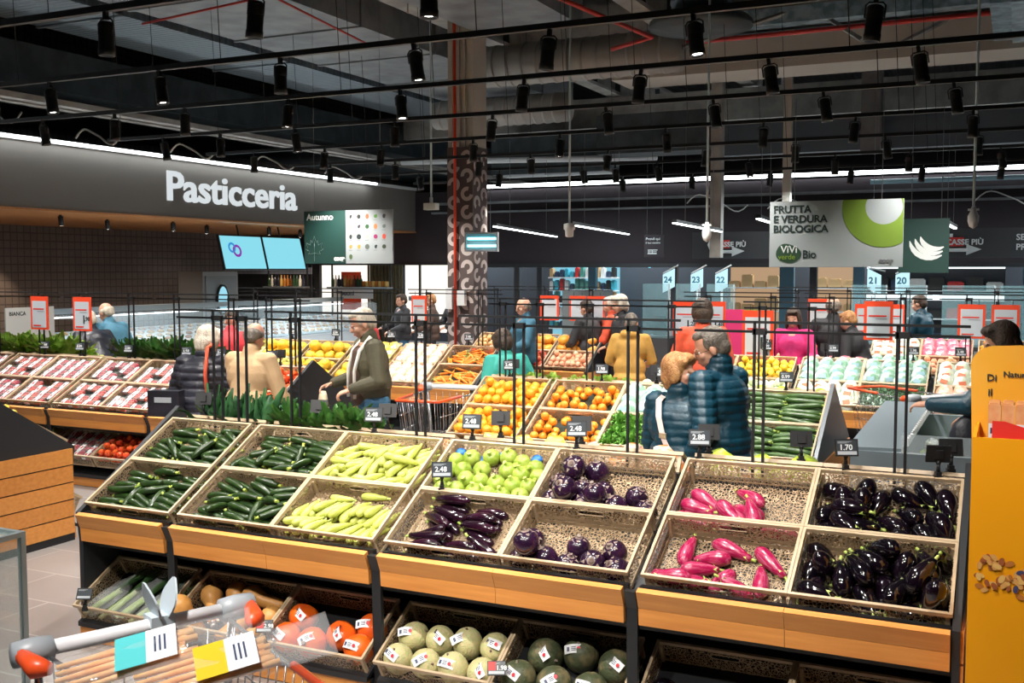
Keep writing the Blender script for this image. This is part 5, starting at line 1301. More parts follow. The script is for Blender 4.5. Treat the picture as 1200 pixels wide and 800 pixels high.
for i, c in enumerate(ic):
    b = MB(); x, z = .68 + (i % 5) * .118, .57 - (i // 5) * .122
    disc(b, x, z, .022 + .005 * (i % 3), -.0105, 0, 12, .001, .75 + .25 * (i % 2)); disc(b, x + .012, z + .012, .012, -.011, 0, 8)
    b.box((x - .03, -.0112, z - .045), (x + .02, -.0105, z - .040), 1)
    b.build('produce_picture', [mat('picture_%d' % i, c, .6), M_duct], t)
hang(t, (.15, 1.1), .65, 5.1)
# organic produce sign
t = empty('hanging_sign', (2.62, 5.0, 2.03), label='large pale hanging sign reading FRUTTA E VERDURA BIOLOGICA with a green ring', cat='sign')
W_, H_ = 1.07, .55
box_ob('panel', (0, -.012, 0), (W_, .012, H_), M_lgp, t)
for i, s in enumerate(('FRUTTA', 'E VERDURA', 'BIOLOGICA')):
    txt(s, .085, M_ink, t, .03, -.0135, .455 - i * .082, .0022)
# green ring clipped by the sign edge
b = MB(); cx_, cz_, R0, R1 = .92, .49, .145, .33
n = 48; vs = []
pt = []
for k in range(n + 1):
    a = 2 * PI * k / n
    row = []
    for j in range(7):
        R_ = R0 + (R1 - R0) * j / 6
        row.append((min(max(cx_ + R_ * math.cos(a), 0), W_), -.0135, min(max(cz_ + R_ * math.sin(a), 0), H_)))
    pt.append(row)
vs = [p for row in pt for p in row]
b.add(vs, [(k * 7 + j, k * 7 + j + 1, (k + 1) * 7 + j + 1, (k + 1) * 7 + j) for k in range(n) for j in range(6)])
b.build('green_ring', M_lime, t)
b = MB(); pts = [(.15 + .105 * math.cos(a) * (1 + .12 * math.cos(a + .6)), -.0137, .115 + .08 * math.sin(a) * (1 - .1 * math.sin(2 * a))) for a in [2 * PI * k / 24 for k in range(24)]]
b.add(pts, [tuple(range(24))]); b.build('leaf_badge', mat('badge_green', (.015, .055, .025), .6), t)
txt('ViVi', .085, M_pw, t, .095, -.0145, .12, .001); txt('verde', .062, M_lime, t, .075, -.0145, .065, .001)
txt('Bio', .095, M_ink, t, .275, -.0135, .075, .001, wide=.9); txt('coop', .055, M_duct, t, .89, -.0135, .035, .003)
hang(t, (.2, .9), .55, 1.4)
# banana sign
t = empty('hanging_sign', (3.56, 6.0, 1.93), label='dark green square sign with a pale banana bunch, half behind the organic sign', cat='sign')
box_ob('panel', (0, -.01, .05), (.42, .01, .53), M_dg, t)
b = MB()
for i in range(3):
    pts = []
    for k in range(9):
        a = PI * (1.05 + .62 * k / 8) ; R_ = .20 - .028 * i
        pts.append((.27 + R_ * math.cos(a) * .9 + .02 * i - .0, -.011, .36 + R_ * math.sin(a) * .9 + .015 * i))
    ws = [.004, .018, .026, .03, .03, .028, .024, .016, .006]
    vs = []
    for k, (x, y, z) in enumerate(pts):
        a = PI * (1.05 + .62 * k / 8); vs += [(x - math.cos(a) * ws[k] * .8, y - .0005 * i, z - math.sin(a) * ws[k] * .8), (x + math.cos(a) * ws[k] * .8, y - .0005 * i, z + math.sin(a) * ws[k] * .8)]
    b.add(vs, [(2 * k, 2 * k + 1, 2 * k + 3, 2 * k + 2) for k in range(8)])
b.build('banana_drawing', M_pw, t)
hang(t, (.1, .35), .5, 1.5)
# checkout direction boards
M_bd = mat('board_grey', (0.05, 0.052, 0.056), .7)
t = empty('hanging_sign', (-.62, 14.0, 2.19), label='long dark grey board over the checkouts reading CASSE PIU with red arrows', cat='sign')
box_ob('panel', (0, -.02, 0), (6.5, .02, .46), M_bd, t)
M_ar = mat('arrow_red', (.70, .04, .03), .5)
for x in (.30, 4.0):
    b = MB(); b.tube([(x + .42, -.03, .12), (x + .12, -.03, .12), (x + .03, -.03, .17), (x, -.03, .24), (x + .03, -.03, .31), (x + .1, -.03, .35), (x + .2, -.03, .35)], .028, 6, sm=False)
    b.add([(x + .40, -.032, .04), (x + .62, -.032, .13), (x + .40, -.032, .21)], [(0, 1, 2)]); b.build('arrow', M_pw, t)
    b = MB(); b.box((x + .06, -.04, .18), (x + .36, -.03, .32)); b.build('red_field', M_ar, t)
    txt('CASSE PI\u00d9', .12, M_pw, t, x + .10, -.045, .205, .004)
txt('SELF', .13, M_pw, t, 5.1, -.025, .27, .003); txt('PROVA', .13, M_pw, t, 5.1, -.025, .12, .003)
hang(t, (.4, 3, 6), .46, 3)
t = empty('hanging_sign', (-2.0, 15.5, 2.25), label='small dark sign reading Prendi qui il tuo cestino with a basket drawing', cat='sign')
box_ob('panel', (0, -.01, 0), (.40, .01, .42), M_dkwall, t)
txt('Prendi qui', .07, M_pw, t, .03, -.012, .32, 0); txt('il tuo cestino', .055, M_pw, t, .03, -.012, .25, 0)
b = MB(); b.box((.07, -.014, .05), (.25, -.011, .07)); b.box((.07, -.014, .09), (.25, -.011, .10)); b.box((.07, -.014, .12), (.27, -.011, .135)); b.box((.09, -.014, .05), (.1, -.011, .13)); b.box((.16, -.014, .05), (.17, -.011, .13)); b.build('basket_drawing', M_pw, t)
hang(t, (.05, .35), .42, 3)
# checkout number flags
M_cy = emis('lit_number_panel', (.55, .85, .95), 1.1)
M_cyd = mat('number_ink', (.02, .20, .32), .5)
for i, (x, tx, s_) in enumerate(((-.84, '24', 1), (-.36, '23', 1), (.05, '22', 1), (2.43, '21', -1), (2.84, '20', 1))):
    t = empty('number_flag', (x, 13.0, 1.62), label='lit slanted checkout flag reading ' + tx, cat='sign', group='checkout number flags')
    b = MB(); w_ = .20; z = lambda q: (q if s_ == 1 else .20 - q) * .5
    b.add([(0, 0, z(0)), (w_, 0, .0 + z(.2) ), (w_, 0, .30 + z(.2)), (0, 0, .30 + z(0)), (0, .03, z(0)), (w_, .03, z(.2)), (w_, .03, .30 + z(.2)), (0, .03, .30 + z(0))], [(0, 1, 2, 3), (7, 6, 5, 4), (0, 4, 5, 1), (1, 5, 6, 2), (2, 6, 7, 3), (3, 7, 4, 0)])
    fix(b.build('panel', M_cy, t).data)
    b = MB(); b.tube([(0, .015, .32 + z(0)), (w_ + .06, .015, .32 + z(.2) + .04)], .012, 6); b.tube([(w_ / 2, .05, -1.6), (w_ / 2, .05, .2)], .02, 6); b.build('post', M_white, t)
    txt(tx, .14, M_cyd, t, .02, -.003, .17, .004)
# red promotional posters in the rods
M_pr = emis('promo_red', (.75, .06, .02), .25)
M_pr = mat('promo_red_card', (.85, .07, .02), .5)
M_pp = mat('poster_paper', (.52, .58, .64), .5)


def poster(x, y, z, w_, h_, label, num=None, lines=True):
    t = empty('promo_poster', (x, y, z), label=label, cat='poster', group='red framed promotional posters')
    box_ob('red_frame', (0, -.006, 0), (w_, .006, h_), M_pr, t)
    box_ob('paper', (w_ * .1, -.008, h_ * .06), (w_ * .9, -.006, h_ * .86), M_pp, t)
    b = MB(); b.box((w_ * .16, -.0095, h_ * .60), (w_ * .78, -.008, h_ * .64)); b.box((w_ * .4, -.0095, h_ * .54), (w_ * .8, -.008, h_ * .555), 1); b.box((w_ * .16, -.0095, h_ * .10), (w_ * .6, -.008, h_ * .14))
    b.build('printed_lines', [M_ar, M_duct], t)
    if num:
        txt(num[0], h_ * .34, M_ink, t, w_ * .5, -.0095, h_ * .22, .003); txt(num[1:], h_ * .17, M_ink, t, w_ * .66, -.0095, h_ * .30, .001)
    b = MB(); b.tube([(w_ * .25, 0, h_), (w_ * .25, 0, h_ + .05)], .003, 4); b.tube([(w_ * .75, 0, h_), (w_ * .75, 0, h_ + .05)], .003, 4); b.build('hook', M_black, t)
    return t


for a in ((-4.78, 3.72, 1.385, .25, .345, 'red framed poster at the far left above the berries', None), (-4.17, 3.72, 1.385, .25, .345, 'red framed poster reading 1 and small cents above the berries', '1,98'),
          (-1.97, 6.75, 1.37, .20, .33, 'small red poster at the foot of the column', None),
          (-1.42, 9.27, 1.31, .28, .34, 'red poster left of the grey cabinet', None), (-.98, 9.27, 1.31, .24, .34, 'red poster in front of the grey cabinet, left one', None), (-.72, 9.27, 1.31, .25, .34, 'red poster in front of the grey cabinet, right one', None),
          (.50, 9.2, 1.15, .33, .45, 'red poster with a price behind the copper-haired woman, left one', '1,28'), (.86, 9.2, 1.15, .33, .45, 'red poster with a price behind the copper-haired woman, right one', '1,48'),
          (1.98, 6.76, 1.09, .32, .50, 'large red poster reading 1,78 right of the embracing man', '1,78'),
          (2.02, 10.3, 1.22, .30, .40, 'red poster behind the one reading 1,78', None),
          (2.62, 10.3, 1.16, .28, .40, 'red poster behind the woman in magenta, left one', None), (2.96, 10.3, 1.16, .28, .40, 'red poster behind the woman in magenta, right one', None),
          (3.18, 6.76, 1.32, .27, .38, 'red framed poster right of the organic sign, full sheet', None),
          (4.03, 6.76, 1.36, .24, .32, 'red poster above the reaching shopper, left one', None), (4.32, 6.76, 1.36, .24, .32, 'red poster above the reaching shopper, right one', None)):
    poster(*a)
# green and white promo wall behind the couple
t = empty('promo_wall', (.3, 10.6, .5), label='green and magenta promotional panels behind the red posters', cat='panel')
for i, (a, c, m_) in enumerate(((0, .12, mat('promo_green', (.05, .32, .05), .5)), (.12, .5, M_pr), (.5, .8, mat('promo_magenta', (.6, .03, .15), .5)), (.8, 1.0, mat('promo_green', (.05, .32, .05), .5)))):
    box_ob('panel', (a, -.01, 0), (c, .01, .95), m_, t)

# ---------------------------------------------------------------- hanging lamps, cameras
def tube_lamp(x, y, z, L_, rz, label):
    t = empty('linear_lamp', (x, y, z), (0, .0, rz), label, 'lamp', 'hanging linear lamps')
    box_ob('housing', (0, -.03, .012), (L_, .03, .05), M_black, t)
    box_ob('lens', (0, -.022, 0), (L_, .022, .012), M_led, t)
    b = MB(); b.tube([(L_ * .2, 0, .05), (L_ * .2, 0, 1.2)], .003, 4); b.tube([(L_ * .8, 0, .05), (L_ * .8, 0, 1.2)], .003, 4); b.build('hanging_wire', M_duct, t)


LL_ = ((-1.55, 8.12, 2.55, 4.4, 1.795), (-.47, 8.05, 2.55, 3.7, 1.715), (.83, 8.12, 2.55, 3.1, 1.647), (1.97, 7.46, 2.55, 1.2, 1.65), (3.73, 9.5, 2.55, 1.8, 1.56))
for i, (x, y, z, L_, rz) in enumerate(LL_):
    tube_lamp(x, y, z, L_, rz, 'white linear lamp hanging low, ' + ['left of the camera pole at the middle', 'right of the camera pole at the middle', 'beside the second pole', 'left edge of the organic sign', 'right of the banana sign'][i])
M_pole = mat('pale_pole', (.42, .52, .56), .4)
for i, (x, y, z0) in enumerate(((-.05, 7.0, 2.50), (1.53, 7.0, 2.42), (4.13, 7.0, 2.52), (-1.84, 7.0, 2.80))):
    t = empty('ceiling_camera', (x, y, z0), label='pale ceiling pole with a device at its lower end, ' + ['above the middle aisle', 'left of the organic sign', 'right of the organic sign', 'left of the column'][i], cat='camera', group='ceiling poles')
    b = MB(); b.tube([(0, 0, 0), (0, 0, 7.15 - z0)], .013, 8); b.build('pole', M_pole, t)
    b = MB()
    if i == 0: b.lathe([(.02, -.13), (.045, -.12), (.05, -.05), (.065, -.04), (.065, .02), (.02, .03)], 14)
    elif i == 3: b.cb((0, 0, -.04), (.16, .1, .08)); b.cb((0, 0, .03), (.03, .03, .08))
    else: b.lathe([(.005, -.12), (.035, -.10), (.05, -.05), (.05, 0), (.03, .04), (.018, .09)], 14); b.cb((0, 0, .06), (.10, .02, .02))
    b.build('device', M_white, t)
t = empty('emergency_lamp', (-1.70, 7.6, 2.23), (0, 0, .25), 'rectangular cyan-lit fly trap lamp in a grey frame beside the column', 'lamp')
b = MB()
for a, c in (((0, -.04, 0), (.42, .04, .025)), ((0, -.04, .215), (.42, .04, .24)), ((0, -.04, .025), (.02, .04, .215)), ((.40, -.04, .025), (.42, .04, .215)), ((.02, .03, .025), (.40, .04, .215))): b.box(a, c)
b.build('frame', M_duct, t)
M_uv = emis('cyan_tube', (.25, .85, .95), 5)
for z in (.07, .16):
    b = MB(); b.tube([(.03, 0, z), (.39, 0, z)], .015, 8); b.build('tube', M_uv, t)
b = MB(); b.tube([(.1, 0, .24), (.1, 0, .9)], .003, 4); b.tube([(.32, 0, .24), (.32, 0, .9)], .003, 4); b.build('hanging_wire', M_duct, t)

# ---------------------------------------------------------------- bakery department
for i in range(2):
    t = empty('wall_screen', (-8.5, 11.08 + i * 1.23, 2.02), (0, 0, PI / 2), ['left blue screen with two coloured rings', 'right blue screen hanging beside the first'][i], 'screen', 'bakery screens')
    t.rotation_euler = (-.24, 0, PI / 2)
    box_ob('housing', (0, 0, -.02), (1.20, .05, .64), M_black, t)
    box_ob('panel', (.02, -.004, 0), (1.18, 0, .62), emis('screen_blue', (.25, .72, .85), .95), t)
    if i == 0:
        for cx_, cz_, R_, c in ((.30, .40, .10, (.02, .30, .75)), (.43, .34, .12, (.30, .02, .45))):
            b = MB(); ringm(b, (cx_, cz_), R_ * .6, R_, .006, 0, 2 * PI, None); b.build('ring_graphic', emis('graphic_%d' % int(cx_ * 100), c, .8), t)
    b = MB(); b.tube([(.6, .03, .62), (.6, .03, .85)], .015, 6); b.build('bracket', M_black, t)
# soffit spots
for i, (x, y) in enumerate(((-9.0, 4.3), (-8.6, 5.3), (-9.3, 6.7), (-8.7, 7.6), (-9.2, 9.0), (-8.8, 10.1), (-9.2, 11.4), (-8.7, 12.6), (-9.0, 14.0), (-8.8, 15.5), (-8.5, 16.3), (-9.6, 16.0))):
    t = empty('soffit_spotlight', (x, y, 2.84), (.35, .3, 0), 'small black spotlight under the wooden soffit', 'spotlight', 'soffit spotlights')
    b = MB(); b.lathe([(.035, -.17), (.04, -.16), (.04, -.03), (.02, -.02), (.02, 0)], 10); b.build('lamp_head', M_black, t)
    b = MB(); b.lathe([(.001, -.172), (.032, -.172)], 10, cap=False); b.build('lens', M_led2, t)
# glass counter with trays of food
M_steel = mat('brushed_steel', (.42, .46, .48), .3, .8)
M_pane = mat('counter_glass', (.75, .88, .92), .05, alpha=.22, spec=.8)
M_ice = mat('white_tray', (.66, .76, .80), .4)
t = empty('display_counter', (-8.6, 7.2, 0), label='long glass serving counter with pale trays along the bakery', cat='counter')
box_ob('base', (-.5, 0, 0), (.55, 8.2, .72), M_white, t)
b = MB(); b.add([(-.5, 0, 1.02), (.5, 0, .78), (.5, 8.2, .78), (-.5, 8.2, 1.02), (-.5, 0, .98), (.5, 0, .74), (.5, 8.2, .74), (-.5, 8.2, .98)], [(0, 1, 2, 3), (7, 6, 5, 4), (0, 4, 5, 1), (1, 5, 6, 2), (2, 6, 7, 3), (3, 7, 4, 0)]); fix(b.build('sloping_bed', M_ice, t).data)
box_ob('front_glass', (.55, 0, .72), (.558, 8.2, 1.28), M_pane, t); box_ob('top_shelf', (-.45, 0, 1.27), (.5, 8.2, 1.30), M_pane, t)
box_ob('lamp_rail', (-.5, 0, 1.31), (-.3, 8.2, 1.40), M_steel, t)
box_ob('light_tube', (-.28, .1, 1.25), (-.24, 8.1, 1.268), emis('counter_tube', (.85, .95, 1), 5), t)
b = MB(); b.lathe([(.01, -.02), (.045, -.015), (.05, .01), (.03, .03), (.008, .035)], 10, M=Matrix.Diagonal((1, 1.5, 1, 1)))
PST = []
for i, (c, c2) in enumerate((((.60, .32, .12), (.75, .55, .3)), ((.75, .7, .62), (.65, .5, .35)), ((.30, .12, .06), (.5, .25, .12)), ((.70, .40, .32), (.8, .65, .55)))):
    o = ob('pastry', b.mesh('pastry', veg_mat('pastry_glaze_%d' % i, c, c2, 30, .4, .6, .4)), None, (0, 0, -50)); PST.append(o)
r = random.Random(9)
for i in range(34):
    for j in range(5):
        y = 7.35 + i * .235; x = -8.95 + j * .2
        dup(PST[(i // 3 + j) % 4], Matrix.Translation((x, y, 1.03 - (x + 9.1) * .24 + .0)) @ Matrix.Rotation(.24, 4, 'Y') @ Matrix.Rotation(r.uniform(-.4, .4), 4, 'Z'), 'small pastry lying on the pale tray of the glass counter', 'pastries in the glass counter', 'pastry')
t = empty('oven_cabinet', (-9.5, 11.6, 0), label='tall stainless cabinet with an oval window behind the counter', cat='oven')
box_ob('body', (-.6, 0, 0), (0, 1.0, 1.96), M_steel, t); box_ob('door', (0, .06, .9), (.03, .94, 1.88), mat('steel_door', (.30, .33, .35), .35, .7), t)
b = MB(); disc(b, 0, 0, .26, 0, 0, 20, .03, .55); o = b.build('oval_window', emis('oven_window', (.35, .75, .9), .9), t, (.031, .5, 1.42), (0, 0, PI / 2))
b = MB(); ringm(b, (0, 0), .26, .30, .04, 0, 2 * PI, None); b.build('window_frame', M_black, t, (.031, .5, 1.42), (0, 0, PI / 2)).scale = (.55, 1, 1)
t = empty('menu_board', (-7.0, 5.2, 1.0), (0, 0, PI / 2), 'pale panel reading BIANCA behind the left posters', 'board')
box_ob('panel', (0, 0, .0), (.75, .02, .52), mat('panel_white', (.5, .5, .48), .6), t); txt('BIANCA', .07, M_ink, t, .05, -.002, .42, .001)
box_ob('stand', (.3, .02, -1), (.45, .04, .3), M_black, t)
# shelf with bottles before the bright shop
M_btl = [mat('bottle_glass_%d' % i, c, .15) for i, c in enumerate(((.02, .05, .02), (.10, .03, .01), (.35, .12, .02), (.5, .3, .08), (.02, .02, .03), (.55, .5, .42)))]
for g_, (x0, x1, lb, n_) in enumerate(((-10.7, -9.6, 'shelf of bottles under the right screen', 12), (-8.98, -7.45, 'glass shelf of bottles and jars in front of the bright shop', 18))):
    t = empty('wall_shelf', (x0, 15.0, 1.62), label=lb, cat='shelf', group='bottle shelves')
    box_ob('board', (0, -.12, -.02), (x1 - x0, .12, .01), M_steel, t)
    for x in (.02, x1 - x0 - .02): box_ob('upright', (x - .015, .05, -1.6), (x + .015, .08, .5), M_black, t)
    bb = MB(); bb.lathe([(.03, 0), (.035, .02), (.035, .15), (.014, .19), (.012, .25), (.002, .25)], 10)
    jj = MB(); jj.lathe([(.04, 0), (.045, .02), (.045, .10), (.04, .12), (.002, .125)], 10)
    bm = [bb.mesh('bottle', m_) for m_ in M_btl]; jm = [jj.mesh('jar', m_) for m_ in M_btl]
    for i in range(n_):
        jar = g_ == 1 and i > 9
        o = ob('jar' if jar else 'bottle', (jm if jar else bm)[(i * 5 + i // 3) % 6 if not jar else 2 + i % 2], None, (x0 + .08 + (x1 - x0 - .16) * i / (n_ - 1), 15.0, 1.632))
        tag(o, ('amber jar' if jar else 'bottle') + ' on the ' + lb, 'jar' if jar else 'bottle', ('jars on the ' if jar else 'bottles on the ') + lb)
# shop fronts seen through the opening
def facade(x0, x1, y, z0, z1, m_, label, name='lit_shop'):
    t = empty(name, (x0, y, z0), label=label, cat='shop front', group=None)
    box_ob('panel', (0, 0, 0), (x1 - x0, .05, z1 - z0), m_, t)
    return t


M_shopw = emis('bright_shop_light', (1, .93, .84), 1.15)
M_shopd = mat('dark_shop', (.035, .04, .05), .5)
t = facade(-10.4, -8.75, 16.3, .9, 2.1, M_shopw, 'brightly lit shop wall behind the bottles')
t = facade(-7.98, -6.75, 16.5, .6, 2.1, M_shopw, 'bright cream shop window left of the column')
box_ob('window_frame', (.38, -.05, 0), (.42, 0, 1.5), M_black, t); box_ob('small_notice', (.1, -.03, .7), (.3, -.01, .8), M_pp, t)
t = empty('poster', (-9.4, 15.9, 1.1), label='red and white advertising poster behind the bottles', cat='poster')
box_ob('red_sheet', (.1, 0, 0), (.62, .02, .85), M_pr, t); box_ob('white_band', (-.15, -.02, .25), (.95, -.0, .5), M_white, t); txt('buoni', .16, M_navy, t, .1, -.03, .32, .002)
b = MB()
for i in range(20): b.tube([(-8.7 + i * .045, 16.1 + .03 * (i % 2), .3), (-8.7 + i * .045, 16.1 + .03 * (i % 2), 2.1)], .026, 8)
tag(b.build('curtain', mat('olive_curtain', (.10, .085, .04), .8)), 'olive pleated curtain between the two bright windows', 'curtain')
box = lambda nm, a, c, m_, lb, ct: tag(box_ob(nm, a, c, m_), lb, ct)
t = empty('service_desk', (-13.0 + 3.6, 15.6, 0), label='dark upright panels under the screens', cat='partition'); box_ob('panel', (-2.6, 0, .0), (-.5, .1, 1.9), M_bmat, t); box_ob('upright', (-.45, -.05, 0), (-.25, .05, 2.1), M_bmat, t)

# mall shops beyond the checkouts
M_shopblue = mat('shop_wall_teal', (.03, .10, .13), .6)
struct(box_ob('wall_mall', (-14, 21.6, 0), (9, 21.8, 3.4), M_shopd))


def shop_shelves(x0, x1, y, n, rows, label, cols, glow):
    t = empty('shop_display', (x0, y, 0), label=label, cat='shop display', group='shop displays across the mall')
    box_ob('back_panel', (0, .3, 0), (x1 - x0, .35, 2.2), glow, t)
    r = random.Random(int(x0 * 10))
    for q in range(rows):
        z = .5 + q * (1.6 / rows)
        box_ob('shelf', (0, 0, z), (x1 - x0, .3, z + .03), M_white, t)
        for i in range(n):
            w_ = (x1 - x0) / n
            b = MB(); h = r.uniform(.12, .28)
            b.box((w_ * i + .02, .05, z + .03), (w_ * (i + 1) - .03, .22, z + .03 + h)); b.box((w_ * i + .04, .06, z + .03 + h), (w_ * (i + 1) - .06, .2, z + .05 + h))
            b.build('goods', r.choice(cols), t)
    return t


gd = [mat('goods_%d' % i, c, .5) for i, c in enumerate(((.5, .03, .03), (.05, .35, .45), (.6, .6, .58), (.03, .05, .10), (.02, .02, .02), (.5, .32, .15), (.08, .25, .2)))]
shop_shelves(-6.25, -4.45, 20.6, 13, 5, 'lit shop shelves with blue and red goods right of the column', gd, emis('shop_glow_blue', (.25, .6, .75), .9))
shop_shelves(1.9, 4.3, 17.9, 7, 3, 'shop shelf with red bags under a white light, right side', gd[:1] + gd[2:5], M_shopd)
t = shop_shelves(.35, 1.3, 20.4, 3, 3, 'warm beige shop shelves behind the organic sign', gd[5:6], emis('shop_glow_warm', (.8, .52, .3), .55))
t = shop_shelves(-1.6, -.4, 20.4, 4, 3, 'warm beige shop shelves behind checkout 22', gd[5:6], emis('shop_glow_warm', (.8, .52, .3), .55))
for i, (x0, x1, z) in enumerate(((1.85, 4.3, 2.02), (1.85, 4.3, 1.42))):
    tag(box_ob('shelf_lamp', (x0, 17.6, z), (x1, 17.65, z + .10), emis('shelf_lamp_light', (.85, .97, 1), 1.6)), ['upper', 'lower'][i] + ' white light bar over the red bags', 'lamp', 'shop light bars')
t = empty('shop_sign', (-3.9, 20.3, 2.08), label='cyan lit shop lettering partly cut by the dark header', cat='sign'); box_ob('panel', (0, 0, 0), (1.4, .03, .34), M_shopd, t)
txt('kangkun', .22, emis('cyan_letters', (.2, .75, .95), 1.6), t, .08, -.005, .02, .006)
for i, (x, w_) in enumerate(((-6.4, .14), (-4.3, .18), (-2.2, .12), (-.1, .30), (.62, .14), (1.55, .20), (3.0, .15), (4.6, .2), (-5.35, .12))):
    t = box_ob('door_frame', (x, 18.9 - (i % 3) * .5, 0), (x + w_, 19.05 - (i % 3) * .5, 2.6), mat('post_blue', (.10, .22, .30), .4, .3) if i % 2 else M_shopd)
    tag(t, 'upright post of the mall glass front', 'post', 'mall front posts')
t = box_ob('storage_cabinet', (-2.45, 12.5, 0), (-1.72, 13.0, 1.66), mat('cabinet_grey', (.18, .22, .23), .5)); tag(t, 'grey cabinet standing between the column and the checkouts', 'cabinet')
# checkout glass screens and counters
for i, (x, w_) in enumerate(((-.95, .45), (-.4, .4), (.1, .45), (2.3, .5), (2.95, .4), (3.55, .7), (4.3, .6))):
    t = empty('checkout_desk', (x, 12.3, 0), label='checkout desk with a clear screen, ' + ['first', 'second', 'third', 'fourth', 'fifth', 'sixth', 'last'][i] + ' from the left', cat='checkout', group='checkout desks')
    box_ob('desk', (0, 0, 0), (w_, 1.6, .9), M_bd, t); box_ob('screen', (0, -.01, .9), (w_, .0, 1.78), mat('screen_glass', (.3, .55, .62), .05, alpha=.25, spec=.8), t)
    box_ob('edge', (w_ - .02, -.015, .9), (w_, .005, 1.78), M_pole, t); box_ob('terminal', (.08, .3, .9), (.3, .36, 1.25), M_black, t); box_ob('top', (0, 0, .9), (w_, 1.6, .93), M_steel, t)

# ---------------------------------------------------------------- yellow cardboard display at the right edge
M_yel = mat('display_yellow', (.92, .37, .002), .45)
M_yel2 = mat('display_yellow_header', (.90, .42, .02), .45, noise=(1.1, (.85, .55, .16), .3, .7))
t = empty('cardboard_display', (4.42, -.24, 0), (0, 0, .0), 'tall yellow cardboard display at the right edge printed with nuts', 'display')
box_ob('front_panel', (0, 0, .0), (.62, .012, 1.445), M_yel, t)
box_ob('side_panel', (0, .012, 0), (.012, .40, 1.445), M_yel, t); box_ob('side_panel', (.608, .012, 0), (.62, .40, 1.445), M_yel, t)
box_ob('shelf', (.012, .012, 1.30), (.608, .40, 1.31), M_yel, t)
b = MB(); poly = [(-.012, 1.30), (.62, 1.30), (.62, 1.755)]
poly += [(.06 - .085 * math.sin(a * PI / 2 / 6) , 1.655 + .075 * math.cos(a * PI / 2 / 6)) for a in range(7)]
n = len(poly); vs = [(x, .40, z) for x, z in poly] + [(x, .41, z) for x, z in poly]
b.add(vs, [tuple(range(n)), tuple(reversed(range(n, 2 * n)))] + [(i, (i + 1) % n, (i + 1) % n + n, i + n) for i in range(n)]); fix(b.build('header', M_yel2, t).data)
txt('Di', .036, M_ink, t, .03, .395, 1.60, .0005); txt('Natura', .030, M_ink, t, .085, .395, 1.617, .0005); txt('il', .038, M_ink, t, .035, .395, 1.545, .0005)
b = MB(); b.box((.165, .385, 1.63), (.40, .399, 1.73), 0); b.box((.172, .380, 1.638), (.40, .385, 1.722), 1); b.build('badge', [M_ar, M_pw], t); txt('Fi', .075, mat('badge_blue', (.03, .12, .5), .5), t, .185, .376, 1.652, .003)
b = MB(); b.add([(.06, .03, 1.31), (.61, .03, 1.31), (.61, .03, 1.40), (.30, .03, 1.44), (.10, .03, 1.50), (.06, .03, 1.50)], [(0, 1, 2, 3, 4, 5)]); b.build('red_lip', mat('lip_red', (.75, .03, .02), .5), t)
pk = MB(); pk.box((0, 0, 0), (.040, .12, .20)); pk.box((.004, .004, .20), (.036, .116, .205)); pkm = pk.mesh('snack_packet', mat('packet_orange', (.72, .27, .10), .4, noise=(14, (.80, .42, .2), .4, .6)))
lbm = MB(); lbm.box((.002, -.002, .085), (.038, 0, .135)); lbm.box((.008, -.003, .10), (.014, -.002, .12), 1); lbm.box((.022, -.003, .10), (.028, -.002, .12), 1); lbm = lbm.mesh('packet_label', [M_pw, M_navy])
for i in range(12):
    o = ob('snack_packet', pkm, None, (4.42 + .045 + i * .043, -.24 + .10, 1.312 + .035)); tag(o, 'orange snack packet with a white band in the yellow display', 'packet', 'snack packets in the yellow display'); ob('label', lbm, o)
r = random.Random(21); b = MB()
for i in range(95):
    u = r.random(); x = .03 + u * .24; z = 1.0 - u * .05 + r.uniform(-.075, .055) * (1 - u * .3)
    s_ = r.uniform(.008, .013); a = r.uniform(0, 3)
    pts = [(x + s_ * 1.3 * math.cos(q) * math.cos(a) - s_ * .8 * math.sin(q) * math.sin(a), -.0015 - .0001 * i, z + s_ * 1.3 * math.cos(q) * math.sin(a) + s_ * .8 * math.sin(q) * math.cos(a)) for q in [2 * PI * k / 9 for k in range(9)]]
    b.add(pts, [tuple(range(9))], i % 4 if r.random() > .07 else 4)
b.build('printed_nuts', [mat('nut_%d' % i, c, .5) for i, c in enumerate(((.50, .17, .03), (.72, .36, .10), (.36, .10, .03), (.80, .48, .14), (.06, .06, .14)))], t)
b = MB(); disc(b, .30, 1.20, .10, -.001, 0, 24, .001, .85); disc(b, .30, .88, .10, -.001, 0, 24, .001, .85); b.build('dark_disc', M_ink, t)

# ---------------------------------------------------------------- glazed case at the left edge
t = empty('glass_case', (.10, -2.10, 0), label='low glazed case with grey frame at the lower left corner', cat='display case')
w_, d_ = 1.02, .8
M_fr = mat('case_frame', (.30, .36, .38), .35, .5)
for x in (0, w_ - .022):
    for y in (-d_ * 0, d_ - .022): box_ob('frame_post', (x, y, .1), (x + .022, y + .022, .985), M_fr, t)
for y in (0, d_ - .022): box_ob('frame_rail', (0, y, .985), (w_, y + .022, 1.005), M_fr, t)
for x in (0, w_ - .022): box_ob('frame_rail', (x, .022, .985), (x + .022, d_ - .022, 1.005), M_fr, t)
M_gc = mat('case_glass', (.55, .70, .70), .04, alpha=.30, spec=.9)
box_ob('front_glass', (.022, .005, .1), (w_ - .022, .010, .985), M_gc, t); box_ob('side_glass', (w_ - .010, .022, .1), (w_ - .005, d_ - .022, .985), M_gc, t); box_ob('lid_glass', (.022, .022, .99), (w_ - .022, d_ - .022, .996), M_gc, t)
box_ob('base', (0, 0, 0), (w_, d_, .1), M_fr, t)

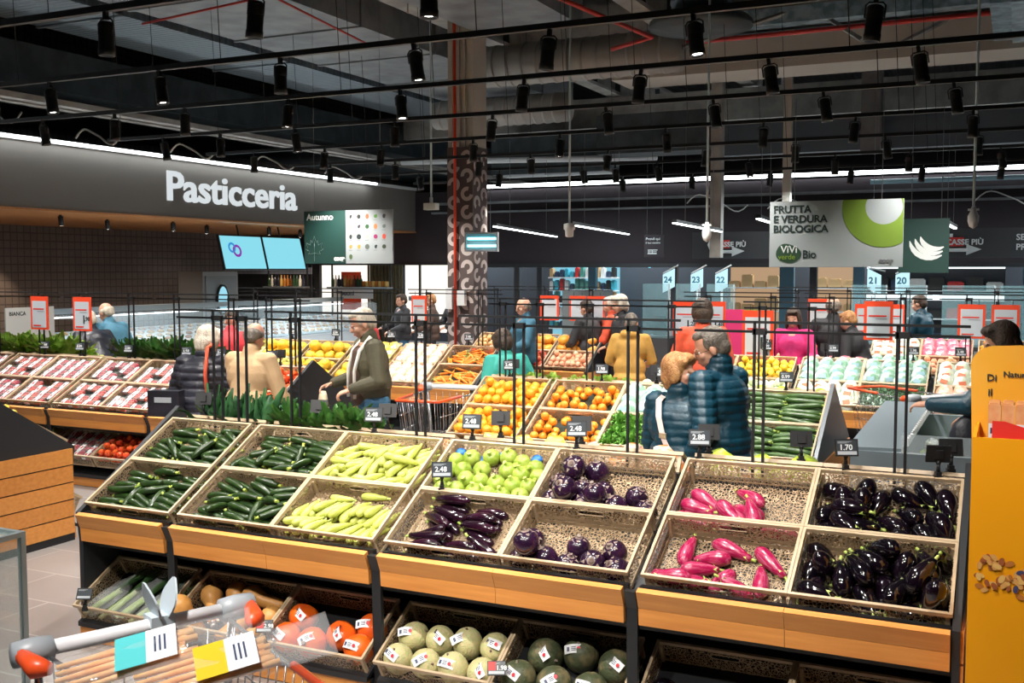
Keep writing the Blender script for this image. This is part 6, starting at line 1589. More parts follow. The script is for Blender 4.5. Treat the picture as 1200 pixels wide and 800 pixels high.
# ---------------------------------------------------------------- shopping trolleys
M_chr = mat('chrome_wire', (.62, .65, .68), .25, .9)
M_orp = mat('orange_red_plastic', (.85, .09, .02), .35)
M_hg = mat('handle_grey', (.34, .37, .40), .4)
M_hw = mat('handle_white', (.78, .78, .80), .35)


def trolley(M_, label, L_=.85, w0=.50, coin=True):
    """origin under the handle middle, basket towards +x, handle along y, rim 1.0 high"""
    t = empty('shopping_trolley', label=label, cat='trolley'); t.matrix_world = M_
    zr = .98; w1 = w0 * .72; zb = .62
    b = MB(); b.tube([(0, -w0 / 2, 1.0), (0, w0 / 2, 1.0)], .021, 12); b.build('handle', M_hw, t)
    for s in (-1, 1):
        b = MB(); b.lathe([(.012, -.055), (.034, -.05), (.038, 0), (.034, .05), (.012, .055)], 14, M=Matrix.Translation((.0, s * (w0 / 2 + .04), 1.0)) @ Matrix.Rotation(PI / 2, 4, 'X')); b.build('handle_joint', M_hg, t)
        b = MB(); b.tube([(.02, s * (w0 / 2 + .075), 1.005), (.09, s * (w0 / 2 + .055), .985), (.12, s * (w0 / 2 + .03), .985)], [.018, .030, .016], 10); b.build('corner_cap', M_orp, t)
        b = MB(); b.tube([(.0, s * (w0 / 2 + .03), .98), (-.02, s * w0 / 2, .55), (.05, s * w0 / 2, .18), (.75, s * w1 / 2, .14)], .011, 8); b.build('frame_tube', M_chr, t)
    def P_(u, s, z):      # rim point
        ww = w0 / 2 + (w1 / 2 - w0 / 2) * u; q = (z - zb) / (zr - zb); return (.03 + u * L_ * (.9 + .1 * q), s * ww * (.88 + .12 * q), z)
    b = MB()
    for s in (-1, 1):
        b.tube([P_(0, s, zr), P_(1, s, zr)], .006, 6)
        for k in range(17): b.tube([P_(k / 16, s, zb), P_(k / 16, s, zr)], .0025, 4)
        for z in (zb, zb + .12, zb + .24): b.tube([P_(0, s, z), P_(1, s, z)], .003, 4)
    for k in range(9):
        q = -1 + k / 4
        b.tube([P_(0, q, zb), P_(1, q, zb)], .0025, 4); b.tube([P_(1, q, zb), P_(1, q, zr)], .0025, 4); b.tube([P_(0, q, zb), P_(0, q, zr - .02)], .0025, 4)
    for k in range(9): b.tube([P_(k / 8, -1, zb), P_(k / 8, 1, zb)], .0025, 4)
    b.build('wire_basket', M_chr, t)
    b = MB(); b.tube([P_(.55, -1, zr + .006), P_(1.02, -1, zr + .006), P_(1.02, 1, zr + .006), P_(.55, 1, zr + .006)], .012, 8); b.build('basket_rim', M_orp, t)
    for x, s in ((.02, -1), (.02, 1), (.72, -.75), (.72, .75)):
        b = MB(); b.lathe([(.01, -.015), (.055, -.013), (.06, 0), (.055, .013), (.01, .015)], 16, M=Matrix.Translation((x, s * w0 / 2, .06)) @ Matrix.Rotation(PI / 2, 4, 'X')); b.cb((x, s * w0 / 2, .13), (.03, .04, .05)); b.build('wheel', M_hg, t)
    return t


th = math.atan2(-.16, .35)     # handle direction
c0 = Vector((2.335, -1.93, 0)); TM = Matrix.Translation(c0) @ Matrix.Rotation(th, 4, 'Z')
t = trolley(TM, 'shopping trolley in the foreground with a white handle and orange-red corner caps')
b = MB()
for s, a in ((-1, -.5), (1, .45)):
    R_ = []
    for k in range(7):
        u = k / 6; w_ = .050 * math.sin(PI * (u * .75 + .2))
        R_.append([(-.012 * 0 + math.sin(a) * u * .09 * 0 - w_, s * .012 + math.sin(a) * u * .07, .012 + u * .105), (w_, s * .012 + math.sin(a) * u * .07, .012 + u * .105), (w_, s * .012 + math.sin(a) * u * .07 + .006, .012 + u * .105), (-w_, s * .012 + math.sin(a) * u * .07 + .006, .012 + u * .105)])
    b.loft(R_, 0, False)
b.cb((0, 0, .005), (.06, .07, .03)); o = b.build('phone_clip', mat('clip_grey', (.52, .60, .66), .4), t, (0, .055, 1.01))
trolley(Matrix.Translation((.22, 3.85, 0)) @ Matrix.Rotation(-PI / 2 + .14, 4, 'Z'), 'empty wire trolley with an orange-red rim in the middle aisle')
trolley(Matrix.Translation((4.02, 4.9, 0)) @ Matrix.Rotation(2.4, 4, 'Z'), 'wire trolley held by the reaching shopper')
# bags of carrots lying on the trolley
M_cst = veg_mat('carrot_stick', (.95, .60, .30), (.95, .44, .14), 20, .4, .7, .35)
M_bagf = mat('clear_bag_film', (.86, .88, .9), .08, alpha=.13, spec=1.0, bump=(14, 1.0))
for i, (px_, py_, rz, lb, c) in enumerate(((2.60, -2.17, .72, 'clear bag of carrots with a turquoise and white label, left of two', (.10, .60, .62)), (2.82, -2.13, .75, 'clear bag of carrots with a yellow and white label, right of two', (.86, .58, .02)))):
    M_ = Matrix.Translation((px_, py_, 1.045)) @ Matrix.Rotation(rz, 4, 'Z') @ Matrix.Rotation(-.20, 4, 'Y') @ Matrix.Rotation(.35, 4, 'X')
    r = random.Random(i); b = MB(); R_ = []
    for k in range(13):
        u = k / 12; w_ = .075 * (1 if u < .72 else 1 + .15 * (u - .72) * 3); h = .026 * (math.sin(PI * min(1, u * .9 + .08)) ** .5) if u < .8 else .010
        R_.append([(-.24 + .50 * u, w_ * math.cos(2 * PI * q / 14) * (1 + .05 * r.uniform(-1, 1)), h * math.sin(2 * PI * q / 14) * (1 + .25 * r.uniform(-1, 1))) for q in range(14)])
    b.loft(R_, 0, True); o = b.build('carrot_bag', M_bagf); o.matrix_world = M_; tag(o, lb, 'bag')
    l = MB(); l.box((.0, -.062, .026), (.075, .06, .0275), 0); l.box((-.075, -.062, .0255), (.0, .06, .027), 1)
    for k in range(3): l.box((.02 + .012 * k, -.03, .0276), (.025 + .012 * k, .03, .028), 2)
    l.build('paper_label', [M_wht, mat('label_tint_%d' % i, c, .4), M_navy], o)
    for k in range(9):
        q = MB(); q.tube([(-.22, -.052 + .013 * k, -.004 + .012 * (k % 2)), (-.03, -.05 + .0125 * k + r.uniform(-.004, .004), 0 + .010 * (k % 2)), (.11 + r.uniform(-.02, .02), -.048 + .012 * k, .004 * (k % 2))], [.006, .0085, .0095], 8)
        z_ = q.build('carrot', M_cst); z_.matrix_world = M_; tag(z_, 'peeled carrot in the bag with the %s label' % ['turquoise', 'yellow'][i], 'carrot', 'carrots in the %s-labelled bag' % ['turquoise', 'yellow'][i])

# ---------------------------------------------------------------- open chiller and low items at the right
t = empty('open_chiller', (3.62, 2.75, 0), label='low open chiller with steel deflector and glass edge, right of the cucumbers', cat='chiller')
M_slate = mat('chiller_slate', (.20, .25, .28), .4, .3)
box_ob('base', (0, 0, 0), (1.6, 1.7, .55), M_bd, t)
for a, c in (((0, 0, .55), (.05, 1.7, .88)), ((1.55, 0, .55), (1.6, 1.7, .88)), ((.05, 0, .55), (1.55, .05, .88)), ((.05, 1.65, .55), (1.55, 1.7, .92))): box_ob('rim', a, c, M_slate, t)
b = MB(); b.add([(-.02, .0, .90), (.30, .05, .90), (.34, 1.7, 1.0), (.02, 1.7, 1.0), (-.02, .0, .86), (.30, .05, .86), (.34, 1.7, .96), (.02, 1.7, .96)], [(0, 1, 2, 3), (7, 6, 5, 4), (0, 4, 5, 1), (1, 5, 6, 2), (2, 6, 7, 3), (3, 7, 4, 0)]); fix(b.build('deflector', M_slate, t).data)
b = MB()
for k in range(22): b.cb((.33 + .002 * k, .12 + k * .07, .935 + k * .0035), (.012, .04, .05))
b.build('vent_comb', M_white, t)
box_ob('glass_edge', (.3, -.01, .88), (1.6, .0, 1.0), M_pane, t); box_ob('floor_panel', (.05, .05, .58), (1.55, 1.65, .62), M_white, t)
for k in range(4):
    for j in range(5):
        kd = ['white_bag', 'lettuce', 'salad_bag', 'green_bag'][(k + j) % 4]
        dup(P[kd][0], Matrix.Translation((4.02 + k * .32, 2.95 + j * .32, .69)) @ Matrix.Rotation(-1.2 if 'bag' in kd else 0, 4, 'X') @ Matrix.Rotation(k * .7 + j, 4, 'Z'), kd.replace('_', ' ') + ' in the open chiller', kd.replace('_', ' ') + 's in the open chiller', 'bag' if 'bag' in kd else 'lettuce')


# ---------------------------------------------------------------- people
def remesh(b, vox, name, m, smooth=4, quilt=None, cut=None):
    me = bpy.data.meshes.new('t'); me.from_pydata(b.v, [], b.f)
    fix(me)
    o = bpy.data.objects.new('t', me); COL.objects.link(o)
    md = o.modifiers.new('r', 'REMESH'); md.mode = 'VOXEL'; md.voxel_size = vox; md.use_smooth_shade = True
    if smooth:
        s = o.modifiers.new('s', 'SMOOTH'); s.iterations = smooth; s.factor = .5
    out = bpy.data.meshes.new_from_object(o.evaluated_get(bpy.context.evaluated_depsgraph_get()))
    bpy.data.objects.remove(o)
    if quilt:
        for v in out.vertices:
            n = v.normal
            if abs(n.z) < .8:
                v.co += n * (quilt[1] * (abs(math.sin(PI * v.co.z / quilt[0])) ** .6 - .5))
    out.name = name; out.materials.clear(); out.materials.append(m)
    out.polygons.foreach_set('use_smooth', [True] * len(out.polygons))
    return out


def cap(b, p, q, r1, r2, n=10, fl=1.0):
    """tapered capsule"""
    p = Vector(p); q = Vector(q); d = (q - p); L = d.length
    if L < 1e-5: return
    d.normalize(); rings = []; rs = []
    pts = []
    for a in (-80, -50, -20):
        pts.append((r1 * math.sin(math.radians(a)), r1 * math.cos(math.radians(a))))
    for a in (20, 50, 80):
        pts.append((L + r2 * math.sin(math.radians(a)), r2 * math.cos(math.radians(a))))
    pts.insert(3, (L * .5, (r1 + r2) / 2))
    b.tube([p + d * t for t, _ in pts], [r for _, r in pts], n)


def ell(b, c, r, rot=None, n=14):
    M = Matrix.Translation(c)
    if rot: M = M @ Euler(rot).to_matrix().to_4x4()
    M = M @ Matrix.Diagonal((r[0], r[1], r[2], 1))
    pr = [(max(math.cos(-PI / 2 + PI * i / 9), .03), math.sin(-PI / 2 + PI * i / 9)) for i in range(10)]
    b.lathe(pr, n, M=M)


SKIN = mat('skin', (0.62, 0.34, 0.23), 0.5, noise=(9, (0.55, 0.26, 0.18), 0.4, 0.7))
M_eye = mat('eye_white', (0.8, 0.8, 0.78), 0.2)
M_iris = mat('eye_dark', (0.03, 0.02, 0.015), 0.2)
M_lip = mat('lips', (0.45, 0.13, 0.11), 0.5)


def head_M(neck, yaw, pitch, tilt=0):
    return Matrix.Translation(neck) @ Euler((0, 0, yaw)).to_matrix().to_4x4() @ Euler((pitch, tilt, 0)).to_matrix().to_4x4()


def add_head(b, M, k=1.0):
    """head local: origin at the neck joint, face towards +y"""
    def e(c, r, rot=None):
        c = Vector(c) * k
        MM = M @ Matrix.Translation(c)
        if rot: MM = MM @ Euler(rot).to_matrix().to_4x4()
        MM = MM @ Matrix.Diagonal((r[0] * k, r[1] * k, r[2] * k, 1))
        pr = [(max(math.cos(-PI / 2 + PI * i / 9), .03), math.sin(-PI / 2 + PI * i / 9)) for i in range(10)]
        b.lathe(pr, 16, M=MM)
    e((0, -.005, .145), (.076, .095, .092)); e((0, .035, .085), (.058, .062, .075)); e((0, .062, .048), (.034, .030, .026))
    e((0, .085, .13), (.04, .018, .012)); e((0, .100, .100), (.013, .020, .024), (.35, 0, 0)); e((0, .108, .090), (.016, .012, .010))
    e((0, .088, .063), (.024, .014, .007)); e((0, .086, .054), (.021, .014, .007))
    for s in (-1, 1):
        e((s * .076, -.002, .105), (.010, .019, .032), (-.15, 0, s * -.25)); e((s * .040, .062, .090), (.022, .024, .022))
    p = M @ Vector((0, 0, -.02)); q = M @ Vector((0, .01 * k, .08 * k))
    cap(b, p, q, .056 * k, .052 * k)


def add_hand(b, w, d, up, s, curl=.5, fine=True):
    """w wrist, d pointing direction, up = back of the hand normal, s side of the thumb (+1/-1)"""
    d = Vector(d).normalized(); up = Vector(up); up = (up - d * up.dot(d)).normalized(); sd = d.cross(up) * s
    w = Vector(w)
    c = w + d * .045
    for t in (-.024, -.008, .008, .024):
        cap(b, w + sd * t * .7 + d * .008, w + d * .082 + sd * t, .015, .012, 8)
    for i, (t, l) in enumerate(((.027, .072), (.009, .080), (-.009, .076), (-.026, .060))):
        p0 = w + d * .085 + sd * t; a = 0; p = p0
        for j, f in enumerate((.42, .33, .25)):
            a += curl * (.7 + .15 * i)
            q = p + (d * math.cos(a) - up * math.sin(a)).normalized() * l * f
            cap(b, p, q, .0088 - .0008 * j, .0082 - .0008 * j, 7); p = q
    p = w + d * .025 + sd * .028
    q = p + (d * .75 + sd * .6 - up * .25).normalized() * .036; cap(b, p, q, .012, .010, 7)
    cap(b, q, q + (d * .9 + sd * .15 - up * .35).normalized() * .03, .0095, .0085, 7)


def hair_mesh(M, kind, m, k=1.0, vox=.009):
    b = MB()

    def e(c, r, rot=None):
        MM = M @ Matrix.Translation(Vector(c) * k)
        if rot: MM = MM @ Euler(rot).to_matrix().to_4x4()
        MM = MM @ Matrix.Diagonal((r[0] * k, r[1] * k, r[2] * k, 1))
        pr = [(max(math.cos(-PI / 2 + PI * i / 9), .03), math.sin(-PI / 2 + PI * i / 9)) for i in range(10)]
        b.lathe(pr, 16, M=MM)
    if kind == 'short':
        e((0, -.022, .158), (.081, .090, .088)); e((0, -.055, .11), (.072, .055, .07)); e((0, .02, .205), (.062, .07, .036))
        for s in (-1, 1): e((s * .066, .002, .15), (.017, .04, .045))
    elif kind == 'bald':
        e((0, -.05, .125), (.079, .060, .062)); e((0, -.06, .085), (.062, .045, .035))
        for s in (-1, 1): e((s * .070, -.01, .13), (.013, .04, .034))
    elif kind == 'bob':
        e((0, -.02, .165), (.097, .105, .098)); e((0, -.05, .10), (.093, .075, .085)); e((0, .045, .212), (.076, .06, .042))
        e((0, -.06, .05), (.07, .05, .05))
        for s in (-1, 1): e((s * .078, .0, .125), (.026, .052, .07)); e((s * .055, .05, .195), (.035, .045, .035))
    elif kind == 'long':
        e((0, -.02, .16), (.092, .102, .096)); e((0, -.055, .05), (.095, .06, .14)); e((0, .045, .21), (.07, .055, .035))
        for s in (-1, 1): e((s * .076, -.005, .07), (.03, .055, .12))
    elif kind == 'cap':
        e((0, -.005, .17), (.084, .103, .080)); e((0, .10, .175), (.06, .06, .012), (-.2, 0, 0))
    r = random.Random(len(kind) * 7)
    if kind in ('bob', 'long'):
        for i in range(26):
            a = r.uniform(0, 2 * PI); t = r.uniform(.25, 1.0)
            x, y = math.sin(a) * t * .078, -math.cos(a) * t * .092 - .015
            if y > .055: continue
            z = .165 + .085 * math.sqrt(max(0, 1 - t * t))
            e((x, y, z - .01), (.014, .026, .014), (r.uniform(-.6, .6), r.uniform(-.6, .6), a))
    return remesh(b, vox, 'hair', m, 1)


def person(name_label, loc, yaw, hgt=1.70, top=None, legs=None, hair=None, hk='short', arms=None, lean=0.0, hyaw=0, hpitch=0, htilt=0,
           vox=.014, quilt=None, fat=1.0, hood=False, scarf=None, glasses=False, collar=None, group=None, grip=.6, nosho=False, side=0.0, short=False, skin=None):
    """arms: ((elbow),(wrist)) left then right in body coordinates (x right, y forward, z up), 1.7 m scale"""
    k = hgt / 1.70
    skin = skin or SKIN
    arms = arms or (((-.25, -.02, 1.10), (-.25, .08, .86)), ((.25, -.02, 1.10), (.25, .08, .86)))

    def L(x, y, z):      # lean bends everything above the pelvis forward
        if z > .95:
            dz = z - .95; a = lean
            y2 = y * math.cos(a) + dz * math.sin(a); z2 = .95 + dz * math.cos(a) - y * math.sin(a)
            return Vector(((x + side * dz) * k, y2 * k, z2 * k))
        return Vector((x * k, y * k, z * k))
    neck = L(0, -.005, 1.45)
    HM = head_M(neck, hyaw, hpitch - lean * .6, htilt)
    b = MB(); add_head(b, HM, k)
    cap(b, L(0, 0, 1.30), L(0, 0, 1.42), .09 * k, .06 * k)
    for s, (e_, w_) in zip((-1, 1), arms):
        sh = L(s * .175, 0, 1.385)
        e_ = Vector(e_) * k; w_ = Vector(w_) * k
        cap(b, L(s * .03, 0, 1.34), sh, .06 * k, .05 * k); cap(b, sh, e_, .046 * k, .038 * k); cap(b, e_, w_, .036 * k, .024 * k)
        d = (w_ - e_).normalized()
        upv = Vector((s * 1.0, .1, .3)) if abs(d.z) > .6 else Vector((s * .3, 0, 1))
        add_hand(b, w_, d, upv, s * (-1 if abs(d.z) > .6 else -1), grip)
    cap(b, L(0, 0, .95), L(0, 0, 1.32), .10 * k, .12 * k)
    for s in (-1, 1):
        cap(b, L(s * .09, 0, .92), (s * .10 * k, .02 * k, .5 * k), .075 * k, .052 * k); cap(b, (s * .10 * k, .02 * k, .5 * k), (s * .10 * k, -.01 * k, .09 * k), .05 * k, .034 * k)
        cap(b, (s * .10 * k, -.03 * k, .05 * k), (s * .11 * k, .12 * k, .035 * k), .036 * k, .03 * k)
    body = ob('person', remesh(b, vox * .6, 'body', skin, 2), None, loc, (0, 0, yaw))
    tag(body, name_label, 'person', group)
    # top
    t = MB(); f = fat
    M4 = lambda c, r: ell(t, c, r)
    cap(t, L(0, -.0, .98), L(0, 0, 1.26), .135 * k * f, .140 * k * f, 14)
    ell(t, L(0, .0, 1.02 if not short else 1.08), (.185 * k * f, .145 * k * f, .17 * k)); ell(t, L(0, -.0, 1.24), (.195 * k * f, .135 * k * f, .19 * k))
    if not short: ell(t, L(0, -.01, .90), (.19 * k * f, .15 * k * f, .10 * k))
    for s, (e_, w_) in zip((-1, 1), arms):
        sh = L(s * .175, 0, 1.365); e_ = Vector(e_) * k; w_ = Vector(w_) * k
        cap(t, L(s * .06, 0, 1.37), sh, .075 * k, .075 * k); cap(t, sh, e_, .075 * k * f, .060 * k * f); cap(t, e_, w_ + (e_ - w_).normalized() * .03, .058 * k * f, .045 * k * f)
    cap(t, L(0, -.01, 1.36), L(0, -.005, 1.455), .085 * k, .070 * k, 14)
    if hood:
        ell(t, L(0, -.10, 1.42), (.12 * k, .07 * k, .07 * k), (.5, 0, 0))
    if collar == 'high':
        cap(t, L(0, -.01, 1.44), L(0, -.01, 1.475), .082 * k, .078 * k, 14)
    cl = ob('jacket', remesh(t, vox * .8, 'jacket', top, 2, quilt), body)
    # trousers, shoes
    t = MB()
    ell(t, L(0, 0, .92), (.165 * k * f, .125 * k * f, .12 * k))
    for s in (-1, 1):
        cap(t, L(s * .085, 0, .90), (s * .10 * k, .02 * k, .5 * k), .092 * k, .066 * k); cap(t, (s * .10 * k, .02 * k, .5 * k), (s * .10 * k, -.01 * k, .09 * k), .066 * k, .055 * k)
    ob('trousers', remesh(t, vox * 1.2, 'trousers', legs or M_jean, 2), body)
    t = MB()
    for s in (-1, 1):
        cap(t, (s * .10 * k, -.035 * k, .045 * k), (s * .11 * k, .13 * k, .038 * k), .045 * k, .038 * k)
    ob('shoes', remesh(t, vox * 1.2, 'shoes', M_shoe, 1), body)
    if hair:
        ob('hair', hair_mesh(HM, hk, hair, k, min(vox, .009)), body)
    # eyes, brows, mouth
    e = MB()
    for s in (-1, 1):
        e.lathe([(.001, -.011), (.009, -.006), (.0115, 0), (.009, .006), (.001, .011)], 10, 0, M=HM @ Matrix.Translation(Vector((s * .031, .0755, .112)) * k))
        e.lathe([(.001, -.004), (.005, -.002), (.005, .001), (.001, .002)], 8, 1, M=HM @ Matrix.Translation(Vector((s * .031, .0855, .112)) * k) @ Matrix.Rotation(-PI / 2, 4, 'X'))
        e.cb((0, 0, 0), (.032 * k, .008, .006), 2, HM @ Matrix.Translation(Vector((s * .032, .0865, .133)) * k) @ Matrix.Rotation(s * -.12, 4, 'Y'))
    e.lathe([(.002, -.022), (.005, -.012), (.007, 0), (.005, .012), (.002, .022)], 8, 3, M=HM @ Matrix.Translation(Vector((0, .0985, .059)) * k) @ Matrix.Rotation(PI / 2, 4, 'Y'))
    e.build('face_features', [M_eye, M_iris, hair or M_iris, M_lip], body)
    if glasses:
        g = MB()
        for s in (-1, 1):
            pts = [HM @ (Vector((s * .032 + .021 * math.cos(a), .100, .110 + .016 * math.sin(a))) * k) for a in [2 * PI * j / 12 for j in range(13)]]
            g.tube(pts, .0016, 5); g.tube([HM @ (Vector((s * .053, .099, .114)) * k), HM @ (Vector((s * .08, .0, .115)) * k)], .0016, 5)
        g.tube([HM @ (Vector((-.011, .101, .113)) * k), HM @ (Vector((.011, .101, .113)) * k)], .0016, 5)
        g.build('glasses', M_iris, body)
    if scarf:
        t = MB()
        pts = [HM @ Vector((.075 * math.cos(a), .075 * math.sin(a) + .005, -.01 + .01 * math.sin(3 * a))) for a in [2 * PI * j / 14 for j in range(15)]]
        t.tube(pts, .035, 8)
        ob('scarf', remesh(t, .014, 'scarf', scarf, 1), body)
    body['hm'] = 0
    del body['hm']
    body.matrix_world = Matrix.Translation(loc) @ Matrix.Rotation(yaw, 4, 'Z')
    return body


M_jean = mat('blue_denim', (0.03, 0.10, 0.19), 0.8, noise=(8, (0.05, 0.16, 0.27), 0.4, 0.7), bump=(300, .2))
M_shoe = mat('dark_shoe', (0.03, 0.028, 0.025), 0.5)
cloth = lambda n, c, c2=None, sc=5, r=.75: mat(n, c, r, noise=(sc, c2 or tuple(v * .6 for v in c), .4, .7), bump=(60, .25))
M_teal = cloth('teal_quilted_nylon', (0.003, 0.045, 0.075), (0.002, 0.028, 0.05), 4, .45)
M_olive = cloth('olive_cotton', (0.085, 0.075, 0.04), (0.05, 0.045, 0.025))
M_tan = cloth('tan_cotton', (0.60, 0.40, 0.22), (0.5, 0.33, 0.18))
M_blackj = cloth('black_nylon', (0.012, 0.014, 0.022), (0.03, 0.03, 0.045), 5, .4)
M_redc = cloth('red_wool', (0.62, 0.03, 0.04))
M_orc = cloth('orange_red_cloth', (0.80, 0.10, 0.04))
M_green = cloth('sea_green_knit', (0.03, 0.34, 0.28))
M_ochre = cloth('ochre_sweat', (0.62, 0.34, 0.07))
M_bluec = cloth('steel_blue_cloth', (0.06, 0.20, 0.30))
M_dkc = cloth('charcoal_cloth', (0.03, 0.03, 0.035))
M_pinkc = cloth('magenta_wool', (0.72, 0.03, 0.20))
M_cyanc = cloth('cyan_cloth', (0.04, 0.42, 0.52))
M_brown = cloth('brown_knit', (0.09, 0.05, 0.035))
hairm = lambda n, c, c2: mat(n, c, .6, noise=(38, c2, .35, .65, (1, 1, .35)), bump=(90, .8))
H_gr = hairm('grey_hair', (0.22, 0.19, 0.16), (0.09, 0.075, 0.06))
H_wh = hairm('white_hair', (0.72, 0.66, 0.56), (0.5, 0.42, 0.32))
H_rb = hairm('copper_blond_hair', (0.52, 0.27, 0.10), (0.30, 0.12, 0.04))
H_bl = hairm('blond_hair', (0.70, 0.52, 0.30), (0.5, 0.32, 0.15))
H_dk = hairm('dark_hair', (0.03, 0.018, 0.012), (0.06, 0.035, 0.02))

def build_people():
    # the embracing couple
    man = person('man in a teal quilted jacket and glasses kissing the woman on the forehead', (3.03, 1.89, 0), 1.25, 1.70, M_teal, M_dkc, H_gr, 'short',
                 (((-.27, -.05, 1.10), (-.22, .10, .90)), ((.24, .08, 1.12), (.10, .28, 1.12))), .09, .62, -.30, 0, .010, (.046, .007), 1.12, False, None, True, 'high')
    woman = person('woman in a teal quilted jacket with copper hair being kissed', (2.79, 1.78, 0), -.25, 1.53, M_teal, M_dkc, H_rb, 'bob',
                   (((-.24, .06, 1.10), (-.12, .26, 1.16)), ((.25, .02, 1.10), (.12, .24, 1.18))), .06, -1.48, .10, 0, .010, (.046, .006), 1.12, False, None, False, 'high')
    b = MB()
    pts = [(-.10, .10, 1.41), (-.115, .02, 1.435), (-.105, -.08, 1.40), (-.07, -.150, 1.30), (-.02, -.178, 1.18), (.05, -.185, 1.06), (.13, -.165, .96)]
    vs = []
    pts = [(x * .9 + .015, y * .9 + (.0 if z > 1.35 else .012), z * .9) for x, y, z in pts]
    for x, y, z in pts:
        vs += [(x - .018, y - .012, z), (x + .018, y - .012, z - .006), (x + .018, y - .007, z - .006), (x - .018, y - .007, z)]
    b.loft([vs[4 * i:4 * i + 4] for i in range(len(pts))], 0, False)
    b.cb((-.003, -.160, 1.07), (.046, .008, .03), 1)
    s = b.build('shoulder_strap', [mat('pale_pink_strap', (.72, .52, .48), .6), mat('strap_buckle', (.8, .7, .6), .3, .8)])
    s.matrix_world = woman.matrix_world
    tag(s, "pale pink bag strap across the copper-haired woman's back", 'strap')
    # man in the olive jacket at the next aisle
    o = person('man in an olive jacket over a brown jumper reaching down to the fruit', (-.16, 3.12, 0), 2.45, 1.72, M_olive, M_jean, H_wh, 'short',
               (((-.27, .04, 1.12), (-.17, .24, 1.05)), ((.29, .02, 1.12), (.26, .27, 1.06))), .08, -.25, -.35, 0, .010, None, 1.08, False, None, False, None, short=True)
    b = MB()
    cap(b, (0, .10, 1.0), (0, .085, 1.32), .095, .095, 14)
    ell(b, (0, .09, 1.12), (.095, .11, .22))
    ob('jumper', remesh(b, .014, 'jumper', M_brown, 1), o)
    b = MB()
    for s_ in (-1, 1):
        b.tube([(s_ * .065, .04, 1.47), (s_ * .085, .14, 1.36), (s_ * .085, .185, 1.2), (s_ * .09, .185, .98)], [.018, .018, .015, .014], 6)
    b.build('jacket_lining', mat('white_lining', (.75, .72, .66), .8), o)
    b = MB()
    R_ = []
    for u, w_, d_ in ((0, .04, .02), (.1, .07, .03), (.5, .10, .045), (1, .085, .05)):
        R_.append([(w_ * math.cos(2 * PI * j / 10) , d_ * math.sin(2 * PI * j / 10), -.30 * u) for j in range(10)])
    b.loft(R_, 0, True)
    g = b.build('paper_bag', mat('kraft_paper', (.66, .55, .38), .8)); g.matrix_world = o.matrix_world @ Matrix.Translation((.22, .36, 1.02))
    tag(g, 'small kraft paper bag held by the man in the olive jacket', 'bag')
    # couple from behind at the strawberries
    w = person('white-haired woman in a glossy black jacket seen from behind, leaning', (-1.27, 2.32, 0), .25, 1.58, M_blackj, M_dkc, H_wh, 'bob',
               (((-.27, .08, 1.06), (-.2, .3, 1.0)), ((.27, .08, 1.08), (.2, .3, 1.02))), .25, -.3, -.2, 0, .012, (.06, .010), 1.2, False, None, False, 'high')
    b = MB(); b.tube([(.08, .05, 1.42), (.09, -.07, 1.40), (.11, -.155, 1.2), (.13, -.16, .95)], .014, 6)
    st = b.build('bag_strap', M_orc); st.matrix_world = w.matrix_world @ Matrix.Translation((0, .05, 0)); tag(st, 'orange-red strap over the black jacket', 'strap')
    b = MB(); b.cb((0, 0, 0), (.26, .10, .20)); b.cb((0, -.052, .03), (.14, .004, .04), 1)
    st = b.build('shoulder_bag', [M_blackj, M_lcdw]); st.matrix_world = w.matrix_world @ Matrix.Translation((-.16, -.22, .98)); tag(st, 'small black shoulder bag of the white-haired woman', 'bag')
    person('balding man in a tan jacket seen from behind', (-.87, 2.40, 0), .05, 1.62, M_tan, M_dkc, H_gr, 'bald',
           (((-.27, .1, 1.08), (-.2, .3, 1.02)), ((.27, .1, 1.08), (.2, .3, 1.02))), .18, .1, -.35, 0, .012, None, 1.06)
    rr = (((-.26, .1, 1.1), (-.16, .3, 1.02)), ((.26, .1, 1.1), (.2, .34, 1.06)))
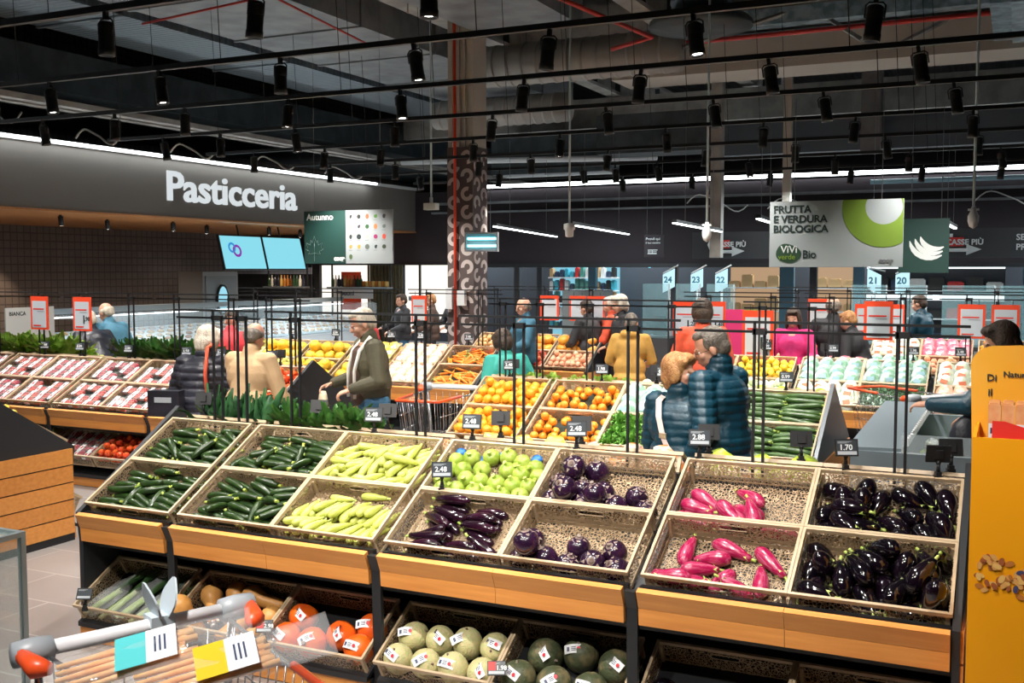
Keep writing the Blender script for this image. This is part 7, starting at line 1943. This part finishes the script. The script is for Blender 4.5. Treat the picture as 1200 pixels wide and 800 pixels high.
    far = [
        ('grey-haired person bending over the counter beside the leafy greens', (-5.02, 4.85), 1.2, 1.60, M_blackj, H_wh, 'short', .5, .3),
        ('old person in a cyan-patterned jacket behind the leafy greens', (-5.08, 5.2), 1.5, 1.66, M_bluec, H_wh, 'bald', .35, 0),
        ('child in a cyan top behind the green vegetables', (-4.95, 4.25), .6, 1.18, M_cyanc, H_dk, 'bob', .3, 0),
        ('person in a red coat at the glass counter, back turned', (-3.2, 4.9), .4, 1.60, M_redc, H_dk, 'cap', .35, 0),
        ('woman with long fair hair and a red scarf behind the melons', (-3.35, 8.0), 2.6, 1.45, M_redc, H_bl, 'long', .1, 0),
        ('person in a sea green jumper bent over the fruit', (.52, 4.35), .9, 1.52, M_green, H_dk, 'bob', .45, 0),
        ('person in an ochre hooded sweatshirt, back turned', (.71, 6.9), .2, 1.55, M_ochre, H_gr, 'short', .2, 0),
        ('person in steel blue beside the red signs', (-1.18, 8.65 - .4), 2.4, 1.66, M_bluec, H_gr, 'bald', .0, 0),
        ('person in charcoal in front of the grey cabinet', (-.57, 9.0), 1.2, 1.62, M_dkc, H_dk, 'short', .1, 0),
        ('person in an orange-red coat near the checkouts', (-.38, 9.3), 1.9, 1.66, M_orc, H_wh, 'short', .0, 0),
        ('white-haired person in black near the checkouts', (-.15, 9.1), 2.3, 1.68, M_dkc, H_wh, 'bob', .05, 0),
        ('person in a bright red shirt behind the couple', (1.84, 6.4 - .6), .5, 1.73, M_orc, H_dk, 'bob', .1, 0),
        ('dark-haired woman in a magenta coat facing the camera', (2.25, 8.62 - .5), 3.1, 1.58, M_pinkc, H_dk, 'long', .05, 0),
        ('person in dark clothes bending near the promotional sign at right', (3.0, 8.15), 1.3, 1.58, M_dkc, H_rb, 'short', .3, 0),
        ('bald person in a dark coat behind the rods', (2.65, 8.3), .4, 1.72, M_dkc, H_gr, 'bald', .0, 0),
        ('shop visitor in black standing by the glass entrance', (-5.0, 11.5), 2.5, 1.60, M_dkc, H_dk, 'short', 0, 0),
        ('shop visitor with a red cap by the bright shop', (-4.6, 11.8), 2.2, 1.60, M_brown, H_rb, 'short', 0, 0),
        ('tall dark-haired visitor by the bright shop', (-4.35, 12.2), 2.6, 1.68, M_dkc, H_dk, 'short', 0, 0),
        ('person in teal and white at the checkout glass', (3.4, 11.2), 1.2, 1.68, M_teal, H_dk, 'short', .1, 0),
    ]
    for lb, (x, y), yw, h, m, hm, hk_, ln, sd in far:
        person(lb, (x, y, 0), yw, h, m, M_dkc if m is not M_dkc else M_jean, hm, hk_, rr, ln, 0, -.2, 0, .02, None, 1.08, 'hooded' in lb,
               M_redc if 'scarf' in lb else None)
    # shopper behind the yellow display, reaching left
    p = person('dark-haired shopper in a teal coat reaching out a hand, half hidden by the yellow display', (4.55, 3.12, 0), 1.35, 1.70, M_teal, M_dkc, H_dk, 'long',
               (((-.29, .20, 1.18), (-.22, .46, 1.16)), ((.28, .1, 1.1), (.2, .3, 1.05))), .12, .4, -.25, 0, .011, None, 1.1, False, None, False, None, None, .45)
    b = MB(); ell(b, (0, 0, 0), (.16, .08, .17))
    g = ob('handbag', remesh(b, .015, 'handbag', M_blackj, 1)); g.matrix_world = Matrix.Translation((4.33, 2.92, .97)) @ Matrix.Rotation(.4, 4, 'Z')
    tag(g, 'black soft bag hanging at the side of the reaching shopper', 'bag')

build_people()

# ---------------------------------------------------------------- remove the prototypes
for o in [o for o in bpy.data.objects if o.parent is None and o.location.z < -40]:
    st = [o]
    while st:
        a = st.pop(); st += list(KIDS.get(a.name, ())) ; bpy.data.objects.remove(a)
